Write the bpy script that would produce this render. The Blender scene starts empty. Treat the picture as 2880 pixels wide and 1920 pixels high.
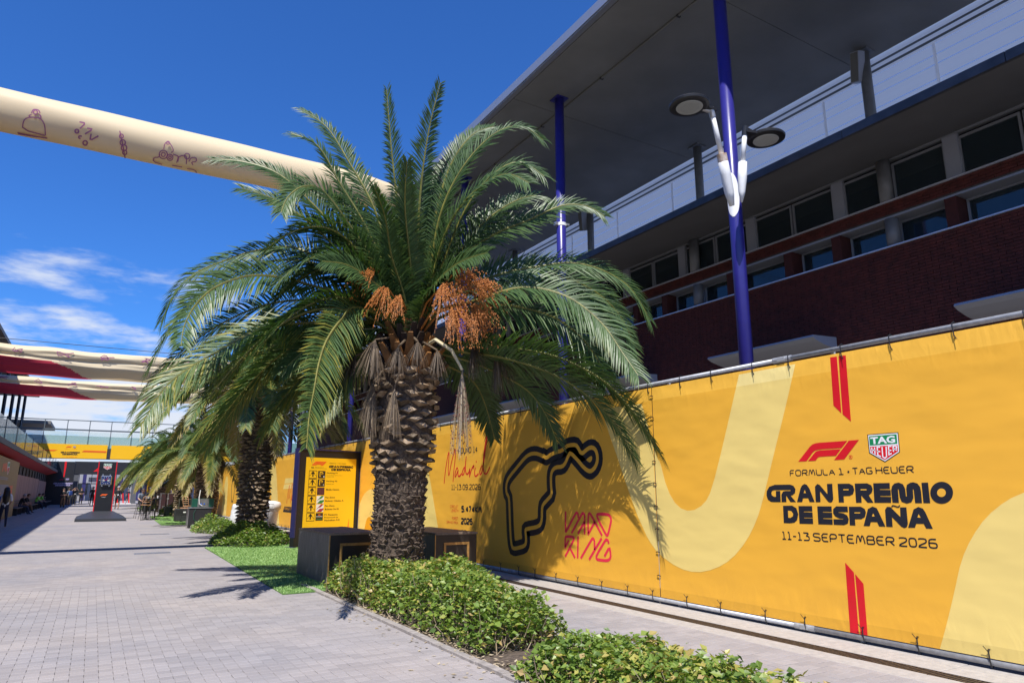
import bpy, bmesh, math, random
from mathutils import Vector, Matrix, noise
from mathutils.geometry import tessellate_polygon
random.seed(7)
S = bpy.context.scene
COL = S.collection
R = math.radians

# ------------------------------------------------------------------ camera
FPX = 1920.0; CAMH = 1.45
PITCH = math.atan(421 / FPX); YAW = math.atan(1179 / math.hypot(FPX, 421))
cam = bpy.data.cameras.new('camera'); camo = bpy.data.objects.new('camera', cam); COL.objects.link(camo)
cam.sensor_width = 36.0; cam.lens = 24.0; cam.clip_end = 3000; cam.clip_start = 0.05
camo.location = (0, 0, CAMH); camo.rotation_euler = (R(90) + PITCH, 0, -YAW)
S.camera = camo

# ------------------------------------------------------------------ light
LD = Vector((0.41, 0.50, -1.0)).normalized()          # direction sunlight travels
w = bpy.data.worlds.new('World'); S.world = w; w.use_nodes = True
nt = w.node_tree; nt.nodes.clear()
def N(tree, t, **kw):
    n = tree.nodes.new(t)
    for k, v in kw.items(): setattr(n, k, v)
    return n
sky = N(nt, 'ShaderNodeTexSky', sky_type='NISHITA', sun_disc=False)
sky.sun_elevation = math.asin(-LD.z); sky.sun_rotation = math.atan2(-LD.x, -LD.y)
sky.air_density = 1.15; sky.dust_density = 0.25; sky.ozone_density = 2.6; sky.altitude = 600
bg = N(nt, 'ShaderNodeBackground'); bg.inputs[1].default_value = 0.075
out = N(nt, 'ShaderNodeOutputWorld')
# clouds low in the sky: noise on the cloud plane, thinning out overhead
tc = N(nt, 'ShaderNodeTexCoord'); sx = N(nt, 'ShaderNodeSeparateXYZ')
nt.links.new(tc.outputs['Generated'], sx.inputs[0])
def mth(tree, op, a, b=None, clamp=False):
    n = N(tree, 'ShaderNodeMath', operation=op, use_clamp=clamp)
    for i, v in enumerate((a, b)):
        if v is None: continue
        if isinstance(v, (int, float)): n.inputs[i].default_value = v
        else: tree.links.new(v, n.inputs[i])
    return n.outputs[0]
zc = mth(nt, 'MAXIMUM', sx.outputs['Z'], 0.015)
den = mth(nt, 'ADD', zc, 0.16)
cx = mth(nt, 'DIVIDE', sx.outputs['X'], den); cy = mth(nt, 'DIVIDE', sx.outputs['Y'], den)
cmb = N(nt, 'ShaderNodeCombineXYZ'); nt.links.new(cx, cmb.inputs[0]); nt.links.new(cy, cmb.inputs[1]); nt.links.new(mth(nt,'MULTIPLY',sx.outputs['Z'],6.5), cmb.inputs[2])
nz = N(nt, 'ShaderNodeTexNoise'); nz.inputs['Scale'].default_value = 1.55; nz.inputs['Detail'].default_value = 9; nz.inputs['Roughness'].default_value = 0.58
off = N(nt, 'ShaderNodeVectorMath', operation='ADD'); off.inputs[1].default_value = (5.5, 7.1, 3.0); nt.links.new(cmb.outputs[0], off.inputs[0]); nt.links.new(off.outputs[0], nz.inputs['Vector'])
cov = N(nt, 'ShaderNodeMapRange'); cov.inputs[1].default_value = 0.06; cov.inputs[2].default_value = 0.44; cov.inputs[3].default_value = 0.17; cov.inputs[4].default_value = -0.26
nt.links.new(sx.outputs['Z'], cov.inputs[0])
msk = N(nt, 'ShaderNodeMapRange', interpolation_type='SMOOTHSTEP'); msk.inputs[1].default_value = 0.50; msk.inputs[2].default_value = 0.68
nt.links.new(mth(nt, 'ADD', nz.outputs[0], cov.outputs[0]), msk.inputs[0])
mixc = N(nt, 'ShaderNodeMix', data_type='RGBA'); mixc.inputs['B'].default_value = (7.6, 8.2, 9.4, 1)
hsv = N(nt, 'ShaderNodeVectorMath', operation='MULTIPLY'); hsv.inputs[1].default_value = (0.38, 0.89, 1.72)   # deep, polarised blue of the photograph
nt.links.new(sky.outputs[0], hsv.inputs[0])
nt.links.new(hsv.outputs[0], mixc.inputs['A']); nt.links.new(msk.outputs[0], mixc.inputs['Factor'])
nt.links.new(mixc.outputs['Result'], bg.inputs[0]); nt.links.new(bg.outputs[0], out.inputs[0])

sun = bpy.data.lights.new('sun', 'SUN'); sun.energy = 5.0; sun.angle = R(0.53); sun.color = (1.0, 0.955, 0.88)
suno = bpy.data.objects.new('sun', sun); COL.objects.link(suno); suno.location = (-20, -20, 40)
suno.rotation_euler = LD.to_track_quat('-Z', 'Y').to_euler()
S.view_settings.view_transform = 'Standard'; S.view_settings.look = 'None'
S.view_settings.exposure = 0.42; S.view_settings.gamma = 1.0; S.view_settings.use_curve_mapping = False
S.render.engine = 'CYCLES'
S.cycles.max_bounces = 6; S.cycles.transparent_max_bounces = 8
S.render.resolution_x = 1024; S.render.resolution_y = 682

# ------------------------------------------------------------------ photo pixel -> place
FW = Vector((math.sin(YAW)*math.cos(PITCH), math.cos(YAW)*math.cos(PITCH), math.sin(PITCH)))
RT = Vector((math.cos(YAW), -math.sin(YAW), 0)); UP = RT.cross(FW); CC = Vector((0, 0, CAMH))
def ray(x, y): return FW*FPX + RT*(x-1440) - UP*(y-960)
def onz(x, y, z=0.0):
    d = ray(x, y); return CC + d*((z-CAMH)/d.z)
def onx(x, y, X):
    d = ray(x, y); return CC + d*(X/d.x)
def ony(x, y, Y):
    d = ray(x, y); return CC + d*(Y/d.y)
def atd(x, y, dep): return CC + ray(x, y)*(dep/FPX)
def proj(p):
    q = Vector(p)-CC; z = q.dot(FW)
    return (1440+FPX*q.dot(RT)/z, 960-FPX*q.dot(UP)/z, z)

# ------------------------------------------------------------------ materials
MATS = {}
def mat(name, col, rough=0.6, metal=0.0, var=0.0, vscale=8.0, bump=0.0, bscale=60.0, spec=0.5, coord='Position', col2=None, emit=None, trans=0.0, alpha=1.0, detail=4.0, stretch=None):
    if name in MATS: return MATS[name]
    m = bpy.data.materials.new(name); m.use_nodes = True; t = m.node_tree
    b = t.nodes['Principled BSDF']
    b.inputs['Base Color'].default_value = (*col, 1); b.inputs['Roughness'].default_value = rough; b.inputs['Metallic'].default_value = metal
    b.inputs['Specular IOR Level'].default_value = spec
    if var or bump:
        if coord == 'Position': src = N(t, 'ShaderNodeNewGeometry').outputs['Position']
        else: src = N(t, 'ShaderNodeTexCoord').outputs['Object']
        if stretch:
            mp = N(t, 'ShaderNodeMapping'); mp.inputs['Scale'].default_value = stretch; t.links.new(src, mp.inputs[0]); src = mp.outputs[0]
    if var:
        n = N(t, 'ShaderNodeTexNoise'); n.inputs['Scale'].default_value = vscale; n.inputs['Detail'].default_value = detail; t.links.new(src, n.inputs['Vector'])
        mr = N(t, 'ShaderNodeMapRange'); mr.inputs[1].default_value = 0.3; mr.inputs[2].default_value = 0.7; t.links.new(n.outputs[0], mr.inputs[0])
        mx = N(t, 'ShaderNodeMix', data_type='RGBA')
        c2 = col2 or tuple(min(1, c*(1+var)) for c in col); c1 = col if col2 else tuple(c*(1-var) for c in col)
        mx.inputs['A'].default_value = (*c1, 1); mx.inputs['B'].default_value = (*c2, 1)
        t.links.new(mr.outputs[0], mx.inputs['Factor']); t.links.new(mx.outputs['Result'], b.inputs['Base Color'])
    if bump:
        n = N(t, 'ShaderNodeTexNoise'); n.inputs['Scale'].default_value = bscale; n.inputs['Detail'].default_value = 5; t.links.new(src, n.inputs['Vector'])
        bp = N(t, 'ShaderNodeBump'); bp.inputs['Strength'].default_value = bump; bp.inputs['Distance'].default_value = 0.02
        t.links.new(n.outputs[0], bp.inputs['Height']); t.links.new(bp.outputs[0], b.inputs['Normal'])
    if emit: b.inputs['Emission Color'].default_value = (*emit[:3], 1); b.inputs['Emission Strength'].default_value = emit[3]
    if trans: b.inputs['Transmission Weight'].default_value = trans
    if alpha < 1: b.inputs['Alpha'].default_value = alpha
    MATS[name] = m; return m
def M(n): return MATS[n]
def srgb(r, g, b): return tuple(((c/255)/12.92 if c/255 <= .04045 else ((c/255+.055)/1.055)**2.4) for c in (r, g, b))

# ------------------------------------------------------------------ mesh building
def wloc(o):
    v = Vector((0, 0, 0))
    while o is not None: v += o.location; o = o.parent
    return v
class MB:
    def __init__(s): s.v = []; s.f = []; s.m = []; s.t = []; s.tone = False
    def add(s, vs, fs, m=0, tone=None):
        o = len(s.v); s.v.extend([tuple(p) for p in vs])
        if tone is not None: s.tone = True
        s.t.extend([0.5 if tone is None else tone]*len(vs) if not isinstance(tone, (list, tuple)) else list(tone))
        for f in fs: s.f.append(tuple(i+o for i in f)); s.m.append(m)
        return s
    def box(s, x0, x1, y0, y1, z0, z1, m=0, tone=None):
        return s.add([(x0,y0,z0),(x1,y0,z0),(x1,y1,z0),(x0,y1,z0),(x0,y0,z1),(x1,y0,z1),(x1,y1,z1),(x0,y1,z1)],
                     [(0,3,2,1),(4,5,6,7),(0,1,5,4),(1,2,6,5),(2,3,7,6),(3,0,4,7)], m, tone)
    def obox(s, c, sz, mtx, m=0, tone=None):
        c = Vector(c); hx, hy, hz = sz[0]/2, sz[1]/2, sz[2]/2
        ps = [c + mtx @ Vector(p) for p in [(-hx,-hy,-hz),(hx,-hy,-hz),(hx,hy,-hz),(-hx,hy,-hz),(-hx,-hy,hz),(hx,-hy,hz),(hx,hy,hz),(-hx,hy,hz)]]
        return s.add(ps, [(0,3,2,1),(4,5,6,7),(0,1,5,4),(1,2,6,5),(2,3,7,6),(3,0,4,7)], m, tone)
    def bbox(s, x0, x1, y0, y1, z0, z1, r=0.01, m=0):      # box with chamfered edges
        bm = bmesh.new(); bmesh.ops.create_cube(bm, size=1.0)
        for v in bm.verts: v.co = Vector((x0+(v.co.x+.5)*(x1-x0), y0+(v.co.y+.5)*(y1-y0), z0+(v.co.z+.5)*(z1-z0)))
        bmesh.ops.bevel(bm, geom=bm.edges[:], offset=r, segments=1, affect='EDGES')
        bm.verts.index_update(); s.add([v.co.copy() for v in bm.verts], [[v.index for v in f.verts] for f in bm.faces], m); bm.free(); return s
    def cyl(s, p0, p1, r0, r1=None, n=10, m=0, caps=True, tone=None):
        return s.tube([p0, p1], [r0, r0 if r1 is None else r1], n, m, caps, tone)
    def tube(s, pts, r, n=8, m=0, caps=True, tone=None):
        pts = [Vector(p) for p in pts]; k = len(pts)
        if not isinstance(r, (list, tuple)): r = [r]*k
        vs = []; ref = None
        for i, p in enumerate(pts):
            t = (pts[min(i+1,k-1)]-pts[max(i-1,0)])
            if t.length < 1e-9: t = Vector((0,0,1))
            t.normalize()
            if ref is None: ref = Vector((0,0,1)) if abs(t.z) < .9 else Vector((1,0,0))
            a = t.cross(ref)
            if a.length < 1e-6: a = t.cross(Vector((0,1,0)))
            a.normalize(); b = a.cross(t); ref = b if abs(b.dot(t)) < .5 else ref
            ref = b.copy()
            a = t.cross(ref).normalized()
            for j in range(n):
                q = 2*math.pi*j/n; vs.append(p + (a*math.cos(q)+b*math.sin(q))*r[i])
        fs = []
        for i in range(k-1):
            for j in range(n):
                fs.append((i*n+j, i*n+(j+1)%n, (i+1)*n+(j+1)%n, (i+1)*n+j))
        if caps: fs.append(tuple(range(n))[::-1]); fs.append(tuple((k-1)*n+j for j in range(n)))
        return s.add(vs, fs, m, tone)
    def lathe(s, prof, c=(0,0,0), n=16, m=0, sx=1, sy=1):
        c = Vector(c); vs = []; k = len(prof)
        for (r, z) in prof:
            for j in range(n):
                q = 2*math.pi*j/n; vs.append(c+Vector((r*sx*math.cos(q), r*sy*math.sin(q), z)))
        fs = [(i*n+j, i*n+(j+1)%n, (i+1)*n+(j+1)%n, (i+1)*n+j) for i in range(k-1) for j in range(n)]
        fs.append(tuple(range(n))[::-1]); fs.append(tuple((k-1)*n+j for j in range(n)))
        return s.add(vs, fs, m)
    def prism(s, pts, ext, m=0):                            # planar polygon (3d) extruded by vector
        pts = [Vector(p) for p in pts]; ext = Vector(ext); n = len(pts)
        tri = tessellate_polygon([pts])
        vs = pts + [p+ext for p in pts]
        fs = [tuple(t) for t in tri] + [tuple(i+n for i in reversed(t)) for t in tri] + [(i, (i+1)%n, (i+1)%n+n, i+n) for i in range(n)]
        return s.add(vs, fs, m)
    def flat(s, vs2, fs2, P, lay=0, m=0):
        return s.add([P(u, v, lay) for u, v in vs2], fs2, m)
    def build(s, name, mats, parent=None, smooth=False, loc=None, kind=None):
        me = bpy.data.meshes.new(name)
        off = wloc(parent) if parent is not None else Vector((0,0,0))
        if loc is not None: off = off + Vector(loc)
        ox, oy, oz = off
        me.from_pydata([(x-ox, y-oy, z-oz) for x, y, z in s.v], [], s.f)
        if not isinstance(mats, (list, tuple)): mats = [mats]
        for q in mats: me.materials.append(MATS[q] if isinstance(q, str) else q)
        if len(mats) > 1: me.polygons.foreach_set('material_index', s.m)
        if smooth: me.polygons.foreach_set('use_smooth', [len(q) <= 4 for q in s.f])
        if s.tone:
            a = me.attributes.new('tone', 'FLOAT', 'POINT'); a.data.foreach_set('value', s.t)
        me.update()
        o = bpy.data.objects.new(name, me); COL.objects.link(o)
        if parent is not None: o.parent = parent
        if loc is not None: o.location = loc
        if kind: o['kind'] = kind
        return o
def tag(o, label=None, cat=None, group=None, kind=None):
    if label: o['label'] = label
    if cat: o['category'] = cat
    if group: o['group'] = group
    if kind: o['kind'] = kind
    return o
def thing(name, label, cat, loc=(0,0,0), group=None, rz=0):
    o = bpy.data.objects.new(name, None); COL.objects.link(o); o.location = loc; o.rotation_euler.z = rz; o.empty_display_size = .1
    return tag(o, label, cat, group)
def copy_tree(o, parent=None):
    c = o.copy(); COL.objects.link(c); c.parent = parent
    for ch in list(o.children): copy_tree(ch, c)
    return c
def inst(src, name, parent, mtx):                          # another object sharing mesh data
    o = bpy.data.objects.new(name, src); COL.objects.link(o); o.parent = parent
    o.matrix_local = mtx; return o
def struct(name, mb, mats, smooth=False):
    o = mb.build(name, mats, smooth=smooth); o['kind'] = 'structure'; return o

# ------------------------------------------------------------------ flat print (2-d shapes)
def poly2(pts):
    ps = [Vector((p[0], p[1], 0)) for p in pts]
    return [tuple(p[:2]) for p in pts], [tuple(t) for t in tessellate_polygon([ps])]
def ell2(c, rx, ry, n=28): return [(c[0]+rx*math.cos(2*math.pi*i/n), c[1]+ry*math.sin(2*math.pi*i/n)) for i in range(n)]
def chaikin(p, closed=False, it=2):
    for _ in range(it):
        q = []; n = len(p)
        if not closed: q.append(p[0])
        for i in range(n if closed else n-1):
            a, b = p[i], p[(i+1) % n]
            q.append((a[0]*.75+b[0]*.25, a[1]*.75+b[1]*.25)); q.append((a[0]*.25+b[0]*.75, a[1]*.25+b[1]*.75))
        if not closed: q.append(p[-1])
        p = q
    return p
def stroke2(pts, w, closed=False, taper=None):
    n = len(pts); L = []; Rr = []
    for i, p in enumerate(pts):
        a = pts[(i-1) % n] if (closed or i > 0) else p; b = pts[(i+1) % n] if (closed or i < n-1) else p
        d1 = Vector((p[0]-a[0], p[1]-a[1])); d2 = Vector((b[0]-p[0], b[1]-p[1]))
        if d1.length < 1e-9: d1 = d2.copy()
        if d2.length < 1e-9: d2 = d1.copy()
        if d1.length < 1e-9: d1 = d2 = Vector((1, 0))
        d1.normalize(); d2.normalize(); t = d1+d2
        if t.length < 1e-6: t = d1.copy()
        t.normalize(); nn = Vector((-t.y, t.x)); k = max(.5, abs(nn.dot(Vector((-d1.y, d1.x)))))
        h = w/2/k * (taper(i/(n-1)) if taper else 1)
        L.append((p[0]+nn.x*h, p[1]+nn.y*h)); Rr.append((p[0]-nn.x*h, p[1]-nn.y*h))
    fs = [(i, (i+1) % n, n+(i+1) % n, n+i) for i in range(n if closed else n-1)]
    return L+Rr, fs
_tx = {}
def text2(s, bold=0.0):
    key = (s, bold)
    if key in _tx: return _tx[key]
    cu = bpy.data.curves.new('t', 'FONT'); cu.body = s; cu.fill_mode = 'FRONT'; cu.resolution_u = 2; cu.offset = bold
    o = bpy.data.objects.new('t', cu); COL.objects.link(o)
    dg = bpy.context.evaluated_depsgraph_get(); dg.update()
    me = o.evaluated_get(dg).to_mesh()
    vs = [(v.co.x, v.co.y) for v in me.vertices]; fs = [tuple(p.vertices) for p in me.polygons]
    bpy.data.objects.remove(o); bpy.data.curves.remove(cu)
    x0 = min(v[0] for v in vs); x1 = max(v[0] for v in vs); y0 = min(v[1] for v in vs); y1 = max(v[1] for v in vs)
    vs = [((x-x0)/(x1-x0), (y-y0)/(y1-y0)) for x, y in vs]
    _tx[key] = (vs, fs, (x1-x0)/(y1-y0)); return _tx[key]
def textbox(s, u0, u1, v0, v1, bold=0.0, v0r=None, v1r=None):
    vs, fs, _ = text2(s, bold)
    v0r = v0 if v0r is None else v0r; v1r = v1 if v1r is None else v1r
    return [(u0+(u1-u0)*x, (v0+(v0r-v0)*x)*(1-y)+(v1+(v1r-v1)*x)*y) for x, y in vs], fs

# thin squarish print lettering drawn as strokes: glyph -> (advance, polylines)
SF = {'A':(1,[[(0,0),(.5,1),(1,0)],[(.18,.34),(.82,.34)]]),'B':(1,[[(0,0),(0,1),(.8,1),(.95,.88),(.95,.64),(.8,.53),(0,.53)],[(.8,.53),(1,.40),(1,.14),(.82,0),(0,0)]]),'C':(1,[[(1,.9),(.85,1),(.15,1),(0,.85),(0,.15),(.15,0),(.85,0),(1,.1)]]),'D':(1,[[(0,0),(0,1),(.75,1),(1,.8),(1,.2),(.75,0),(0,0)]]),'E':(.9,[[(1,1),(0,1),(0,0),(1,0)],[(0,.52),(.85,.52)]]),'F':(.85,[[(1,1),(0,1),(0,0)],[(0,.5),(.85,.5)]]),'G':(1,[[(1,.9),(.85,1),(.15,1),(0,.85),(0,.15),(.15,0),(1,0),(1,.48),(.55,.48)]]),'H':(1,[[(0,0),(0,1)],[(1,0),(1,1)],[(0,.52),(1,.52)]]),'I':(.5,[[(.5,0),(.5,1)],[(0,0),(1,0)],[(0,1),(1,1)]]),'K':(1,[[(0,0),(0,1)],[(1,1),(.05,.5),(1,0)]]),'L':(.85,[[(0,1),(0,0),(1,0)]]),'M':(1.2,[[(0,0),(.14,.86),(.25,1),(.36,.86),(.5,.12),(.64,.86),(.75,1),(.86,.86),(1,0)]]),'N':(1,[[(0,0),(0,1),(1,0),(1,1)]]),'O':(1.05,[[(.2,0),(.8,0),(1,.2),(1,.8),(.8,1),(.2,1),(0,.8),(0,.2),(.2,0)]]),'P':(.95,[[(0,0),(0,1),(.8,1),(1,.86),(1,.56),(.8,.42),(0,.42)]]),'R':(1,[[(0,0),(0,1),(.8,1),(1,.86),(1,.60),(.8,.46),(0,.46)],[(.5,.46),(1,0)]]),'S':(1,[[(1,.9),(.85,1),(.15,1),(0,.86),(0,.66),(.15,.54),(.85,.48),(1,.36),(1,.14),(.85,0),(.15,0),(0,.1)]]),'T':(.95,[[(0,1),(1,1)],[(.5,1),(.5,0)]]),'U':(1,[[(0,1),(0,.18),(.18,0),(.82,0),(1,.18),(1,1)]]),'X':(1,[[(0,0),(1,1)],[(0,1),(1,0)]]),'W':(1.2,[[(0,1),(.25,0),(.5,.85),(.75,0),(1,1)]]),
 '0':(.9,[[(.2,0),(.8,0),(1,.2),(1,.8),(.8,1),(.2,1),(0,.8),(0,.2),(.2,0)]]),'1':(.6,[[(.1,1),(.5,1),(.5,0)],[(0,0),(1,0)]]),'2':(.95,[[(0,.9),(.1,1),(.85,1),(1,.86),(1,.66),(.85,.52),(.1,.22),(0,.1),(0,0),(1,0)]]),'3':(.9,[[(0,1),(1,1),(.45,.58),(.85,.56),(1,.42),(1,.14),(.85,0),(0,0)]]),'4':(.95,[[(.75,0),(.75,1),(0,.3),(1,.3)]]),'5':(.95,[[(.95,1),(.05,1),(.05,.55),(.8,.57),(1,.44),(1,.14),(.82,0),(0,0)]]),'6':(.95,[[(.95,1),(.25,1),(0,.8),(0,.16),(.18,0),(.82,0),(1,.16),(1,.42),(.82,.56),(0,.56)]]),'7':(.9,[[(0,1),(1,1),(.35,0)]]),'9':(.95,[[(.05,0),(.75,0),(1,.2),(1,.84),(.82,1),(.18,1),(0,.84),(0,.58),(.18,.44),(1,.44)]]),'-':(.5,[[(0,.45),(1,.45)]]),'.':(.2,[[(.5,0),(.5,.1)]]),' ':(.55,[])}
def strokebox(s, u0, u1, v0, v1, w, v0r=None, v1r=None, gap=.32):
    """text fitted into a box that may slope; w = stroke width in metres"""
    adv = [SF[c][0] for c in s]; tot = sum(adv)+gap*(len(s)-1); k = (u1-u0)/tot; V = []; F = []; x = 0
    v0r = v0 if v0r is None else v0r; v1r = v1 if v1r is None else v1r
    for c, a in zip(s, adv):
        for pl in SF[c][1]:
            pts = []
            for (px, py) in pl:
                f = (x+px*a)/tot; lo = v0+(v0r-v0)*f+w/2; hi = v1+(v1r-v1)*f-w/2; pts.append((u0+k*(x+px*a), lo+(hi-lo)*py))
            if len(pts) > 2: pts = chaikin(pts, False, 1)
            vs, fs = stroke2(pts, w); o = len(V); V += vs; F += [tuple(i+o for i in q) for q in fs]
        x += a+gap
    return V, F
# ------------------------------------------------------------------ materials for the setting
PW, PH = 0.205, 0.105                                       # paver grid
def paver_material():
    m = bpy.data.materials.new('paver'); m.use_nodes = True; t = m.node_tree; b = t.nodes['Principled BSDF']
    pos = N(t, 'ShaderNodeNewGeometry').outputs['Position']
    br = N(t, 'ShaderNodeTexBrick'); br.offset = 0.5; br.inputs['Scale'].default_value = 1.0
    br.inputs['Brick Width'].default_value = PW; br.inputs['Row Height'].default_value = PH
    br.inputs['Mortar Size'].default_value = 0.0016; br.inputs['Mortar Smooth'].default_value = 0.3
    br.inputs['Color1'].default_value = (0.345, 0.320, 0.316, 1); br.inputs['Color2'].default_value = (0.278, 0.258, 0.258, 1); br.inputs['Mortar'].default_value = (0.215, 0.195, 0.185, 1)
    t.links.new(pos, br.inputs['Vector'])
    n1 = N(t, 'ShaderNodeTexNoise'); n1.inputs['Scale'].default_value = 0.55; n1.inputs['Detail'].default_value = 5; t.links.new(pos, n1.inputs['Vector'])
    r1 = N(t, 'ShaderNodeMapRange'); r1.inputs[1].default_value = .32; r1.inputs[2].default_value = .68; t.links.new(n1.outputs[0], r1.inputs[0])
    st = N(t, 'ShaderNodeMix', data_type='RGBA'); st.inputs['A'].default_value = (0.85, 0.87, 0.92, 1); st.inputs['B'].default_value = (1.06, 1.02, 0.98, 1)
    t.links.new(r1.outputs[0], st.inputs['Factor'])
    n2 = N(t, 'ShaderNodeTexNoise'); n2.inputs['Scale'].default_value = 170; n2.inputs['Detail'].default_value = 3; t.links.new(pos, n2.inputs['Vector'])
    r2 = N(t, 'ShaderNodeMapRange'); r2.inputs[1].default_value = .3; r2.inputs[2].default_value = .7; r2.inputs[3].default_value = .84; r2.inputs[4].default_value = 1.16; t.links.new(n2.outputs[0], r2.inputs[0])
    # dropped gum and oil spots
    vo = N(t, 'ShaderNodeTexVoronoi'); vo.inputs['Scale'].default_value = 2.3; t.links.new(pos, vo.inputs['Vector'])
    sp = N(t, 'ShaderNodeMapRange'); sp.inputs[1].default_value = .022; sp.inputs[2].default_value = .034; sp.inputs[3].default_value = .62; sp.inputs[4].default_value = 1.0; t.links.new(vo.outputs['Distance'], sp.inputs[0])
    mu = N(t, 'ShaderNodeMix', data_type='RGBA', blend_type='MULTIPLY'); mu.inputs['Factor'].default_value = 1
    t.links.new(br.outputs['Color'], mu.inputs['A']); t.links.new(st.outputs['Result'], mu.inputs['B'])
    v1 = N(t, 'ShaderNodeVectorMath', operation='SCALE'); t.links.new(mu.outputs['Result'], v1.inputs[0]); t.links.new(mth(t, 'MULTIPLY', r2.outputs[0], sp.outputs[0]), v1.inputs['Scale'])
    t.links.new(v1.outputs[0], b.inputs['Base Color']); b.inputs['Roughness'].default_value = .85
    bp = N(t, 'ShaderNodeBump'); bp.inputs['Strength'].default_value = .35; bp.inputs['Distance'].default_value = .004; t.links.new(n2.outputs[0], bp.inputs['Height']); t.links.new(bp.outputs[0], b.inputs['Normal'])
    MATS['paver'] = m
paver_material()
mat('earth_ground', (.20,.185,.17), .9, var=.2, vscale=1.5)
mat('joint_sand', (.17,.15,.14), .95, var=.3, vscale=40)
mat('slab', (.37,.345,.325), .85, var=.12, vscale=14, bump=.15, bscale=120)
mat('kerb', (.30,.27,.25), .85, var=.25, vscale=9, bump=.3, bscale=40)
mat('soil', (.10,.075,.058), .95, var=.5, vscale=22, bump=.8, bscale=60)
mat('grate_iron', (.075,.055,.045), .55, metal=.5, var=.4, vscale=30)
mat('drain_steel', (.33,.34,.38), .4, metal=.6)
mat('brick', (.085,.015,.010), .8, var=.35, vscale=5.0, bump=.4, bscale=90)
mat('mortar', (.070,.060,.056), .9, var=.2, vscale=30)
mat('brick_far', (.058,.012,.010), .85, var=.2, vscale=10)
mat('pole_blue', (.026,.024,.20), .32, var=.06, vscale=6, bump=.05, bscale=200)
mat('soffit', (.20,.196,.186), .75, var=.15, vscale=.6, detail=9)
mat('joint_dark', (.04,.04,.042), .8)
mat('edge_metal', (.45,.45,.46), .35, metal=.7)
mat('fascia_dark', (.055,.057,.066), .5, metal=.3, var=.3, vscale=3)
mat('slab_soffit', (.10,.102,.108), .7, var=.08, vscale=1.2)
mat('grey_column', (.17,.175,.185), .45, var=.12, vscale=5)
mat('window_frame', (.34,.36,.40), .35, metal=.3)
mat('white_panel', (.34,.36,.42), .45)
mat('sill_metal', (.62,.66,.76), .3, metal=.4)
mat('blind', (.34,.34,.33), .6, var=.1, vscale=8)
mat('dark_interior', (.012,.013,.016), .8)
mat('glass', (.030,.048,.060), .04, spec=.8, alpha=.62)
mat('galvanised', (.42,.43,.45), .55, metal=.45, var=.15, vscale=20)
mat('black_tie', (.01,.01,.012), .5)
mat('white_paint', (.78,.79,.80), .35, var=.05, vscale=10)
mat('rust_white', (.72,.66,.60), .45, var=.3, vscale=7, col2=(.42,.24,.12))
mat('lamp_black', (.018,.018,.02), .4)
mat('lamp_lens', (.42,.43,.42), .35)
def translucent(name, col, tcol, fac, rough=.5):
    m = bpy.data.materials.new(name); m.use_nodes = True; t = m.node_tree; b = t.nodes['Principled BSDF']; b.inputs['Base Color'].default_value = (*col, 1); b.inputs['Roughness'].default_value = rough
    tr = N(t, 'ShaderNodeBsdfTranslucent'); tr.inputs[0].default_value = (*tcol, 1); mx = N(t, 'ShaderNodeMixShader'); mx.inputs[0].default_value = fac
    t.links.new(b.outputs[0], mx.inputs[1]); t.links.new(tr.outputs[0], mx.inputs[2]); t.links.new(mx.outputs[0], t.nodes['Material Output'].inputs[0]); MATS[name] = m; return m
translucent('polycarbonate', (.70,.74,.80), (.88,.92,.97), .68, .25)
translucent('polycarbonate_rail', (.88,.90,.94), (1,1,1), .75, .3)

# ------------------------------------------------------------------ ground
g = MB(); g.add([(-300,-120,-.04),(300,-120,-.04),(300,900,-.04),(-300,900,-.04)], [(0,1,2,3)]); struct('ground', g, 'earth_ground')
def bed_out(y):          # right edge of the planted strip as a function of y
    return 4.75 if y > 8.5 else 4.10+(y-5)*.186
def in_bed(x, y):
    if 3.10 < x < bed_out(y)-.2 and 5.0 < y < 10.75: return True
    if 3.02 < x < 3.85 and 1.0 < y < 5.0: return True
    return False
pv = MB()
for (x0,x1,y0,y1) in ((-5.3,5.70,-8,125),):
    pv.add([(x0,y0,-.012),(x1,y0,-.012),(x1,y1,-.012),(x0,y1,-.012)], [(0,1,2,3)])
NEARY = int(13.0/PH)*PH
paving = struct('street_paving', pv, 'joint_sand')
fp = MB(); fp.add([(-5.3,NEARY,-.001),(5.70,NEARY,-.001),(5.70,125,-.001),(-5.3,125,-.001)], [(0,1,2,3)])
fp.build('far_paving', 'paver', paving, kind='stuff')
pavers = []
for j in range(int(-2.0/PH), round(NEARY/PH)):
    y0 = j*PH
    for i in range(-30, 29):
        x0 = (i + (.5 if j % 2 else 0))*PW
        xc, yc = x0+PW/2, y0+PH/2
        if xc > 5.74 or xc < -4.2: continue
        d = (Vector((xc, yc, 0))-CC).dot(FW)
        if in_bed(xc, yc): continue
        pavers.append((d, x0, y0))
pavers.sort()
JG = .0013
def paver_box(mb, x0, y0, z, tx, ty):
    a, b_, c, d_ = x0+JG, x0+PW-JG, y0+JG, y0+PH-JG; e = .004
    zz = [z+tx*s1+ty*s2 for s1, s2 in ((-1,-1),(1,-1),(1,1),(-1,1))]
    mb.add([(a,c,-.011),(b_,c,-.011),(b_,d_,-.011),(a,d_,-.011),
            (a,c,zz[0]-.003),(b_,c,zz[1]-.003),(b_,d_,zz[2]-.003),(a,d_,zz[3]-.003),
            (a+e,c+e,zz[0]),(b_-e,c+e,zz[1]),(b_-e,d_-e,zz[2]),(a+e,d_-e,zz[3])],
           [(0,1,5,4),(1,2,6,5),(2,3,7,6),(3,0,4,7),(4,5,9,8),(5,6,10,9),(6,7,11,10),(7,4,8,11),(8,9,10,11)])
tmpl = []
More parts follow.
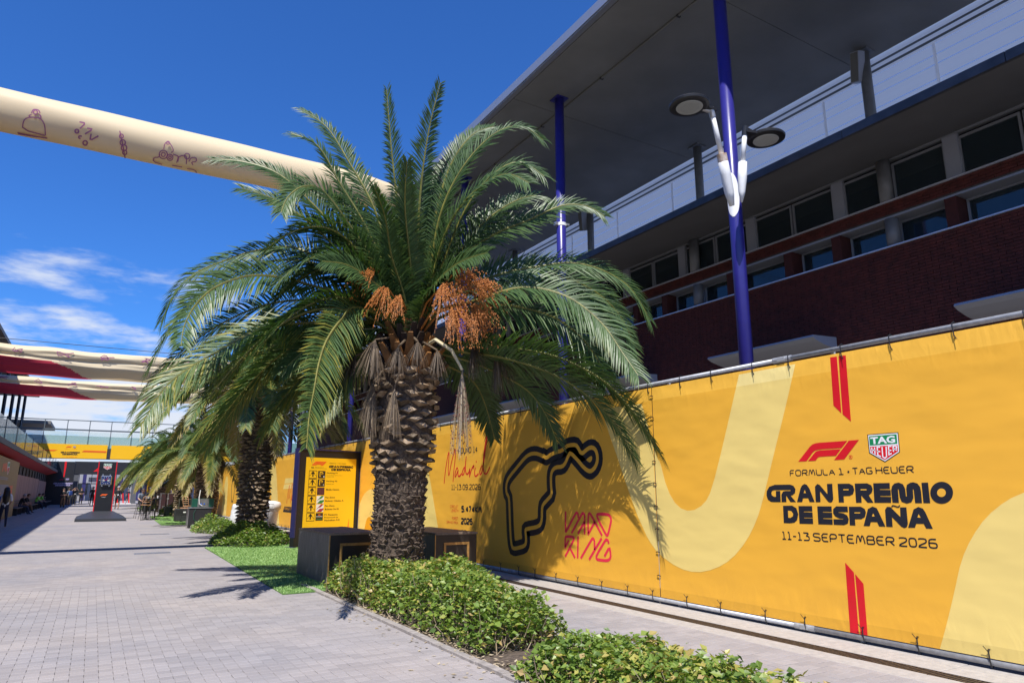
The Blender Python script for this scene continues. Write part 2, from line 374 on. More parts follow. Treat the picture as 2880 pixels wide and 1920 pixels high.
for k in range(5):
    mb = MB(); paver_box(mb, -PW/2, -PH/2, 0, random.uniform(-.0009,.0009), random.uniform(-.0007,.0007))
    o = mb.build('paver', 'paver'); tmpl.append(o.data); bpy.data.objects.remove(o)
vis = [q for q in pavers if q[0] > 1 and 0 < proj((q[1]+PW/2,q[2]+PH/2,0))[0] < 2880 and proj((q[1]+PW/2,q[2]+PH/2,0))[1] < 1920]
first = set((q[1],q[2]) for q in vis[:300])
for (d,x0,y0) in vis[:300]:
    inst(random.choice(tmpl), 'paver', paving, Matrix.Translation((x0+PW/2, y0+PH/2, random.uniform(-.0012,.0012))))
mb = MB()
for (d,x0,y0) in pavers:
    if (x0,y0) in first: continue
    paver_box(mb, x0, y0, random.uniform(-.0014,.0014), random.uniform(-.0009,.0009), random.uniform(-.0007,.0007))
mb.build('paver_field', 'paver', paving, kind='stuff')

# slabs and slot drain along the banner wall
walk = MB(); walk.box(5.705, 7.4, -4, 70, -.035, -.012); walk = struct('wall_side_path', walk, 'joint_sand')
for (x0,x1,L) in ((5.715,5.965,.60),(6.165,6.60,.90)):
    sl = MB(); sl.bbox(x0, x1, 0, L-.006, -.010, .002, .003); so = sl.build('slab', 'slab'); d0 = so.data; bpy.data.objects.remove(so)
    for k in range(int(70/L)):
        inst(d0, 'slab', walk, Matrix.Translation((0, -2+k*L, random.uniform(-.001,.001))))
gr = MB()
gr.box(5.97,5.985,0,.994,-.01,.0); gr.box(6.145,6.16,0,.994,-.01,.0)
for k in range(31): gr.box(5.985,6.145,.008+k*.032,.024+k*.032,-.012,-.001)
go = gr.build('drain_grate', 'grate_iron'); gd = go.data; bpy.data.objects.remove(go)
for k in range(45): inst(gd, 'drain_grate', walk, Matrix.Translation((0, -2+k, 0)))
# steel drain covers in the street
for k, (x0,x1,y) in enumerate(((1.0,1.78,19.1),(1.55,2.45,27.4))):
    d = MB(); d.box(x0,x1,y-.17,y-.14,.0,.008); d.box(x0,x1,y+.14,y+.17,.0,.008); d.box(x0,x0+.03,y-.14,y+.14,.0,.008); d.box(x1-.03,x1,y-.14,y+.14,.0,.008)
    fr = thing('drain_cover', ('nearer flat steel drain cover set in the paved street' if k == 0 else 'farther ribbed steel drain cover set in the paved street'), 'drain cover', ((x0+x1)/2, y, 0), 'steel drain covers in the street')
    d.build('frame', 'drain_steel', fr)
    d = MB()
    n = 24
    for i in range(n):
        a = x0+.035+(x1-x0-.07)*i/n; d.box(a, a+(x1-x0-.07)/n*.6, y-.138, y+.138, .001, .006)
    d.build('bars', 'drain_steel', fr)

# ------------------------------------------------------------------ building on the right (brick, canopy on blue columns)
XB = 15.0
bld = thing('brick_building', 'dark red brick building with two window rows under the wide canopy', 'building', (XB, 30, 0))
Y0, Y1 = 1.5, 62.0
w_ = MB(); w_.box(XB+.02, XB+.5, Y0, Y1, 0, 6.876); w_.box(XB+.02, XB+.3, Y0, Y1, 7.630, 7.946)
wall = w_.build('wall', 'mortar', bld)
BL, BH = .282, .0705
bricks = []
def brick_vis(y, z):
    px, py, d = proj((XB, y, z)); 
    return d, px, py
for (za, zb) in ((0.0, 6.876), (7.630, 7.946)):
    rows = int((zb-za)/BH)
    for j in range(rows):
        z = zb-(j+1)*BH
        if z < 2.2: break
        for i in range(0, int((29-3)/BL)):
            y = 3+(i+(.5 if j % 2 else 0))*BL
            d, px, py = brick_vis(y, z)
            if px > 3000: continue
            top = 1037-.1855*(px-2119)          # banner rail hides what lies below
            if py > top+60: continue
            bricks.append((d, y, z, px, py, top))
bricks.sort()
bm_ = MB(); bm_.box(0, .04, .004, BL-.006, .004, BH-.006); bo = bm_.build('brick', 'brick'); bd = bo.data; bpy.data.objects.remove(bo)
near = [q for q in bricks if 20 < q[3] < 2875 and 0 < q[4] < q[5]-6][:300]
ns = set((q[1],q[2]) for q in near)
wo = wloc(wall)
for q in near: inst(bd, 'brick', wall, Matrix.Translation(Vector((XB-random.uniform(.0,.006), q[1], q[2]))-wo))
mb = MB()
for q in bricks:
    if (q[1],q[2]) in ns: continue
    x = XB-random.uniform(0,.006); y, z = q[1], q[2]
    mb.add([(x,y+.004,z+.004),(x,y+BL-.006,z+.004),(x,y+BL-.006,z+BH-.006),(x,y+.004,z+BH-.006),(XB+.03,y+.004,z+.004),(XB+.03,y+BL-.006,z+.004),(XB+.03,y+BL-.006,z+BH-.006),(XB+.03,y+.004,z+BH-.006)],
           [(0,3,2,1),(0,1,5,4),(1,2,6,5),(2,3,7,6),(3,0,4,7)])
mb.build('brickwork', 'brick', wall, kind='stuff')
mb = MB(); mb.box(XB-.004, XB+.02, 29.0, Y1, 2.2, 6.876); mb.box(XB-.004, XB+.02, 29.0, Y1, 7.630, 7.946); mb.build('far_brickwork', 'brick_far', wall, kind='stuff')
# sills
for nm, z in (('sill', 6.878), ('sill', 7.948)):
    k = 0
    for i in range(26):
        y = Y0+.1+i*2.38; mb = MB(); mb.box(XB-.05, XB+.32, y+.006, y+2.374, z, z+.03); mb.build('sill', 'sill_metal', bld)
mb = MB(); mb.box(XB+.02, XB+.5, Y0, Y1, 7.580, 7.628); mb.build('lintel', 'window_frame', bld)
# round columns and brick piers of the lower row
cols = [8.19+6.02*k for k in range(-1, 10)]
pm = MB(); pm.box(-.0, .5, -.12, .12, 6.910, 7.577); po = pm.build('pier', 'brick_far'); pd = po.data; bpy.data.objects.remove(po)
cm = MB(); cm.cyl((0,0,6.910),(0,0,7.577),.152,n=18); co = cm.build('column', 'grey_column'); cd = co.data; bpy.data.objects.remove(co)
cm = MB(); cm.cyl((0,0,7.985),(0,0,9.063),.152,n=18); co = cm.build('column', 'grey_column'); cd2 = co.data; bpy.data.objects.remove(co)
for dd in (cd, cd2): dd.polygons.foreach_set('use_smooth', [len(p.vertices) == 4 for p in dd.polygons])
bl = Vector((XB, 30, 0))
for c in cols:
    inst(cd, 'column', bld, Matrix.Translation(Vector((XB+.14, c, 0))-bl)); inst(cd2, 'column', bld, Matrix.Translation(Vector((XB+.06, c, 0))-bl))
    for off in (-1.342, 1.342, 2.73):
        if Y0 < c+off < Y1: inst(pd, 'pier', bld, Matrix.Translation(Vector((XB+.015, c+off, 0))-bl))
# windows: lower row (one per bay) and upper row
def window(y0, y1, z0, z1, x, fr=.045, blind=0):
    mb = MB(); mb.box(x-.03,x+.03,y0,y0+fr,z0,z1); mb.box(x-.03,x+.03,y1-fr,y1,z0,z1); mb.box(x-.03,x+.03,y0+fr,y1-fr,z1-fr,z1); mb.box(x-.03,x+.03,y0+fr,y1-fr,z0,z0+fr*.8)
    wi = mb.build('window', 'window_frame', bld)
    mb = MB(); mb.box(x+.0,x+.012,y0+fr,y1-fr,z0+fr*.8,z1-fr); mb.build('pane', 'glass', wi)
    if blind:
        mb = MB(); n = int(blind/.05)
        for k in range(n): mb.box(x+.06,x+.085,y0+fr,y1-fr,z1-.05-k*.05,z1-.015-k*.05)
        mb.build('blind', 'blind', wi)
for c in cols:
    for a, b in ((-1.205,-.02),(.02,1.205),(1.48,2.59),(2.87,4.54)):
        if c+a > Y0+.3 and c+b < Y1: window(c+a, c+b, 6.912, 7.576, XB+.44)
posts = [6.744+2.695*k for k in range(-1, 23)]
for k, p in enumerate(posts):
    if p < Y0+.2: continue
    mb = MB(); mb.box(XB+.14, XB+.24, p-.152, p+.152, 7.987, 9.006); mb.build('post_panel', 'white_panel', bld)
    if k+1 < len(posts):
        md = (p+posts[k+1])/2
        window(p+.14, md-.02, 7.987, 8.927, XB+.21, .05, blind=(0 if k % 3 == 0 else .4)); window(md+.02, posts[k+1]-.14, 7.987, 8.927, XB+.21, .05, blind=(.34 if k % 3 else 0))
mb = MB(); mb.box(XB+.14, XB+.3, Y0, Y1, 9.012, 9.079); mb.build('window_head', 'window_frame', bld)
mb = MB(); mb.box(XB+.75, XB+.8, Y0, Y1, 6.5, 9.3); mb.box(XB+.3, XB+.75, Y0, Y1, 7.70, 7.88); mb.build('interior', 'dark_interior', bld)
# overhanging roof slab
mb = MB(); mb.prism([(12.56,Y0,8.57),(15.45,Y0,9.10),(15.45,Y0,9.30),(12.56,Y0,8.72)], (0,Y1-Y0,0)); mb.box(15.45,18.6,Y0,Y1,9.1,9.30); mb.build('roof_slab', 'slab_soffit', bld)
for i in range(20):
    y = Y0+i*3.02; mb = MB(); mb.box(12.48, 12.558, y+.006, y+3.014, 8.57, 8.74); mb.box(12.5, 12.8, y+.006, y+3.014, 8.741, 8.77); mb.build('fascia', 'fascia_dark', bld)
# translucent upper storey set back on the roof terrace
XC = 18.4
lines = [9.32, 9.8, 10.4, 11.4, 12.36, 12.80, 13.08, 13.40]
for za, zb in zip(lines[:-1], lines[1:]):
    for k in range(9):
        y = 1.5+k*6.72; mb = MB()
        mb.add([(XC,y+.01,za+.008),(XC,y+6.70,za+.008),(XC,y+6.70,zb-.008),(XC,y+.01,zb-.008)],[(0,1,2,3)])
        mb.build('cladding_board', 'polycarbonate', bld)
for za, zb, x in ((13.41,13.47,XC-.03),(13.56,13.66,XC-.05),(13.74,13.84,XC-.07)):
    mb = MB(); mb.add([(x,1.5,za),(x,62,za),(x,62,zb),(x,1.5,zb)],[(0,1,2,3)]); mb.build('cladding_rail', 'polycarbonate_rail', bld)
mb = MB(); mb.add([(XC,1.5,13.40),(XC,62,13.40),(XC,62,14.1),(XC,1.5,14.1)],[(0,1,2,3)]); mb.build('cladding_top', 'polycarbonate', bld)
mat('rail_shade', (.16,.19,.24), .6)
for za, zb, x in ((13.475,13.555,XC-.04),(13.665,13.735,XC-.06)):
    mb = MB(); mb.add([(x,1.5,za),(x,62,za),(x,62,zb),(x,1.5,zb)],[(0,1,2,3)]); mb.build('cladding_gap', 'rail_shade', bld)
for k in range(18):
    y = 1.5+k*3.36
    mb = MB(); mb.box(XC-.05, XC-.014, y-.035, y+.035, 9.31, 13.40); mb.build('cladding_post', 'polycarbonate_rail', bld)
for k in range(9):
    y = 9.82+6.5*(k-1); mb = MB(); mb.cyl((17.78,y,9.31),(17.78,y,13.86),.15,n=16); o = mb.build('column', 'grey_column', bld); o.data.polygons.foreach_set('use_smooth', [len(p.vertices)==4 for p in o.data.polygons])
    mb = MB(); mb.box(17.55,18.01,y-.23,y+.23,13.84,13.885); mb.build('column_cap', 'grey_column', bld)
# door canopies low on the brick wall
for k, (a, b) in enumerate(((3.4,6.63),(9.76,13.03),(16.0,19.3),(22.2,25.5),(28.4,31.7))):
    mb = MB(); prof = [(XB-.02,5.08),(XB-.90,5.04),(XB-.93,4.99),(XB-.78,4.92),(XB-.45,4.84),(XB-.02,4.78)]
    mb.prism([(x,a,z) for x,z in prof], (0,b-a,0)); mb.build('door_canopy', 'white_panel', bld)
mat('exit_green', (.01,.10,.05), .5); mat('exit_white', (.5,.6,.55), .5)
mb = MB(); mb.box(XB-.07,XB-.025,25.3,25.8,4.94,5.30); ex = mb.build('exit_sign', 'exit_green', bld)
mb = MB(); mb.box(XB-.075,XB-.071,25.63,25.71,5.0,5.16); mb.cyl((XB-.073,25.67,5.21),(XB-.071,25.67,5.21),.03); mb.box(XB-.075,XB-.071,25.36,25.54,5.1,5.14); mb.build('exit_mark', 'exit_white', ex)

# canopy
CZ = 13.89; CX0, CX1 = 10.16, 18.30
yf = onz(925, 748, CZ).y
can = thing('canopy_roof', 'wide flat dark grey canopy roof carried on the blue columns', 'roof', (14, 20, CZ))
pan = [-3+6.7*k for k in range(30)]
pan = [p for p in pan if p < yf]+[yf]
for a, b in zip(pan[:-1], pan[1:]):
    for xa, xb in ((CX0+.16, 12.0), (12.10, 18.28)):
        mb = MB(); mb.box(xa, xb, a+.008, b-.008, CZ, CZ+.06); mb.build('soffit_panel', 'soffit', can)
mb = MB(); mb.box(CX0, CX1, pan[0], yf, CZ+.06, CZ+.32); mb.build('roof_deck', 'soffit', can)
mb = MB(); mb.box(12.0,12.1,pan[0],yf,CZ+.03,CZ+.06); mb.tube([(12.05,pan[0],CZ-.01),(12.05,yf,CZ-.01)], .035, 8); mb.build('conduit', 'soffit', can)
for k in range(14):
    y = pan[0]+1.2+k*3.3
    if y < yf: mb = MB(); mb.box(11.99,12.11,y,y+.05,CZ-.05,CZ+.028); mb.build('conduit_clip', 'joint_dark', can)
k = 0; y = pan[0]
while y < yf:
    b = min(y+1.75, yf); mb = MB(); mb.box(CX0-.02,CX0+.15,y+.004,b-.004,CZ+.02,CZ+.055); mb.box(CX0-.05,CX0-.022,y+.004,b-.004,CZ+.06,CZ+.34); mb.build('edge_trim', 'edge_metal', can); y = b
# blue columns
colY = [9.66+6.70*k for k in range(-1, 8)]
for k, y in enumerate(colY):
    lab = ['blue steel column off the right edge of the view', 'nearest tall blue steel column carrying the double lamp', 'second tall blue steel column rising behind the big palm crown', 'third blue steel column half hidden by the palm fronds', 'fourth blue steel column behind the banner wall', 'fifth blue steel column behind the banner wall', 'sixth blue steel column behind the banner wall', 'seventh blue steel column far along the banner wall', 'eighth blue steel column at the far end of the canopy'][k]
    c = thing('blue_column', lab, 'column', (11.6, y, 0), 'blue columns carrying the canopy')
    mb = MB(); mb.cyl((11.6,y,0),(11.6,y,CZ),.148,n=28); o = mb.build('shaft', 'pole_blue', c); o.data.polygons.foreach_set('use_smooth', [len(p.vertices)==4 for p in o.data.polygons])
    mb = MB(); mb.box(11.38,11.82,y-.22,y+.22,CZ-.03,CZ-.002); mb.build('cap_plate', 'pole_blue', c)
    mb = MB(); mb.lathe([(.21,0),(.21,.03),(.16,.05),(.155,.12)], (11.6,y,0), 20); mb.build('base_plate', 'pole_blue', c)
    if k == 2:
        z = onx(1587,628,11.6).z
        mb = MB(); mb.lathe([(.150,-.05),(.158,-.05),(.158,.05),(.150,.05)], (11.6,y,z), 24); mb.build('strap', 'white_paint', c)
        mb = MB(); mb.box(11.36,11.45,y-.06,y+.06,z-.05,z+.05); mb.box(11.7,11.8,y-.16,y-.12,z-.04,z+.03); mb.build('clamp', 'edge_metal', c)
# loudspeaker boxes under the canopy
for (px, py, lab) in ((2412,190,'light grey box loudspeaker hung by the nearest grey terrace column'), (1640,622,'light grey box loudspeaker hung by the farther grey terrace column')):
    p = onx(px, py, 17.55)
    t_ = thing('loudspeaker_box', lab, 'loudspeaker', p, 'loudspeakers under the canopy')
    rm = Matrix.Rotation(R(14),3,'X') @ Matrix.Rotation(R(-15),3,'Y')
    mb = MB(); mb.obox(p,(.30,.26,.85),rm); mb.build('cabinet', 'white_panel', t_)
    mb = MB(); mb.obox(p-rm@Vector((.155,0,0)),(.012,.22,.8),rm); mb.build('grille', 'soffit', t_)
    mb = MB(); mb.tube([p+Vector((.1,0,.38)), p+Vector((.23,-.1 if px>2000 else -.3,.42))], .03, 8); mb.build('bracket', 'joint_dark', t_)

# double lamp on the nearest column
lam = thing('double_lamp', 'white twin arm street lamp with round black heads on the blue column', 'street lamp', (11.6, 9.66, 6.9))
def z9(x, y): return (1860+x/3.9211, 240+y/3.9211)
for side, (sl0, sl1, tb1, hd, hg, dp) in enumerate(((z9(780,1330), z9(664,760), z9(556,300), z9(308,222), z9(530,285), (14.0,13.95,13.9,13.75)), (z9(886,1290), z9(897,850), z9(922,505), z9(1150,585), z9(925,480), (14.35,14.45,14.5,14.75)))):
    a = atd(*sl0, dp[0]); b = atd(*sl1, dp[1]); c = atd(*tb1, dp[2]); h = atd(*hd, dp[3]); hgp = atd(*hg, dp[2])
    mb = MB(); mb.tube([a, a.lerp(b,.25), a.lerp(b,.6), b], [.05,.095,.105,.10] if side == 0 else [.02,.07,.095,.09], 16); arm = mb.build('arm_sleeve', 'white_paint', lam, smooth=True)
    if side == 0: dv = (b-a).normalized(); mb = MB(); mb.cyl(b-dv*.16, b+dv*.004, .1025, n=16); mb.build('sleeve_collar', 'rust_white', arm)
    mb = MB(); mb.cyl(b, c, .052, n=14); mb.build('arm_tube', 'white_paint', lam, smooth=True)
    mb = MB(); mb.cyl(c-(c-b).normalized()*.1, c+(c-b).normalized()*.1, .062, n=14); mb.tube([hgp, hgp.lerp(h,.35)], [.05,.04], 10); mb.build('hinge', 'edge_metal' if side == 0 else 'lamp_black', lam)
    mb = MB(); mb.lathe([(.20,-.045),(.34,-.045),(.395,-.03),(.405,0.01),(.38,.04),(.2,.075),(.03,.085)], h, 36)
    d = (hgp-h); d.z = 0; d.normalize(); sd = Vector((-d.y,d.x,0))
    mb.prism([h+d*.34+sd*.13+Vector((0,0,-.035)), h+d*.34-sd*.13+Vector((0,0,-.035)), h+d*.62-sd*.06+Vector((0,0,-.03)), h+d*.62+sd*.06+Vector((0,0,-.03))], (0,0,.055))
    hd_ = mb.build('lamp_head', 'lamp_black', lam)
    mb = MB(); mb.lathe([(.02,-.062),(.255,-.062),(.265,-.05),(.265,-.046)], h, 36); ln = mb.build('lens', 'lamp_lens', hd_)
    mb = MB()
    for i in range(-6,7):
        for j in range(-6,7):
            x, y = i*.032, j*.032
            if x*x+y*y < .19**2: mb.lathe([(.004,-.072),(.010,-.068),(.011,-.062)], (h.x+x,h.y+y,h.z), 5)
    mb.build('led', 'lamp_lens', ln, kind='stuff')
zz = onx(2070, 545, 11.5).z
mb = MB(); rows_ = []
for i in range(15):                                         # curved white saddle hugging the front of the column
    v = -1+2*i/14; hw = math.sqrt(max(.02, 1-v*v))*1.05
    for j in range(9):
        q = R(205)+(-hw+2*hw*j/8); mb.v.append((11.6+.156*math.cos(q), 9.66+.156*math.sin(q), zz+v*.52)); mb.t.append(.5)
for i in range(14):
    for j in range(8): mb.f.append((i*9+j, i*9+j+1, (i+1)*9+j+1, (i+1)*9+j)); mb.m.append(0)
mb.build('saddle_plate', 'white_paint', lam, smooth=True)
# ------------------------------------------------------------------ banner wall
XW = 6.60; BT = 2.875; BB = 0.085
def banner_material(name, col, hem=True, rough=.42):
    m = bpy.data.materials.new(name); m.use_nodes = True; t = m.node_tree; b = t.nodes['Principled BSDF']
    pos = N(t, 'ShaderNodeNewGeometry').outputs['Position']; sp = N(t, 'ShaderNodeSeparateXYZ'); t.links.new(pos, sp.inputs[0])
    # printed lighter strip along the top and darker strip along the bottom
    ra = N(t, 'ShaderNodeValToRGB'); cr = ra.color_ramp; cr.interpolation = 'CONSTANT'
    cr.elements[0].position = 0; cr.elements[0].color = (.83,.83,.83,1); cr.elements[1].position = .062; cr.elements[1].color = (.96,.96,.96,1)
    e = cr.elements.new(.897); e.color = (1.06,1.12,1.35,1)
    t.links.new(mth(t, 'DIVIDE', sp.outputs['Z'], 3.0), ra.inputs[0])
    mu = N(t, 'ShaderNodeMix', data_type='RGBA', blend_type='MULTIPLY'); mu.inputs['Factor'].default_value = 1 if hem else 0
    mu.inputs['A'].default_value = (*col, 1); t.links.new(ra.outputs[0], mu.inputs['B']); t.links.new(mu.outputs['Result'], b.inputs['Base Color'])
    b.inputs['Roughness'].default_value = rough; b.inputs['Specular IOR Level'].default_value = .35
    mp = N(t, 'ShaderNodeMapping'); mp.inputs['Scale'].default_value = (1, .55, 1.2); t.links.new(pos, mp.inputs[0])
    n1 = N(t, 'ShaderNodeTexNoise'); n1.inputs['Scale'].default_value = 1.6; n1.inputs['Detail'].default_value = 2.5; t.links.new(mp.outputs[0], n1.inputs['Vector'])
    # creases where the sheet is tied near its upper and lower edge
    mp2 = N(t, 'ShaderNodeMapping'); mp2.inputs['Scale'].default_value = (1, 3.4, 1.3); t.links.new(pos, mp2.inputs[0])
    n2 = N(t, 'ShaderNodeTexNoise'); n2.inputs['Scale'].default_value = 2.2; n2.inputs['Detail'].default_value = 3; n2.inputs['Distortion'].default_value = .8; t.links.new(mp2.outputs[0], n2.inputs['Vector'])
    ed = N(t, 'ShaderNodeMapRange'); ed.inputs[1].default_value = .9; ed.inputs[2].default_value = 1.4; t.links.new(mth(t, 'ABSOLUTE', mth(t, 'SUBTRACT', sp.outputs['Z'], 1.48)), ed.inputs[0])
    hh = mth(t, 'ADD', mth(t, 'MULTIPLY', n1.outputs[0], 1.0), mth(t, 'MULTIPLY', mth(t, 'MULTIPLY', n2.outputs[0], ed.outputs[0]), .30))
    bp = N(t, 'ShaderNodeBump'); bp.inputs['Strength'].default_value = .30; bp.inputs['Distance'].default_value = .10
    wv = N(t, 'ShaderNodeTexNoise'); wv.inputs['Scale'].default_value = 260
    t.links.new(pos, wv.inputs['Vector'])
    t.links.new(mth(t, 'ADD', hh, mth(t, 'MULTIPLY', wv.outputs[0], .012)), bp.inputs['Height']); t.links.new(bp.outputs[0], b.inputs['Normal'])
    MATS[name] = m
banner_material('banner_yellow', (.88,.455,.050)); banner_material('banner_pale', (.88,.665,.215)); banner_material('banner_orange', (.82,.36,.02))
banner_material('print_black', (.016,.017,.026), False, .5); banner_material('print_red', (.66,.012,.022), False); banner_material('print_pink', (.80,.035,.075), False)
banner_material('print_white', (.80,.80,.82), False); banner_material('print_green', (.012,.24,.085), False)
def PWALL(u, v, lay=0): return (XW-.0016-.0007*lay, -u, v)
def wp(x, y): p = onx(x, y, XW); return (-p.y, p.z)
def zf(s, ox, oy): return lambda x, y: wp(ox+x/s, oy+y/s)
Z4 = zf(4.2, 2140, 1190); Z5 = zf(2.6129, 1200, 1100); Z6 = zf(1.7046, 1800, 1000)
RM = zf(8.7111, 1560, 1420); RC = zf(4.3559, 1380, 1220); RT3 = zf(5.6, 1230, 1220); RZ3 = zf(3.1367, 780, 1180); RS6 = zf(5.6, 700, 1240)

# letters of the title, outlines read off the print
T4 = {
 'GR': ([(165,724),(345,722),(385,735),(410,775),(405,820),(375,848),(352,852),(416,928),(352,928),(300,850),(303,928),(246,928),(244,840),(262,805),(290,797),(352,797),(352,785),(160,787),(135,795),(124,820),(132,850),(158,866),(180,866),(178,797),(230,797),(236,928),(160,928),(120,925),(85,900),(68,850),(70,800),(100,748)], []),
 'A1': ([(485,735),(515,714),(545,725),(575,770),(637,928),(578,928),(560,882),(500,882),(490,928),(428,928),(470,765)], [[(520,785),(508,822),(534,822)]]),
 'N1': ([(640,745),(668,714),(695,725),(788,835),(782,714),(844,712),(857,890),(845,925),(820,935),(795,922),(700,800),(706,928),(650,930)], []),
 'P1': ([(908,712),(1045,710),(1090,735),(1105,785),(1090,835),(1050,855),(978,857),(984,932),(922,932)], [[(975,776),(1038,776),(1038,788),(975,788)]]),
 'R2': ([(1110,710),(1255,706),(1305,730),(1322,775),(1310,820),(1275,848),(1332,935),(1262,935),(1188,850),(1192,935),(1126,935)], [[(1180,776),(1250,776),(1250,789),(1180,789)]]),
 'E1': ([(1328,706),(1522,702),(1526,772),(1406,774),(1406,784),(1533,785),(1538,853),(1412,855),(1412,865),(1540,866),(1540,936),(1343,936)], []),
 'M1': ([(1540,790),(1550,740),(1580,708),(1630,698),(1680,718),(1705,770),(1716,862),(1726,862),(1718,770),(1725,725),(1765,700),(1800,694),(1850,708),(1882,750),(1893,800),(1905,940),(1824,940),(1806,778),(1797,778),(1803,880),(1780,930),(1725,946),(1665,925),(1642,870),(1629,775),(1620,778),(1632,937),(1556,935)], []),
 'I1': ([(1898,700),(1976,698),(2002,940),(1922,940)], []),
 'O1': (ell2((2137,818),135,130), [ell2((2135,818),52,50,18)]),
 'D1': ([(263,972),(370,970),(420,1000),(443,1070),(430,1140),(395,1172),(340,1178),(272,1175)], [[(322,1030),(360,1035),(383,1065),(380,1095),(350,1115),(326,1113)]]),
 'E2': ([(445,975),(606,975),(610,1038),(508,1038),(508,1047),(611,1050),(615,1112),(513,1110),(513,1119),(616,1121),(619,1186),(458,1183)], []),
 'E3': ([(667,978),(836,978),(840,1042),(734,1042),(734,1051),(842,1053),(846,1117),(738,1117),(738,1126),(848,1130),(850,1195),(680,1190)], []),
 'S1': ([(1025,980),(890,978),(855,1010),(855,1060),(880,1098),(930,1122),(974,1124),(974,1132),(858,1130),(862,1195),(985,1200),(1030,1180),(1040,1130),(1020,1085),(975,1060),(917,1053),(917,1046),(1030,1046)], []),
 'P2': ([(1040,983),(1180,982),(1228,1008),(1243,1050),(1230,1105),(1190,1130),(1113,1130),(1118,1205),(1052,1202)], [[(1107,1050),(1175,1050),(1175,1060),(1107,1060)]]),
 'A2': ([(1265,1010),(1320,980),(1370,1000),(1395,1050),(1473,1218),(1398,1215),(1375,1165),(1300,1163),(1288,1212),(1215,1210)], [[(1328,1062),(1314,1097),(1346,1097)]]),
 'N2': ([(1468,1020),(1490,985),(1530,985),(1650,1105),(1645,990),(1720,990),(1738,1185),(1725,1225),(1695,1235),(1660,1218),(1550,1105),(1558,1222),(1483,1218)], []),
 'A3': ([(1805,1015),(1860,985),(1915,1005),(1945,1050),(2033,1243),(1955,1240),(1925,1185),(1837,1183),(1822,1230),(1740,1230)], [[(1865,1070),(1852,1110),(1888,1112)]]),
}
ART_TITLE = []                                              # (matkey, verts, faces, layer) in wall u,v
for k, (o, holes) in T4.items():
    pts = [Z4(*p) for p in o]; ART_TITLE.append(('K', *poly2(pts), 0))
    for h in holes: ART_TITLE.append(('Y', *poly2([Z4(*p) for p in h]), 1))
ART_TITLE.append(('K', *stroke2(chaikin([Z4(*p) for p in ((1548,988),(1556,968),(1585,974),(1615,986),(1636,982),(1640,964))]), .011), 2))
F1 = [[(443,450),(540,446),(616,340),(640,322),(670,312),(720,305),(955,290),(1022,205),(690,228),(650,234),(610,248),(580,275)],
      [(557,445),(648,440),(670,408),(682,398),(700,393),(888,382),(945,303),(700,318),(670,324),(648,334)],
      [(1040,203),(1160,194),(985,425),(866,432)]]
ART_F1 = [('R', *poly2([Z4(*p) for p in q]), 0) for q in F1]
REG = [('R', *stroke2([Z4(*p) for p in ell2((1062,398),19,22,20)], .004, True), 0), ('R', *textbox('R', Z4(1054,398)[0], Z4(1071,398)[0], Z4(1062,410)[1], Z4(1062,386)[1], .03), 0)]
def shield():
    A = [('K', *poly2([Z4(*p) for p in ((1258,132),(1625,104),(1645,338),(1468,458),(1280,350))]), 0),
         ('W', *poly2([Z4(*p) for p in ((1268,140),(1616,114),(1636,334),(1468,447),(1290,345))]), 1),
         ('G', *poly2([Z4(*p) for p in ((1280,152),(1605,128),(1614,240),(1288,262))]), 2),
         ('R', *poly2([Z4(*p) for p in ((1291,276),(1617,254),(1624,328),(1467,433),(1301,338))]), 2)]
    a = Z4(1302,248); b = Z4(1592,228); c = Z4(1302,164); d = Z4(1592,142)
    A.append(('W', *textbox('TAG', a[0], b[0], a[1], c[1], .035, b[1], d[1]), 3))
    def st(ps): A.append(('W', *stroke2([Z4(*p) for p in ps], .0115), 3))
    st([(1312,284),(1318,345)]); st([(1345,282),(1352,362)]); st([(1314,318),(1350,316)])
    st([(1412,279),(1376,281),(1384,374),(1420,392)]); st([(1378,330),(1412,332)])
    st([(1434,278),(1442,392),(1466,412),(1488,392),(1482,274)])
    st([(1546,270),(1510,272),(1516,370),(1548,352)]); st([(1512,322),(1544,316)])
    st([(1570,336),(1564,268),(1598,266),(1606,284),(1600,300),(1568,304)]); st([(1584,304),(1612,318)])
    return A
ART_TAG = shield()
MK = {'K':'print_black','R':'print_red','Y':'banner_yellow','W':'print_white','G':'print_green','P':'banner_pale','Q':'print_pink','O':'banner_orange'}
def draw(art, name, parent, P, remap=None, tf=None, lay0=0):
    keys = []; mb = MB()
    for (k, vs, fs, lay) in art:
        if k not in keys: keys.append(k)
        if tf: vs = [tf(*v) for v in vs]
        mb.flat(vs, fs, P, lay+lay0, keys.index(k))
    mk = dict(MK); mk.update(remap or {})
    return mb.build(name, [mk[k] for k in keys], parent)
def bounds(art):
    us = [v[0] for a in art for v in a[1]]; vs = [v[1] for a in art for v in a[1]]
    return min(us), max(us), min(vs), max(vs)
def fit(art, u0, u1, v0, v1):
    a, b, c, d = bounds(art); return lambda u, v: (u0+(u-a)/(b-a)*(u1-u0), v0+(v-c)/(d-c)*(v1-v0))
def fitw(art, uc, vc, wd):
    a, b, c, d = bounds(art); s_ = wd/(b-a); return lambda u, v: (uc+(u-(a+b)/2)*s_, vc+(v-(c+d)/2)*s_)
def line(s, pl, pr, h, bold=0.0, k='K', Zc=Z4):             # text line from photo pixels: baseline left, right, cap height in metres
    a = Zc(*pl); b = Zc(*pr); return (k, *strokebox(s, a[0], b[0], a[1], a[1]+h, h*(.135+bold*3.2), b[1], b[1]+h), 0)
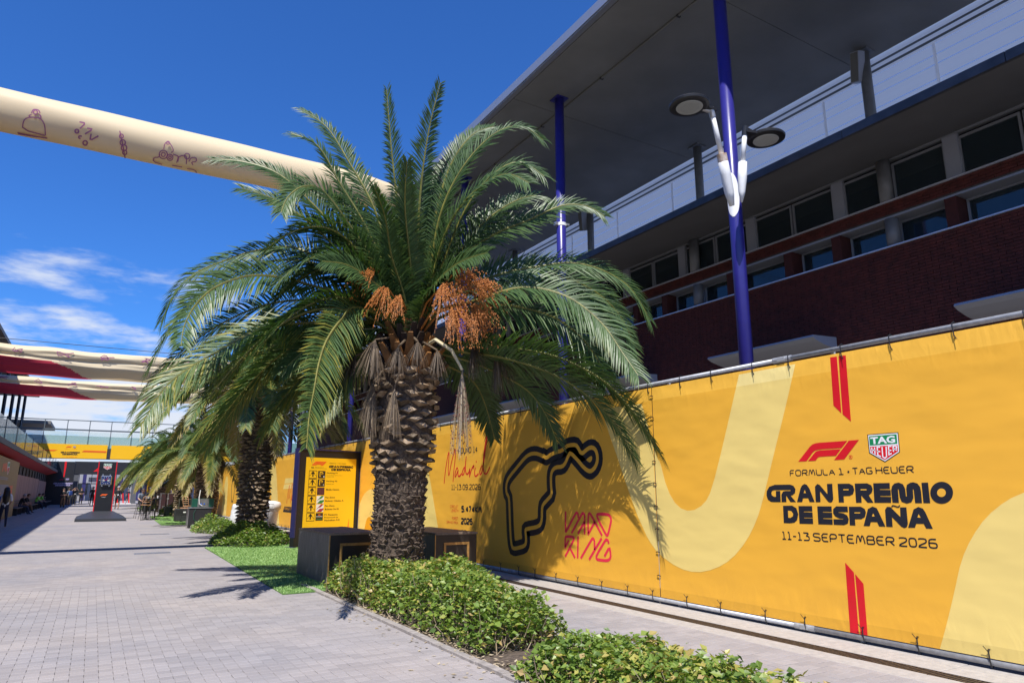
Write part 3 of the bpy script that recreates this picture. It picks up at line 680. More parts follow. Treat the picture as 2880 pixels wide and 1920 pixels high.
# circuit outline
CIR = [(262,1385),(245,1250),(235,1000),(228,790),(212,748),(195,720),(190,640),(205,570),(240,510),(330,400),(420,290),(480,245),(550,235),(600,250),(640,272),(652,262),(668,288),(690,290),(740,250),(800,222),(870,205),(930,150),(970,135),(1045,130),(1075,170),(1100,225),(1130,235),(1170,195),(1225,160),(1275,175),(1305,235),(1312,320),(1287,400),(1240,450),(1205,455),(1150,420),(1060,310),(980,228),(955,260),(920,350),(880,400),(800,405),(760,440),(740,500),(740,620),(752,740),(700,800),(640,865),(630,920),(630,1040),(610,1110),(560,1140),(440,1160),(425,1180),(435,1260),(435,1330),(415,1370),(330,1395),(290,1402)]
cpts = chaikin([RC(*p) for p in CIR], True, 1)
ART_CIRC = [('K', *stroke2(cpts, .262, True), 0), ('Y', *stroke2(cpts, .066, True), 1)]
def rs(ps, w, Zc, closed=False, it=1, k='Q', lay=0, taper=None): return (k, *stroke2(chaikin([Zc(*p) for p in ps], closed, it) if it else [Zc(*p) for p in ps], w, closed, taper), lay)
ART_MAD = [rs(p, .043, RM, c, it) for p, c, it in (
  ([(271,150),(267,640),(290,640),(510,205),(545,180),(575,215),(580,310)],0,1), ([(415,690),(665,215),(695,190),(733,225),(738,300),(735,712)],0,1), ([(570,700),(733,400)],0,0),
  ([(985,405),(830,700),(822,690),(822,240),(855,195),(885,220),(1165,745)],0,1),
  ([(1060,215),(1290,220),(1360,260),(1388,350),(1375,440),(1310,720),(1280,740),(1250,705),(1050,310),(1038,240)],1,1),
  ([(345,855),(262,1030),(258,1010),(262,790),(290,762),(440,770),(478,800),(465,860),(260,1255)],0,1), ([(385,1060),(500,1290)],0,0), ([(577,755),(565,1298)],0,0),
  ([(640,1303),(905,840),(935,808),(970,840),(978,900),(978,1090)],0,1), ([(845,1333),(1155,805)],0,0),
  ([(1325,945),(1318,880),(1275,832),(1235,870),(1022,1230),(1026,1310),(1070,1335),(1290,1360),(1362,1310),(1378,1210),(1345,1020),(1220,1255)],0,1))]
SCR = [[(108,780),(120,640),(150,430),(178,285),(188,300),(180,420),(170,560),(178,650),(190,640),(215,480),(250,340),(282,240),(290,255),(280,420),(262,560),(248,755)],
 [(325,548),(310,525),(287,590),(276,660),(287,675),(310,620),(332,560),(325,610),(330,660),(350,668),(385,620)],
 [(430,518),(405,560),(390,620),(400,655),(425,610),(445,480),(457,352)], [(457,352),(442,500),(446,600),(470,640),(500,600)],
 [(498,610),(515,528),(508,678)], [(508,678),(525,600),(555,520),(582,488),(562,545)], [(600,525),(585,600),(590,655),(612,668),(650,620)],
 [(612,420),(616,448)], [(710,488),(685,530),(665,600),(675,645),(705,600),(730,450),(757,250),(786,50),(775,38),(755,150),(730,350),(720,520),(735,610),(765,635),(800,590),(827,518)]]
ART_SCRIPT = [rs(p, .034, RT3, False, 2, 'R', i % 2) for i, p in enumerate(SCR)]

def sheet(y0, y1, name, label, parentless=True):
    t = thing(name, label, 'banner', (XW, (y0+y1)/2, 0), 'printed banners on the wall')
    mb = MB(); n = max(2, int((y1-y0)/.3))
    vs = []; fs = []
    for i in range(n+1):
        y = y0+(y1-y0)*i/n
        sc = .012*math.sin(i*math.pi)  # straight hem, tied every 0.6 m
        for z in (BB, BT): vs.append((XW, y, z))
    for i in range(n): fs.append((2*i, 2*i+1, 2*i+3, 2*i+2))
    nn = len(vs); vs += [(XW+.004, y, z) for _, y, z in vs]; fs += [tuple(reversed([q+nn for q in f])) for f in fs]
    mb.add(vs, fs); mb.build('sheet', 'banner_yellow', t); return t
SE = 7.18
b1 = sheet(-1.0, SE-.008, 'printed_banner', 'yellow banner with black grand prix title and shield emblem, nearest panel')
b2 = sheet(SE+.008, 19.6, 'printed_banner', 'yellow banner with black race circuit outline behind the palm')
b3 = sheet(19.616, 31.5, 'printed_banner', 'yellow banner with red script and black label left of the signboard')
b4 = sheet(31.516, 58, 'printed_banner', 'farthest yellow banner of the wall behind the row of palms')
def clipz(z): return max(BB+.001, min(BT-.001, z))
# pale wave across the seam
outer = [Z6(745,40),Z6(700,240),Z6(640,480),Z6(590,690),Z6(560,790),Z6(510,890),Z6(440,975),Z6(360,1022),Z6(270,1040),Z6(185,1018),Z6(90,950),Z6(40,880),Z5(1590,1000),Z5(1540,890),Z5(1440,600),Z5(1380,420),Z5(1330,280),Z5(1286,130)]
inner = [Z5(1580,90),Z5(1640,300),Z5(1700,505),Z6(95,500),Z6(130,640),Z6(180,725),Z6(245,748),Z6(310,710),Z6(345,640),Z6(400,420),Z6(475,90)]
ou = [(u, clipz(v)) for u, v in outer]; inn = [(u, clipz(v)) for u, v in inner]
wave = ou + inn
def halfclip(pts, uc, keep_right):                          # cut a polygon at the seam
    res = []
    for i, p in enumerate(pts):
        q = pts[(i+1) % len(pts)]; pi = (p[0] >= uc) == keep_right; qi = (q[0] >= uc) == keep_right
        if pi: res.append(p)
        if pi != qi:
            s_ = (uc-p[0])/(q[0]-p[0]); res.append((uc, p[1]+(q[1]-p[1])*s_))
    return res
ow = chaikin(ou, False, 1); iw = chaikin(inn, False, 1); full = ow+iw
draw([('P', *poly2(halfclip(full, -SE+.01, True)), 0)], 'pale_wave', b1, PWALL)
draw([('P', *poly2(halfclip(full, -SE-.01, False)), 0)], 'pale_wave', b2, PWALL)
rgt = [Z6(1841,655),Z6(1760,690),Z6(1660,770),Z6(1590,870),Z6(1540,980),Z6(1510,1120),Z6(1470,1290),Z6(1440,1420)]
rgt = chaikin([(u, clipz(v)) for u, v in rgt], False, 1); rgt[-1] = (rgt[-1][0], BB+.001)
um = rgt[0][0]; rgt = [(um+.75, BB+.001), (um+.75, 1.55), (um+.4, rgt[0][1]+.12)] + rgt
draw([('P', *poly2(rgt), 0)], 'pale_wave', b1, PWALL)
# red double stripes
def stripe(name, qs): draw([('R', *poly2([(lambda p: (p[0], clipz(p[1])))(Z6(*p)) for p in q]), 1) for q in qs], name, b1, PWALL)
stripe('red_stripe', [[(912,8),(944,4),(966,275),(928,238)], [(952,2),(987,-2),(1012,315),(972,280)]])
stripe('red_stripe', [[(984,990),(1026,1038),(1052,1350),(1010,1342)], [(1032,1045),(1072,1092),(1094,1358),(1060,1352)]])
draw(ART_F1+REG, 'racing_logo', b1, PWALL, lay0=1)
draw(ART_TAG, 'shield_emblem', b1, PWALL, lay0=1)
draw(ART_TITLE, 'title_lettering', b1, PWALL, lay0=1)
def capm(Zc, lo, hi): return Zc(*hi)[1]-Zc(*lo)[1]
for w_s, xa, ya, xb, yb in (('FORMULA',350,625,875,610),('1',925,609,978,607),('TAG',1090,604,1318,598),('HEUER',1366,597,1806,586)):
    draw([line(w_s, (xa,ya), (xb,yb), capm(Z4,(350,625),(350,550)), .003)], 'subtitle_lettering', b1, PWALL, lay0=1)
draw([('K', *poly2([Z4(*p) for p in ell2((1035,572),12,14,14)]), 0)], 'bullet_dot', b1, PWALL, lay0=1)
for w_s, xa, ya, xb, yb in (('11-13',258,1371,576,1388),('SEPTEMBER',628,1391,1580,1449),('2026',1645,1453,2088,1480)):
    draw([line(w_s, (xa,ya), (xb,yb), capm(Z4,(258,1371),(258,1274)), .003)], 'date_lettering', b1, PWALL, lay0=1)
# circuit banner
draw(ART_CIRC, 'circuit_outline', b2, PWALL, lay0=1); draw(ART_MAD, 'track_wordmark', b2, PWALL, lay0=1); draw(ART_SCRIPT, 'red_script', b2, PWALL, lay0=1)
draw([line('ROUND 14', (335,314), (630,290), capm(RT3,(335,314),(335,218)), .008, Zc=RT3), line('11-13.09.2026', (225,880), (680,880), capm(RT3,(225,880),(225,792)), .008, Zc=RT3),
      line('5.474KM', (382,1232), (698,1248), capm(RT3,(382,1232),(382,1124)), .04, Zc=RT3), line('2026', (378,1422), (550,1432), capm(RT3,(378,1422),(378,1316)), .04, Zc=RT3), line('57', (374,1610), (455,1616), capm(RT3,(374,1610),(374,1506)), .04, Zc=RT3)], 'fact_lettering', b2, PWALL, lay0=1)
draw([line('CIRCUIT', (203,1160), (330,1165), capm(RT3,(203,1160),(203,1118)), 0, 'R', RT3), line('LENGTH', (218,1224), (330,1228), capm(RT3,(218,1224),(218,1178)), 0, 'R', RT3), line('FIRST', (234,1348), (326,1354), capm(RT3,(234,1348),(234,1302)), 0, 'R', RT3), line('GRAND PRIX', (150,1400), (326,1416), capm(RT3,(150,1400),(150,1362)), 0, 'R', RT3), line('NUMBER', (210,1532), (320,1540), capm(RT3,(210,1532),(210,1490)), 0, 'R', RT3)], 'fact_caption', b2, PWALL, lay0=1)
# pale arches behind the trunk
a1 = [(u, clipz(v)) for u, v in [RZ3(*p) for p in ((1258,300),(1340,480),(1420,960),(1436,1040),(1300,1110),(1262,900))]]
draw([('P', *poly2(a1), 0)], 'pale_wave', b2, PWALL)
ar = [(u, clipz(v)) for u, v in [RZ3(*p) for p in ((640,1100),(690,960),(720,760),(760,660),(800,620),(835,608),(870,640),(900,720),(915,1100))]]
draw([('P', *poly2(chaikin(ar,False,1)), 0)], 'pale_wave', b2, PWALL)
ai = [(u, clipz(v)) for u, v in [RZ3(*p) for p in ((740,1100),(770,960),(785,880),(808,850),(835,870),(850,960),(858,1100))]]
draw([('O', *poly2(chaikin(ai,False,1)), 1)], 'orange_wave', b2, PWALL)
# welcome banner
aw = [(u, clipz(v)) for u, v in [RS6(*p) for p in ((385,1380),(330,600),(315,400),(345,310),(385,285),(415,330),(435,480),(450,800),(475,1400))]]
draw([('P', *poly2(chaikin(aw,False,1)), 0)], 'pale_arch', b3, PWALL)
draw([('P', *poly2([RS6(*p) for p in q]), 0) for q in (((575,585),(760,572),(755,650),(560,668)), ((556,680),(750,668),(742,738),(540,756)), ((710,380),(800,372),(795,408),(705,414)), ((704,420),(792,412),(788,440),(700,446)))], 'pale_flag', b3, PWALL)
tf3 = fit(ART_SCRIPT, RS6(605,800)[0], RS6(905,800)[0], RS6(640,985)[1], RS6(640,590)[1]); draw(ART_SCRIPT, 'red_script', b3, PWALL, tf=tf3, lay0=1)
draw([('K', *poly2([RS6(*p) for p in ((560,1026),(770,1045),(745,1138),(536,1112))]), 1), line('WELCOME', (705,645), (860,640), capm(RS6,(705,645),(705,588)), .004, Zc=RS6)], 'black_label', b3, PWALL)
draw([('O', *line('FORMULA 1 TAG HEUER GRAN PREMIO', (562,1080), (900,1112), .10, .02, Zc=RS6)[1:3], 2)], 'label_lettering', b3, PWALL)
draw([rs(p, .05, RS6, False, 1, 'K') for p in ([(215,945),(230,795),(240,860),(222,945)], [(250,945),(290,800),(280,945)], [(318,880),(290,900),(300,950),(325,940),(322,780)])], 'track_wordmark', b3, PWALL, lay0=1)
# far banner prints
far = []
for k in range(5):
    yy = 34+k*4.6; far.append(('P', *poly2([(-yy-.9,BB+.002),(-yy-.7,1.8),(-yy-.3,2.3),(-yy+.2,2.3),(-yy+.6,1.8),(-yy+.8,BB+.002)]), 0))
    cs = [(-yy-2.2+.5*math.cos(i*.7)*(1+.3*math.sin(i*2)), 1.5+.65*math.sin(i*.7)) for i in range(9)]; far.append(('K', *stroke2(chaikin(cs,True,1), .10, True), 1))
draw(far, 'wave_print', b4, PWALL)

# tube frame that carries the banners
fr = thing('banner_frame', 'galvanised tube frame carrying the yellow banners', 'frame', (XW+.05, 25, 0))
for k in range(10):
    y = -1+k*6.0
    mb = MB(); mb.cyl((XW+.015,y+.01,2.925),(XW+.015,y+5.99,2.925),.027,n=12); mb.build('top_rail', 'galvanised', fr, smooth=True)
    mb = MB(); mb.cyl((XW+.015,y+.01,.052),(XW+.015,y+5.99,.052),.027,n=12); mb.build('bottom_rail', 'galvanised', fr, smooth=True)
    for z in (2.925,.052):
        mb = MB(); mb.cyl((XW+.015,y-.12,z),(XW+.015,y+.12,z),.034,n=12); mb.box(XW-.02,XW+.0,y-.05,y+.05,z-.02,z+.02); mb.build('coupler', 'galvanised', fr)
for k in range(24):
    y = -.6+k*2.5; mb = MB(); mb.cyl((XW+.07,y,0),(XW+.07,y,2.94),.025,n=8); mb.tube([(XW+.07,y,2.2),(XW+1.1,y,.06)],.02,6); mb.box(XW+.85,XW+1.35,y-.25,y+.25,0,.18); mb.build('brace_post', 'galvanised', fr)
tm = MB(); tm.tube([(-.032,0,-.10),(-.036,.004,-.02),(-.03,.006,.03),(0,.004,.045),(.036,0,.02)], .0055, 5); tm.lathe([(.004,-.004),(.012,0),(.004,.004)], (-.018,.0,-.105), 7); tm.tube([(-.03,0,-.08),(-.05,-.03,-.13)], .003, 4)
to = tm.build('cable_tie', 'black_tie'); td = to.data; bpy.data.objects.remove(to)
fo = Vector(fr.location)
y = -.4
while y < 34:
    inst(td, 'cable_tie', fr, Matrix.Translation(Vector((XW+.015, y, 2.925))-fo))
    mz = Matrix.Translation(Vector((XW+.015, y+.08, .052))-fo) @ Matrix.Rotation(R(180),4,'Y') @ Matrix.Rotation(R(180),4,'Z'); inst(td, 'cable_tie', fr, mz)
    y += random.uniform(.5,.66)
# pairs of ties down the seam and eyelets
for i in range(9):
    z = .35+i*.3; mb = MB(); mb.tube([(XW-.012,SE-.035,z),(XW-.02,SE,z+.012),(XW-.012,SE+.035,z)], .006, 5); mb.build('seam_tie', 'black_tie', fr)
# ------------------------------------------------------------------ plants
def leaf_material(name, dark, light, dry, tcol, fac=.22, rough=.38):
    m = bpy.data.materials.new(name); m.use_nodes = True; t = m.node_tree; b = t.nodes['Principled BSDF']
    at = N(t, 'ShaderNodeAttribute', attribute_name='tone')
    ra = N(t, 'ShaderNodeValToRGB'); cr = ra.color_ramp
    cr.elements[0].position = 0; cr.elements[0].color = (*dark, 1); cr.elements[1].position = .55; cr.elements[1].color = (*light, 1)
    e = cr.elements.new(.82); e.color = (*tcol, 1); e = cr.elements.new(1.0); e.color = (*dry, 1)
    t.links.new(at.outputs['Fac'], ra.inputs[0]); t.links.new(ra.outputs[0], b.inputs['Base Color'])
    b.inputs['Roughness'].default_value = rough; b.inputs['Specular IOR Level'].default_value = .5
    tr = N(t, 'ShaderNodeBsdfTranslucent'); t.links.new(ra.outputs[0], tr.inputs[0])
    v = N(t, 'ShaderNodeVectorMath', operation='MULTIPLY'); v.inputs[1].default_value = (1.6, 1.9, .7); t.links.new(ra.outputs[0], v.inputs[0]); t.links.new(v.outputs[0], tr.inputs[0])
    mx = N(t, 'ShaderNodeMixShader'); mx.inputs[0].default_value = fac
    t.links.new(b.outputs[0], mx.inputs[1]); t.links.new(tr.outputs[0], mx.inputs[2]); t.links.new(mx.outputs[0], t.nodes['Material Output'].inputs[0]); MATS[name] = m
leaf_material('palm_leaf', (.024,.058,.019), (.082,.142,.042), (.36,.27,.13), (.30,.26,.04), .18, .44)
leaf_material('shrub_leaf', (.05,.10,.018), (.20,.29,.055), (.42,.30,.13), (.42,.38,.085), .28, .42)
leaf_material('dry_strand', (.045,.030,.020), (.17,.12,.075), (.50,.42,.30), (.36,.28,.19), .1, .7)
mat('rachis', (.17,.16,.035), .45, var=.3, vscale=6)
mat('rachis_base', (.19,.085,.025), .55, var=.4, vscale=9)
mat('palm_trunk', (.050,.034,.024), .92, var=.55, vscale=24, bump=1.0, bscale=55, col2=(.15,.11,.078))
mat('leaf_base', (.20,.125,.07), .78, var=.4, vscale=13, bump=.7, bscale=90, col2=(.42,.33,.235), stretch=(1,1,.35))
def vary_by_object(name, lo, hi):
    t = MATS[name].node_tree; b = t.nodes['Principled BSDF']; l = b.inputs['Base Color'].links[0].from_socket
    oi = N(t, 'ShaderNodeObjectInfo'); mr = N(t, 'ShaderNodeMapRange'); mr.inputs[3].default_value = lo; mr.inputs[4].default_value = hi; t.links.new(oi.outputs['Random'], mr.inputs[0])
    v = N(t, 'ShaderNodeVectorMath', operation='SCALE'); t.links.new(l, v.inputs[0]); t.links.new(mr.outputs[0], v.inputs['Scale']); t.links.new(v.outputs[0], b.inputs['Base Color'])
vary_by_object('leaf_base', .40, 1.25)
mat('fibre', (.035,.022,.014), .95, var=.4, vscale=40)
mat('date_fruit', (.34,.095,.015), .4, var=.5, vscale=45, col2=(.48,.17,.025))
mat('date_dry', (.16,.035,.025), .6, var=.3, vscale=60)
mat('fruit_stalk', (.42,.15,.03), .55, var=.2, vscale=20)
mat('pale_stalk', (.55,.47,.28), .55, var=.15, vscale=20)

def bez(b, mid, tip, n=22):                                 # quadratic arc through mid
    c = mid*2-(b+tip)*.5
    return [b*(1-t)**2 + c*2*t*(1-t) + tip*t*t for t in [i/n for i in range(n+1)]]
def frond(mb, pts, rng, nl=95, L=.56, tone=.35, dry=0.0, r0=.028, wl=.034, keel=.45, twist=0.0, sparse=1.0, face=0.0):
    k = len(pts)-1; cum = [0]
    for i in range(k): cum.append(cum[-1]+(pts[i+1]-pts[i]).length)
    tot = cum[-1]
    mb.tube(pts, [r0*(1-.88*i/k)+.002 for i in range(k+1)], 5, 1, True, .4)
    def at(s):
        s = max(0, min(tot, s)); i = 0
        while i < k-1 and cum[i+1] < s: i += 1
        f = (s-cum[i])/max(1e-6, cum[i+1]-cum[i]); return pts[i].lerp(pts[i+1], f), (pts[min(i+1,k)]-pts[i]).normalized()
    h = (pts[-1]-pts[0]); h.z = 0
    if h.length < .15: h = Vector((rng.uniform(-1,1), rng.uniform(-1,1), 0))
    side0 = Vector((-h.y, h.x, 0)).normalized()
    tw0 = twist
    for j in range(nl):
        t = .10+.90*(j+rng.uniform(-.3,.3))/nl
        P, T = at(t*tot)
        Sd = (side0-T*side0.dot(T)).normalized(); Nn = T.cross(Sd).normalized()
        if Nn.dot(Vector((0,0,1))) < 0 and abs(Nn.z) > .0: Nn = -Nn
        q = tw0*(t-.2)+(-face if Sd.dot(CC-P) > 0 else face)*min(1,t*3)
        Sd, Nn = Sd*math.cos(q)+Nn*math.sin(q), Nn*math.cos(q)-Sd*math.sin(q)
        prof = min(1, .30+t*3.0) if t < .25 else (1.0 if t < .6 else 1.0-.58*((t-.6)/.4)**1.3)
        for s in (-1, 1):
            if rng.random() > sparse: continue
            ang = R(70-40*t+rng.uniform(-6,6))              # angle from rachis
            lift = keel*(1.0-.5*t)+rng.uniform(-.16,.16)
            D = (Sd*s*math.sin(ang) + T*math.cos(ang) + Nn*lift*math.sin(ang)).normalized()
            l = L*prof*rng.uniform(.86,1.08); dr = .12+.20*rng.random()
            p0 = P+D*.01; p1 = P+D*l*.48+Vector((0,0,-dr*l*.18)); p2 = P+D*l+Vector((0,0,-dr*l))
            W = D.cross(Nn).normalized(); w_ = wl*(.55+.45*prof)*.5; up = Nn*w_*.35
            tn = max(0, min(.96, tone+rng.uniform(-.16,.16)+dry*rng.random()))
            tt = min(1.0, tn+.14+.30*rng.random()*dry)
            mb.add([p0-W*w_*.4, p0+W*w_*.4, p1-W*w_+up, p1, p1+W*w_+up, p2], [(0,3,2),(0,1,3),(1,4,3),(2,3,5),(3,4,5)], 0, [tn,tn,tn,tn,tn,tt])
def frond_obj(parent, pts, rng, **kw):
    mb = MB(); frond(mb, pts, rng, **kw); return mb.build('frond', ['palm_leaf', 'rachis'], parent)

def scale_mesh(wd, ht, dp, rng):                            # one cut leaf base: a proud diamond block
    mb = MB()
    lo = Vector((0,0,-ht*.62)); 
    ps = [(-wd/2,0,0),(0,0,-ht*.55),(wd/2,0,0),(0,0,ht*.5)]
    fr = [(-wd*.37,dp*.95,-ht*.04),(0,dp*1.30,-ht*.40),(wd*.37,dp*.95,-ht*.04),(0,dp*.50,ht*.30)]
    fr = [(x+rng.uniform(-.016,.016), y+rng.uniform(-.016,.016), z+rng.uniform(-.014,.014)) for x,y,z in fr]
    cen = [(0+rng.uniform(-.01,.01), dp*.98, -ht*.05)]
    mb.add(ps+fr+cen, [(0,1,5,4),(1,2,6,5),(2,3,7,6),(3,0,4,7),(4,5,8),(5,6,8),(6,7,8),(7,4,8)]); return mb
def palm_trunk(parent, base, hgt, r_low, r_top, zsplit, rng, big=True, rows_big=14, around=13, lean=(0,0)):
    # fibrous core, rough lower part built of small ragged leaf scars, cut leaf bases above
    core = MB(); n = 22; prof = []
    def rad(z):
        f = z/hgt; r = r_low*(1.22-.22*min(1,f/.10)) if f < .10 else r_low
        if z > zsplit: r = r_low+(r_top-r_low)*min(1,(z-zsplit)/.5)
        return r
    def axis(z): return Vector((base[0]+lean[0]*z/hgt, base[1]+lean[1]*z/hgt, base[2]+z))
    zs = [hgt*i/26 for i in range(27)]
    for z in zs:
        for j in range(n):
            q = 2*math.pi*j/n; rr = (rad(z)-.045)*(1+.05*noise.noise((math.cos(q)*3,math.sin(q)*3,z*5)))
            core.v.append(tuple(axis(z)+Vector((rr*math.cos(q), rr*math.sin(q), 0)))); core.t.append(.5)
    for i in range(26):
        for j in range(n): core.f.append((i*n+j, i*n+(j+1)%n, (i+1)*n+(j+1)%n, (i+1)*n+j)); core.m.append(0)
    core.f.append(tuple(26*n+j for j in range(n))); core.m.append(0)
    tr = core.build('trunk', 'palm_trunk', parent, smooth=True)
    # lower ragged scars
    lo = MB(); z = -.02; row = 0
    while z < zsplit:
        k = int(2*math.pi*rad(z)/.105)
        for j in range(k):
            q = 2*math.pi*(j+.5*(row % 2)+rng.uniform(-.42,.42))/k; c = axis(z); d = Vector((math.cos(q),math.sin(q),0)); s_ = Vector((-d.y,d.x,0)); r = rad(z)-.052
            wd = .065*rng.uniform(.5,1.3); h = .052*rng.uniform(.5,1.5); o = .05*rng.uniform(.3,1.6)
            a = c+d*r+Vector((0,0,rng.uniform(-.025,.025)))
            lo.add([a-s_*wd+Vector((0,0,h*.3)), a+Vector((0,0,-h)), a+s_*wd+Vector((0,0,h*.3)), a+Vector((0,0,h)), a+d*o+s_*rng.uniform(-.03,.03)+Vector((0,0,rng.uniform(.3,1.2)*h)), a+d*o*.8+s_*wd*.5+Vector((0,0,h*.5)), a+d*o*.8-s_*wd*.5+Vector((0,0,h*.6))], [(0,1,6),(1,4,6),(1,2,5),(1,5,4),(2,3,5),(3,4,5),(3,0,6),(3,6,4)])
            if rng.random() < .35:
                e = a+d*(o*1.2)+Vector((0,0,h)); lo.add([e-s_*.012, e+s_*.012, e+d*.03+s_*rng.uniform(-.03,.03)+Vector((0,0,-rng.uniform(.02,.08)))], [(0,1,2)])
        z += .052; row += 1
    lo.build('leaf_scars', 'palm_trunk', tr, kind='stuff')
    ms = []
    for _ in range(9):
        o = scale_mesh(.2, .15, .085, rng).build('leaf_base', 'leaf_base'); ms.append(o.data); bpy.data.objects.remove(o)
    off = wloc(tr)
    dz = (hgt-zsplit)/rows_big
    for i in range(rows_big):
        z = zsplit+.03+dz*(i+.3)
        for j in range(around):
            q = 2*math.pi*(j+.5*(i % 2)+rng.uniform(-.2,.2)+i*.04)/around; c = axis(z+rng.uniform(-.03,.03)); d = Vector((math.cos(q),math.sin(q),0)); r = rad(z)-.045
            mt = Matrix.Translation(c+d*r+Vector((0,0,rng.uniform(-.015,.015)))-off) @ Matrix.Rotation(q-math.pi/2,4,'Z') @ Matrix.Rotation(R(rng.uniform(-4,16)),4,'X') @ Matrix.Rotation(R(rng.uniform(-14,14)),4,'Y') @ Matrix.Diagonal((2*math.pi*rad(z)/around/.2*rng.uniform(.82,1.08), rng.uniform(.7,1.35), dz*2/.15*.50*rng.uniform(.75,1.12), 1))
            if rng.random() > .07: inst(rng.choice(ms), 'leaf_base', tr, mt)
    fb = MB()
    for _ in range(int(900*(hgt-zsplit))):
        z = rng.uniform(zsplit-.05,hgt); q = rng.uniform(0,6.283); d = Vector((math.cos(q),math.sin(q),0)); s_ = Vector((-d.y,d.x,0)); a = axis(z)+d*(rad(z)-.03+rng.random()*.05); l = rng.uniform(.03,.13)
        e = a+d*rng.uniform(.0,.05)+s_*rng.uniform(-.8,.8)*l+Vector((0,0,rng.uniform(-.8,.5)*l)); fb.add([a-Vector((0,0,.003)),a+Vector((0,0,.003)),e],[(0,1,2)])
    fb.build('fibres', 'fibre', tr, kind='stuff')
    return tr
def broom(mb, p0, dirn, L, n, spread, rng, m=0, tone=.5, w_=.006, fruit=None, fn=0, fr=.012):
    d0 = Vector(dirn).normalized(); a = d0.orthogonal().normalized(); b = d0.cross(a)
    for i in range(n):
        q = rng.uniform(0, 6.283); rr = spread*math.sqrt(rng.random()); d = (d0+a*math.cos(q)*rr+b*math.sin(q)*rr).normalized()
        l = L*rng.uniform(.6,1.0); pts = [p0+d*l*t+Vector((0,0,-.55*l*t*t)) for t in (0,.3,.65,1)]
        W = d.cross(Vector((0,0,1)));
        W = (W.normalized() if W.length > 1e-3 else Vector((1,0,0)))
        vs = []; 
        for k, p in enumerate(pts): ww = w_*(1-.6*k/3); vs += [p-W*ww, p+W*ww]
        tn = max(0,min(1,tone+rng.uniform(-.3,.3)))
        mb.add(vs, [(0,1,3,2),(2,3,5,4),(4,5,7,6)], m, tn)
        if fruit is not None:
            for _ in range(fn):
                t = rng.uniform(.35,1); p = pts[0].lerp(pts[1],t/.3) if t < .3 else (pts[1].lerp(pts[2],(t-.3)/.35) if t < .65 else pts[2].lerp(pts[3],(t-.65)/.35))
                p = p+Vector((rng.uniform(-.015,.015),rng.uniform(-.015,.015),rng.uniform(-.015,.015))); s_ = fr*rng.uniform(.8,1.2)
                mb.add([p+Vector(v)*s_ for v in ((1,0,0),(-1,0,0),(0,1,0),(0,-1,0),(0,0,1.3),(0,0,-1.3))], [(0,2,4),(2,1,4),(1,3,4),(3,0,4),(2,0,5),(1,2,5),(3,1,5),(0,3,5)], fruit)

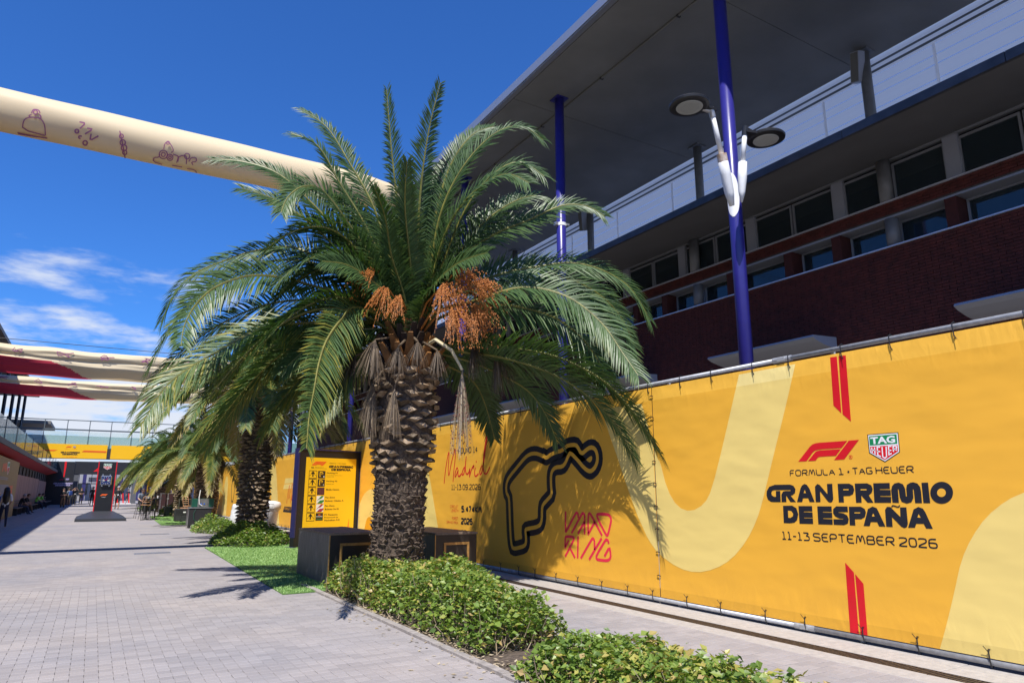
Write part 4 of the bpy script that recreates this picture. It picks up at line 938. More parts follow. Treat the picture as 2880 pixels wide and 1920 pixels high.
# --- the big palm in the middle
rng = random.Random(11)
TB = Vector((3.93, 9.9, 0)); TH = 3.30
palm = thing('palm_tree', 'largest date palm with orange fruit clusters, nearest tree in the middle', 'palm tree', TB, 'row of date palms')
palm_trunk(palm, TB, TH, .40, .475, 1.72, rng, rows_big=13, around=11, lean=(.10,0))
crown = bpy.data.objects.new('crown', None); COL.objects.link(crown); crown.parent = palm; crown.location = (.12, 0, TH)
CB = Vector((4.06, 9.9, 3.78)); cpx = proj(CB); ZD = cpx[2]
def pbase(az): return CB+Vector((math.cos(az)*.16, math.sin(az)*.16, rng.uniform(-.25,.15)))
PATHS = [ # rachis paths read off the photograph (2352-wide view), depth offset at the tip, tone, leaflet length
 ([(945,660),(918,500),(900,350),(888,205)],.5,.26,.46), ([(955,660),(965,450),(985,300),(1012,190)],.2,.26,.46), ([(900,620),(860,480),(800,370),(750,292),(690,250)],.6,.30,.48), ([(890,640),(840,520),(780,420),(730,335),(668,306)],-.2,.32,.48),
 ([(880,660),(800,560),(720,470),(640,400),(560,372),(488,366)],-.3,.30,.50), ([(870,680),(790,590),(720,520),(640,462),(555,432)],-.7,.34,.50), ([(890,650),(805,520),(745,442),(700,428),(662,452),(645,490)],-1.2,.40,.50), ([(900,620),(850,540),(790,470),(720,440)],.9,.28,.50),
 ([(860,690),(704,578),(604,573),(516,599),(445,630),(402,673),(370,740)],.3,.34,.62), ([(850,700),(704,652),(640,636),(569,634),(498,658),(452,697),(424,747),(416,795)],-2.6,.40,.52), ([(860,740),(704,742),(640,747),(569,768),(498,808),(427,850),(374,896),(322,980)],-2.1,.42,.58),
 ([(850,690),(740,610),(620,600),(500,650),(400,740),(335,860)],.9,.34,.60), ([(850,720),(740,690),(610,700),(480,760),(370,850),(300,950)],1.0,.38,.60), ([(840,770),(740,770),(620,830),(520,920),(440,1010)],.4,.44,.58), ([(870,780),(780,800),(700,860),(640,930),(600,1000)],.3,.42,.56),
 ([(900,740),(817,705),(781,737),(750,782),(732,835),(721,896),(710,956),(704,1030)],-3.6,.38,.46), ([(860,790),(800,840),(760,900),(735,960)],-.7,.40,.55), ([(880,760),(800,760),(720,790),(650,850)],-1.0,.38,.58),
 ([(985,660),(1010,500),(1060,390),(1130,312),(1195,290),(1248,322)],.4,.27,.52), ([(1000,660),(1060,500),(1120,412),(1190,372),(1250,405)],-.3,.28,.54), ([(1010,670),(1080,545),(1160,475),(1230,450),(1270,475)],.7,.28,.54), ([(990,650),(1030,520),(1090,440),(1160,400),(1215,420)],-1.0,.32,.52), ([(980,650),(1000,500),(1035,380),(1085,310),(1135,290)],1.1,.26,.50),
 ([(980,690),(1062,588),(1143,535),(1209,508),(1265,482),(1299,471),(1333,471),(1361,479),(1388,496)],.0,.30,.52), ([(990,710),(1086,653),(1168,625),(1245,611),(1311,604),(1376,618),(1437,652),(1470,694),(1492,735)],.2,.32,.62), ([(1000,720),(1090,690),(1200,660),(1300,680),(1380,740),(1430,810),(1466,862)],-.5,.34,.64), ([(1010,730),(1127,700),(1250,720),(1330,770),(1380,840),(1392,890)],-1.0,.36,.62), ([(1000,700),(1120,640),(1240,625),(1350,660),(1420,720),(1460,800)],1.0,.30,.58),
 ([(1020,790),(1100,790),(1180,800),(1280,820),(1380,870),(1450,940),(1490,1000),(1518,1042)],.0,.32,.60), ([(1010,800),(1080,810),(1150,820),(1250,850),(1340,900),(1410,970),(1457,1052)],.7,.30,.58), ([(1010,810),(1080,830),(1150,860),(1210,895),(1250,945),(1281,1018)],1.2,.26,.50), ([(1000,830),(1050,850),(1090,880),(1115,930),(1136,1008)],1.5,.24,.46),
 ([(950,690),(940,580),(930,470),(935,370)],-1.0,.32,.42), ([(930,690),(900,590),(885,500),(860,430)],-.9,.32,.48), ([(970,700),(1010,640),(1060,600),(1120,580)],-1.3,.34,.50), ([(920,710),(860,650),(800,610),(740,600)],-1.2,.34,.50),
]
def catmull(P, n=5):
    res = []
    for i in range(len(P)-1):
        a = P[max(0,i-1)]; b = P[i]; c = P[i+1]; d = P[min(len(P)-1,i+2)]
        for k in range(n):
            t = k/n; res.append((b*2+(c-a)*t+(a*2-b*5+c*4-d)*t*t+(b*3-a-c*3+d)*t**3)*.5)
    return res+[P[-1]]
for (pth, dd, tn, Ll) in PATHS:
    n = len(pth); pts = []
    for g_ in range(40):                                    # a frond over the path stays on this side of the banner wall
        q_ = [atd(x*1.2245, y*1.2245, ZD+dd*((i+1)/n)**1.3) for i, (x, y) in enumerate(pth)]
        if any(v.x > 6.25 and v.z < 3.5 for v in q_): dd -= .1
        else: break
    upr = abs(pth[-1][0]-pth[0][0]) < 130 and pth[-1][1] < 450
    for i, (x, y) in enumerate(pth):
        f = (i+1)/n; pts.append(atd(x*1.2245, y*1.2245, ZD+dd*f**1.3))
    az = math.atan2(pts[-1].y-CB.y, pts[-1].x-CB.x)
    low = pth[-1][1] > 950 and pth[-1][0] < 760
    frond_obj(crown, catmull([pbase(az)]+pts), rng, nl=150, L=Ll, tone=tn, dry=.05+(.20 if low else 0), r0=.028, wl=.033, twist=rng.uniform(-.35,.35), keel=rng.uniform(.15,.4), face=(.35 if dd < -.6 else 0.0) if upr else (-.55 if pth[0][1] > 785 and pth[-1][0] > 1000 else rng.uniform(.75,1.15)))
for i in range(17):                                         # the far side of the crown
    az = R(rng.uniform(92, 205)); el = R(rng.choice((-5,10,25,45,62))+rng.uniform(-6,6))
    Lf = rng.uniform(2.6,3.4); d = Vector((math.cos(az)*math.cos(el), math.sin(az)*math.cos(el), math.sin(el))); hz = Vector((math.cos(az), math.sin(az), 0))
    mid = CB+d*Lf*.52+Vector((0,0,.15)); tip = CB+d*Lf*.8+hz*Lf*.16+Vector((0,0,-.45*Lf*math.cos(el)))
    frond_obj(crown, bez(pbase(az), mid, tip), rng, nl=110, L=.54, tone=.26, dry=.04, r0=.026, twist=rng.uniform(-.6,.6))
# stubs, fruit and dry brooms around the crown base
for i in range(64):
    q = i*2.39996; lv = i/64; rr = .44-.20*lv; p = Vector((4.03,9.9,0))+Vector((math.cos(q)*rr, math.sin(q)*rr, TH-.12+.62*lv)); ln = rng.uniform(.22,.46); d = Vector((math.cos(q)*(.75-.4*lv), math.sin(q)*(.75-.4*lv), .75)).normalized()
    mb = MB(); sd = Vector((-math.sin(q), math.cos(q), 0)); w0 = .085; a = p; b = p+d*ln*.5; c = p+d*ln
    mb.add([a-sd*w0, a+sd*w0, b+sd*w0*.7, c+sd*w0*.42, c-sd*w0*.42, b-sd*w0*.7, a-sd*w0-d.cross(sd)*-.05, a+sd*w0-d.cross(sd)*-.05, c+sd*w0*.4-d.cross(sd)*-.03, c-sd*w0*.4-d.cross(sd)*-.03], [(0,1,2,5),(5,2,3,4),(7,6,9,8),(1,7,8,3),(6,0,4,9),(3,8,9,4)])
    mb.build('leaf_stub', 'rachis_base' if rng.random() < .55 else 'fibre', crown)
for (px, py, dd, L, n, fn, sp) in ((1285,800,-.50,.60,90,8,.9), (1245,840,-.80,.62,80,8,.8), (1335,830,-.3,.62,90,8,.9), (1270,900,-.95,.55,80,8,.7), (1325,890,-.7,.6,80,8,.8), (1090,850,-.75,.5,60,6,.6), (1060,800,-.35,.5,60,5,.7), (1125,870,-.9,.40,40,5,.5), (1075,770,.1,.5,50,4,.8)):
    p = atd(px, py-40, ZD+dd); mb = MB(); mb.tube([CB+Vector((0,0,-.1)), (CB+p)*.5+Vector((0,0,.16)), p], [.018,.016,.012], 6, 1)
    broom(mb, p, (p-CB).normalized()*.35+Vector((0,0,-.35)), L, n, sp, rng, 1, .5, .003, 0, fn, .0105); mb.build('fruit_cluster', ['date_fruit', 'fruit_stalk'], crown)
for (px, py, dd, L, n, sp, tn) in ((1055,955,-.75,.50,220,.75,.34), (1050,1075,-.6,.62,170,.45,.5), (1110,1090,-.85,.55,120,.35,.5), (1395,985,-.2,.50,220,.85,.36), (1000,1000,-.3,.45,200,.8,.22), (1330,970,-.4,.4,140,.9,.28), (1120,975,-.9,.36,130,.9,.18), (1230,985,-.8,.36,130,.9,.16), (1175,960,-.95,.34,120,1.0,.15), (965,1090,.1,.45,120,.7,.2)):
    p = atd(px, py, ZD+dd); mb = MB(); mb.tube([CB+Vector((0,0,-.25)), (CB+p)*.5+Vector((0,0,.05)), p], [.025,.02,.014], 6, 0, True, .4)
    broom(mb, p, (p-CB)*.35+Vector((0,0,-.8)), L, n, sp, rng, 0, tn, .0042); mb.build('dry_fruit_stalk', 'dry_strand', crown)
p = atd(1300, 1040, ZD-.9); mb = MB(); mb.tube([CB+Vector((.1,-.3,-.15)), atd(1225,955,ZD-.7), atd(1270,985,ZD-.85), p], [.03,.028,.026,.02], 7, 2, True, .5)
broom(mb, p, (0,0,-1), .85, 150, .28, rng, 0, .85, .004, 1, 2, .010); mb.build('dry_fruit_stalk', ['dry_strand', 'date_dry', 'pale_stalk'], crown)

# --- the palms behind
def gen_fronds(seed, n, yellow):
    rg = random.Random(seed); res = []
    for i in range(n):
        el = R((-12,4,18,34,52,70)[i % 6]+rg.uniform(-7,7)); Lf = rg.uniform(2.5,3.3)
        d = Vector((math.cos(el), 0, math.sin(el))); mid = d*Lf*.52+Vector((0,0,.2)); tip = d*Lf*.82+Vector((Lf*.12, 0, -.40*Lf*math.cos(el)))
        mb = MB(); frond(mb, bez(Vector((.12,0,0)), mid, tip, 14), rg, nl=96, L=.54, tone=.36+(yellow*1.25 if i % 6 == 0 else yellow*.55 if i % 6 == 1 else yellow*.1), dry=.06+(.22 if i % 6 == 0 else 0), r0=.026, wl=.042, twist=rg.uniform(-.5,.5))  # lower fronds drier, and tinted yellow for their sunlit glow
        o = mb.build('frond', ['palm_leaf', 'rachis']); res.append(o.data); bpy.data.objects.remove(o)
    return res
FR = gen_fronds(3, 12, .30)
def far_palm(x, y, h, r, label, seed, nf=58, sc=1.0, extra=()):
    rg = random.Random(seed); t = thing('palm_tree', label, 'palm tree', (x,y,0), 'row of date palms')
    palm_trunk(t, Vector((x,y,0)), h, r*.95, r*1.08, h*.12, rg, rows_big=int(h/.115), around=12)
    cr = bpy.data.objects.new('crown', None); COL.objects.link(cr); cr.parent = t; cr.location = (0,0,h)
    for i in range(nf):
        az = i*2.39996+rg.uniform(-.2,.2); k = i % 12; s_ = sc*rg.uniform(.88,1.12)
        inst(FR[k], 'frond', cr, Matrix.Translation((math.cos(az)*.12, math.sin(az)*.12, .18+.10*(k % 6)/5)) @ Matrix.Rotation(az,4,'Z') @ Matrix.Rotation(R(rg.uniform(-9,9)),4,'X') @ Matrix.Diagonal((s_,s_,s_,1)))
    for i in range(5):
        q = rg.uniform(0,6.28); mb = MB(); p0 = Vector((x,y,h+.1)); p = p0+Vector((math.cos(q)*.6, math.sin(q)*.6, rg.uniform(-.05,.2)))
        mb.tube([p0,(p0+p)*.5+Vector((0,0,.1)),p],[.025,.02,.012],5,0,True,.4); broom(mb, p, Vector((math.cos(q)*.3, math.sin(q)*.3,-.6)), .6, 90, .45, rg, 0, .35, .007); mb.build('dry_fruit_stalk', 'dry_strand', cr)
    return t
far_palm(4.15, 22.0, 4.2, .40, 'second date palm from the camera with yellow tinted fronds', 21, 70, 1.06)
far_palm(4.28, 33.2, 2.75, .42, 'short date palm standing behind the stainless food cart', 22, 60, .90)
far_palm(4.55, 45.0, 2.9, .40, 'fourth date palm standing beside the big flight case', 23, 52, 1.0)
far_palm(4.5, 57.5, 3.0, .40, 'fifth date palm beside the far purple framed signboard', 24, 48, 1.0)
far_palm(4.5, 70.0, 3.0, .40, 'farthest date palm in front of the black gate wall', 25, 46, 1.0)

# --- planted beds
def shrub(name, label, inside, hfun, x0, x1, y0, y1, n, size, rng, tone, ylw=0.0, loc=None):
    t = thing(name, label, 'shrubs', loc or ((x0+x1)/2,(y0+y1)/2,0), 'leafy shrubs under the palms')
    mb = MB(); c = 0; tries = 0
    while c < n and tries < n*6:
        tries += 1; x = rng.uniform(x0,x1); y = rng.uniform(y0,y1)
        if not inside(x,y): continue
        h = hfun(x,y)
        if h < .03: continue
        u = rng.random(); z = h*(1-.55*u*u)+rng.uniform(-.03,.035) if rng.random() < .8 else h*rng.uniform(.1,.9)
        if rng.random() < .006: z += rng.uniform(.02,.06)
        z = max(.012, z)
        nv = Vector((rng.gauss(0,.55), rng.gauss(0,.55), 1)).normalized(); a = Vector((rng.uniform(-1,1), rng.uniform(-1,1), rng.uniform(-.5,.2)))
        a = (a-nv*a.dot(nv)).normalized(); b = nv.cross(a); s_ = size*rng.choice((.5,.7,.85,1.0,1.0,1.2,1.5))*rng.uniform(.85,1.15); p = Vector((x,y,z)); wd = s_*rng.uniform(.30,.42)
        yl = ylw(x,y) if callable(ylw) else ylw
        tn = max(0,min(1, tone+rng.uniform(-.34,.26)+(rng.uniform(.2,.55) if rng.random() < yl else 0)))
        mb.add([p, p+a*s_*.45+b*wd+nv*wd*.3, p+a*s_*.45-b*wd+nv*wd*.3, p+a*s_, p+a*s_*.45-nv*wd*.05], [(0,4,1),(0,2,4),(4,3,1),(2,3,4)], 0, tn); c += 1
    f = mb.build('foliage', 'shrub_leaf', t, kind='stuff')
    mb = MB()
    for _ in range(n//28):
        x = rng.uniform(x0,x1); y = rng.uniform(y0,y1)
        if not inside(x,y): continue
        h = hfun(x,y)
        if h < .08: continue
        p = Vector((x,y,-.01)); q = p+Vector((rng.uniform(-.14,.14), rng.uniform(-.14,.14), h*rng.uniform(.7,1.05))); mb.tube([p,(p+q)*.5+Vector((rng.uniform(-.04,.04),rng.uniform(-.04,.04),0)),q],[.006,.005,.002],4,0,False,.8)
    mb.build('stems', 'dry_strand', t, kind='stuff')
    return t
rng = random.Random(5)
def in1(x,y): return 3.12 < x < bed_out(y)-.12 and 5.75 < y < 10.75
def h1(x,y):
    e = min((x-3.08)/.28, (bed_out(y)-.08-x)/.35, (y-5.6)/.45, (10.8-y)/.4); e = max(0,min(1,e)); e = math.sin(e*math.pi/2)
    b = .50 if y > 7 else .36+.07*(y-5.0)
    k = max(0, 1-math.hypot(x-3.93, y-9.9)/.62)
    return max(0, (b+.16*noise.noise((x*1.3,y*1.1,0))+.08*noise.noise((x*4,y*4,3)))*e*(1-.75*k))
shrub('shrub_bed', 'largest green leafy shrub bed round the foot of the big palm', in1, h1, 3.1, 4.8, 5.6, 10.8, 21000, .054, rng, .42, lambda x,y: .42 if y > 8.4 else .16)
def in2(x,y): return 2.98 < x < 3.86 and 2.2 < y < 4.95
def h2(x,y):
    e = min((x-2.95)/.25, (3.9-x)/.25, (5.0-y)/.35); e = max(0,min(1,e)); return max(0,(.36+.10*noise.noise((x*1.6,y*1.6,9))+.06*noise.noise((x*5,y*5,1)))*math.sin(e*math.pi/2))
shrub('shrub_bed', 'yellowing leafy shrub bed at the bottom edge of the picture', in2, h2, 2.95, 3.9, 2.2, 5.0, 10500, .050, rng, .40, lambda x,y: .42 if y < 4.3 else .12)
def mound(cx, cy, rx, ry, hh): 
    return (lambda x,y: ((x-cx)/rx)**2+((y-cy)/ry)**2 < 1), (lambda x,y: hh*max(0,1-(((x-cx)/rx)**2+((y-cy)/ry)**2))**.5*(1+.5*noise.noise((x*2,y*2,4))))
for (cx,cy,rx,ry,hh,n,lab) in ((3.95,20.9,1.05,1.5,.55,5200,'green shrub mound at the foot of the second palm'), (4.0,28.0,.75,1.7,.5,3800,'green shrub mound at the foot of the short palm'), (4.3,46.6,.9,1.2,.7,1300,'green shrub mound behind the bar table'), (4.0,60.0,1.0,1.6,.8,1000,'farthest green shrub mound beside the black gate wall')):
    i_, h_ = mound(cx,cy,rx,ry,hh); shrub('shrub_mound', lab, i_, h_, cx-rx,cx+rx,cy-ry,cy+ry, n, .075 if cy < 40 else .12, rng, .36, .10)
# soil and kerbs of the beds
mb = MB(); mb.add([(3.0,5.0,.006),(4.0,5.0,.006),(4.12,5.6,.006),(4.58,8.4,.006),(4.62,10.85,.006),(3.0,10.85,.006)], [(0,1,2,3,4,5)]); mb.add([(2.95,.8,.006),(3.9,.8,.006),(4.0,5.0,.006),(3.0,5.0,.006)], [(0,1,2,3)])
struct('planting_soil', mb, 'soil')
kb = thing('bed_kerb', 'thin worn stone kerb along the street side of the shrub bed', 'kerb', (3.02,6,0))
y = 1.0
while y < 11:
    l = rng.uniform(.42,.5); x = 2.90+.075*min(1,(y-1)/4.0); mb = MB(); mb.bbox(x, x+.075, y+.004, y+l-.004, -.02, .028+rng.uniform(-.006,.006), .006); mb.build('kerb_stone', 'kerb', kb); y += l
rg = random.Random(3); mb = MB()
for _ in range(900):                                        # fallen leaves along the kerb
    x = 3.0+abs(rg.gauss(0,.12))*(1 if rg.random() < .75 else -1.6); y = rg.uniform(5.1,9.6); s_ = rg.uniform(.012,.032); q = rg.uniform(0,6.28); z = .012+rg.random()*.012 if x > 2.98 else .004
    if x < 2.97 and rg.random() < .6: continue
    a = Vector((math.cos(q),math.sin(q),rg.uniform(-.2,.3)))*s_; b = Vector((-math.sin(q),math.cos(q),rg.uniform(-.2,.3)))*s_*.5; p = Vector((x,y,z+.004))
    mb.add([p-a,p+b,p+a,p-b],[(0,1,2,3)],0,rg.uniform(.75,1.0))
o = mb.build('fallen_leaves', 'dry_strand', kind='stuff'); o['label'] = 'dry fallen leaves scattered along the kerb'; o['category'] = 'leaves'
# ------------------------------------------------------------------ overhead cloths
translucent('cloth_cream', (.78,.65,.43), (.92,.68,.34), .22, .55)
translucent('cloth_red', (.62,.04,.07), (.75,.06,.10), .25, .6)
mat('doodle', (.33,.10,.22), .7); mat('cable', (.05,.05,.055), .5, metal=.5)
BY, BZ, BR = 16.40, 9.22, .46
beam = thing('cloth_banner', 'nearest long cream cloth roll with purple line drawings across the sky', 'cloth banner', (0, BY, BZ), 'cream cloths hung across the street')
xr = ony(1120, 575, BY).x; xl = -9.2
mb = MB(); nx, nr = 70, 28
for i in range(nx+1):
    x = xl+(xr-xl)*i/nx
    for j in range(nr):
        q = 2*math.pi*j/nr; k = 1+.05*noise.noise((x*.5, math.cos(q)*1.5, math.sin(q)*1.5))+.03*noise.noise((x*.25, q*3, 7))
        endf = 1-.35*max(0,(i-(nx-6))/6)
        sag = -.05*math.sin(math.pi*i/nx)
        mb.v.append((x, BY+BR*.8*k*math.cos(q)*endf, BZ+sag+BR*k*math.sin(q)*endf)); mb.t.append(.5)
for i in range(nx):
    for j in range(nr): mb.f.append((i*nr+j, (i+1)*nr+j, (i+1)*nr+(j+1)%nr, i*nr+(j+1)%nr)); mb.m.append(0)
mb.build('cloth', 'cloth_cream', beam, smooth=True)
def ontube(px, py, off=.02):
    d = ray(px, py); oy, oz = -BY, CAMH-BZ+.045; ry, rz = BR*.8*1.03+off, BR*1.03+off
    A = (d.y/ry)**2+(d.z/rz)**2; B = 2*(oy*d.y/ry**2+oz*d.z/rz**2); C_ = (oy/ry)**2+(oz/rz)**2-1
    D = B*B-4*A*C_
    if D < 0: t = -B/(2*A)
    else: t = (-B-math.sqrt(D))/(2*A)
    return CC+d*t
def doodle(name, strokes, w=3.2):
    mb = MB()
    for st in strokes:
        closed = st[0] == 'o'; pts = st[1:] if closed else st
        pts = [(p[0]/2.138, 200+p[1]/2.138) for p in pts]
        vs, fs = stroke2(chaikin(pts, closed, 1), w, closed); mb.add([ontube(*v) for v in vs], fs)
    mb.build(name, 'doodle', beam)
C8 = lambda c, r, n=14: ['o']+ell2(c, r, r*1.05, n)
doodle('skirt_drawing', [[(270,388),(134,352),(140,300),(162,280),(212,277),(252,290),(270,330),(273,388)], [(105,372),(180,388),(285,405)], [(110,378),(200,394),(280,402)], C8((213,248),12), [(190,255),(196,234),(214,230),(234,236),(241,254)], [(190,262),(172,268),(182,278)], [(236,262),(248,274),(240,286)]])
doodle('letter_drawing', [[(478,306),(516,314),(480,346)], [(524,344),(559,350),(511,379)], [(548,378),(540,420),(592,390)], C8((462,362),11), [(492,392),(476,390),(472,402),(484,408)], C8((512,433),13)], 4)
doodle('skewer_drawing', [[(720,360),(736,430),(752,525)], C8((730,392),12), C8((738,430),16), C8((746,462),17), C8((750,490),13)])
doodle('cart_drawing', [C8((982,502),25), C8((982,502),12), C8((1022,520),18), C8((1022,520),8), [(1040,500),(1075,512),(1070,545)], [(985,470),(990,435),(1012,425),(1030,445),(1045,480),(1030,490)], C8((1010,432),9), [(1070,520),(1100,505),(1125,515),(1120,560)], C8((1125,512),16), [(1072,520),(1062,552)], [(1135,545),(1150,520),(1180,520),(1182,545),(1150,548),(1160,565)], [(975,562),(920,545),(925,520),(955,520),(962,500)], [(1035,567),(1095,578)], [(1125,587),(1172,595),(1182,612)]], 2.6)
mb = MB(); cl = Vector((11.45, 16.36, onx(1587,628,11.6).z))
for z in (.22,-.22): mb.tube([(xr, BY, BZ+z), cl], .012, 5)
mb.build('tie_cable', 'cable', beam)
def hung_cloth(y, ztop, zbot, label, redx, x0=-12, x1=10.5):
    t = thing('cloth_banner', label, 'cloth banner', (0, y, ztop), 'cream cloths hung across the street'); h = ztop-zbot
    prof = [(-.30,1.0),(-.55,.93),(-.66,.80),(-.60,.66),(-.50,.58),(-.60,.50),(-.55,.36),(-.30,.20),(.15,.08),(.75,.0)]
    fine = []
    for a_, b_ in zip(prof[:-1], prof[1:]): fine += [(a_[0]+(b_[0]-a_[0])*q/4, a_[1]+(b_[1]-a_[1])*q/4) for q in range(4)]
    prof = fine+[prof[-1]]
    mb = MB(); nx = 220; k = len(prof)
    for i in range(nx+1):
        x = x0+(x1-x0)*i/nx; s_ = -.35*math.sin(math.pi*i/nx)
        for j, (a, b) in enumerate(prof):
            mb.v.append((x, y+a+.10*noise.noise((x*.35,j*.175,y)), zbot+h*b+s_+.08*noise.noise((x*.5,j*.125,y+3)))); mb.t.append(.5)
    for i in range(nx):
        x = x0+(x1-x0)*(i+.5)/nx
        for j in range(k-1):
            mb.f.append((i*k+j, (i+1)*k+j, (i+1)*k+j+1, i*k+j+1)); mb.m.append(1 if j >= 20 and x < redx+(j-20)*.14 else 0)
    mb.build('cloth', ['cloth_cream','cloth_red'], t, smooth=True)
    mb = MB()
    rg = random.Random(int(y))
    for q in range(9):
        cx = -9+q*2.2; j = 2
        pts = [(cx+rg.uniform(-.5,.5), rg.uniform(.62,.9)) for _ in range(7)]
        vs, fs = stroke2(chaikin(pts,False,1), .035); mb.add([(u, y-.72, zbot+h*v-.35*math.sin(math.pi*(u-x0)/(x1-x0))) for u, v in vs], fs)
    mb.build('line_drawing', 'doodle', t)
    mb = MB(); mb.tube([(x0,y-.3,ztop),(x1,y-.3,ztop),(11.45,y,ztop+.3)], .02, 5); mb.build('tie_cable', 'cable', t)
hung_cloth(49.9, 10.35, 8.75, 'middle sagging cream cloth with dark red underside at left', -3.0)
hung_cloth(63.3, 10.25, 8.95, 'farthest sagging cream cloth with dark red underside at left', -2.6)

# ------------------------------------------------------------------ turf mats and slatted boxes
mat('turf', (.065,.17,.025), .8, var=.35, vscale=160, bump=.9, bscale=220, col2=(.20,.36,.09)); mat('turf_blade', (.12,.27,.04), .5, var=.5, vscale=80, col2=(.40,.56,.22))
def turf(label, pts, nb, seed):
    t = thing('turf_mat', label, 'artificial grass', (pts[0][0],pts[0][1],0), 'green turf mats')
    mb = MB(); mb.prism([(x,y,.003) for x,y in pts], (0,0,.012)); mb.build('backing', 'turf', t)
    rg = random.Random(seed); mb = MB(); x0 = min(p[0] for p in pts); x1 = max(p[0] for p in pts); y0 = min(p[1] for p in pts); y1 = max(p[1] for p in pts)
    def ins(x,y):
        c = False; n = len(pts)
        for i in range(n):
            a, b = pts[i], pts[i-1]
            if (a[1] > y) != (b[1] > y) and x < (b[0]-a[0])*(y-a[1])/(b[1]-a[1])+a[0]: c = not c
        return c
    for _ in range(nb):
        x, y = rg.uniform(x0,x1), rg.uniform(y0,y1)
        if not ins(x,y): continue
        q = rg.uniform(0,6.28); w_ = .006; h = rg.uniform(.015,.03)
        mb.add([(x-w_*math.cos(q),y-w_*math.sin(q),.014),(x+w_*math.cos(q),y+w_*math.sin(q),.014),(x+rg.uniform(-.02,.02),y+rg.uniform(-.02,.02),.014+h)],[(0,1,2)])
    mb.build('blades', 'turf_blade', t, kind='stuff')
A = onz(795,1672); B_ = onz(575,1540)
turf('near green artificial grass mat under the slatted boxes', [(A.x, A.y), (5.6, A.y+.15), (5.65, B_.y+.2), (B_.x, B_.y)], 42000, 1)
C_ = onz(340+805/7.127,1280+1400/7.127); D_ = onz(340+570/7.127,1280+1222/7.127)
turf('far green artificial grass mat under the stage speakers', [(C_.x,C_.y),(5.2,C_.y-.4),(5.2,D_.y+.6),(D_.x,D_.y)], 12000, 2)
mat('box_black', (.020,.016,.014), .45, var=.15, vscale=8); mat('box_slat', (.21,.195,.175), .5, var=.3, vscale=9, stretch=(1,6,.4)); mat('box_wood', (.21,.155,.11), .6, var=.35, vscale=12, stretch=(6,1,6)); mat('gold', (.40,.23,.075), .38, metal=.35, var=.3, vscale=16)
def slat_box(x0, x1, y0, y1, h, label):
    t = thing('slatted_box', label, 'box', ((x0+x1)/2,(y0+y1)/2,0), 'black slatted boxes by the palm')
    mb = MB(); mb.box(x0+.012,x1-.012,y0+.003,y1-.012,.0,h-.035); mb.build('body', 'box_black', t)
    mb = MB(); mb.bbox(x0-.004,x1+.004,y0-.004,y1,h-.034,h,.004); mb.build('top_board', 'box_wood', t)
    for xs, nm in ((x0,'slat_cladding'),(x1-.012,'slat_cladding')):
        mb = MB(); n = int((y1-y0-.04)/.028)
        for i in range(n): a = y0+.03+i*.028; mb.box(xs, xs+.012, a, a+.019, .012, h-.036)
        mb.build(nm, 'box_slat', t, kind='stuff')
    mb = MB(); mb.box(x0-.003,x0+.012,y0-.001,y0+.022,.0,h-.036); mb.build('corner_strip', 'gold', t)
    w_ = x1-x0; fx0 = x0+w_*.20; fx1 = x0+w_*.80; fz0 = h*.20; fz1 = h*.80; f = .04
    for a, b, c, d in ((fx0,fx1,fz1-f,fz1),(fx0,fx1,fz0,fz0+f),(fx0,fx0+f,fz0+f,fz1-f),(fx1-f,fx1,fz0+f,fz1-f)):
        mb = MB(); mb.box(a,b,y0-.012,y0+.002,c,d); mb.build('gold_trim', 'gold', t)
bx0 = onz(920,1648); slat_box(bx0.x, bx0.x+.86, bx0.y, bx0.y+1.95, .80, 'left black slatted box with gold square trim, beside the turf')
q = onz(1345,1631); slat_box(q.x-.78, q.x, q.y+.05, q.y+2.0, .78, 'right black slatted box with gold square trim, near the circuit banner')

# ------------------------------------------------------------------ wayfinding signboard
mat('sign_purple', (.020,.019,.085), .4); mat('sign_black', (.010,.010,.013), .45); mat('sign_yellow', (.90,.52,.012), .35); mat('sign_orange', (.85,.13,.02), .4); mat('sign_white', (.78,.78,.78), .4); mat('sign_green', (.02,.22,.05), .4); mat('sign_wine', (.36,.02,.07), .4); mat('sign_plum', (.09,.02,.04), .4); mat('sign_tile', (.03,.022,.02), .4)
MK.update({'sK':'sign_black','sY':'sign_yellow','sO':'sign_orange','sW':'sign_white','sG':'sign_green','sR':'sign_wine','sP':'sign_plum','sT':'sign_tile'})
SB = .26; sc_ = (CAMH-SB)/CAMH
sl = onz(828,1512,SB); sr_ = ony(1008,1400,sl.y+.75)
ux = Vector((sr_.x-sl.x, sr_.y-sl.y, 0)); SWd = ux.length; ux.normalize(); nrm = Vector((ux.y, -ux.x, 0)); SH = ony(840,1263,sl.y).z-SB
sg = thing('wayfinding_sign', 'purple framed yellow direction board with arrows behind the left box', 'signboard', (sl.x, sl.y, 0))
def sp_(u, v, d=0): return Vector((sl.x, sl.y, 0))+ux*u+Vector((0,0,SB+v))+nrm*d
def pbox(mb, u0,u1,v0,v1,d0,d1,P,m=0):
    ps = [P(u0,v0,d0),P(u1,v0,d0),P(u1,v0,d1),P(u0,v0,d1),P(u0,v1,d0),P(u1,v1,d0),P(u1,v1,d1),P(u0,v1,d1)]
    mb.add(ps, [(0,1,2,3),(7,6,5,4),(0,4,5,1),(1,5,6,2),(2,6,7,3),(3,7,4,0)], m)
mb = MB(); pbox(mb,0,SWd,0,SH,-.14,.0,sp_); mb.build('cabinet', 'sign_black', sg)
for a in ((-.035,0,0,SH+.035),(SWd,SWd+.035,0,SH+.035),(0,SWd,SH,SH+.035)):
    mb = MB(); pbox(mb,a[0],a[1],a[2],a[3],-.17,.02,sp_); mb.build('frame', 'sign_purple', sg)
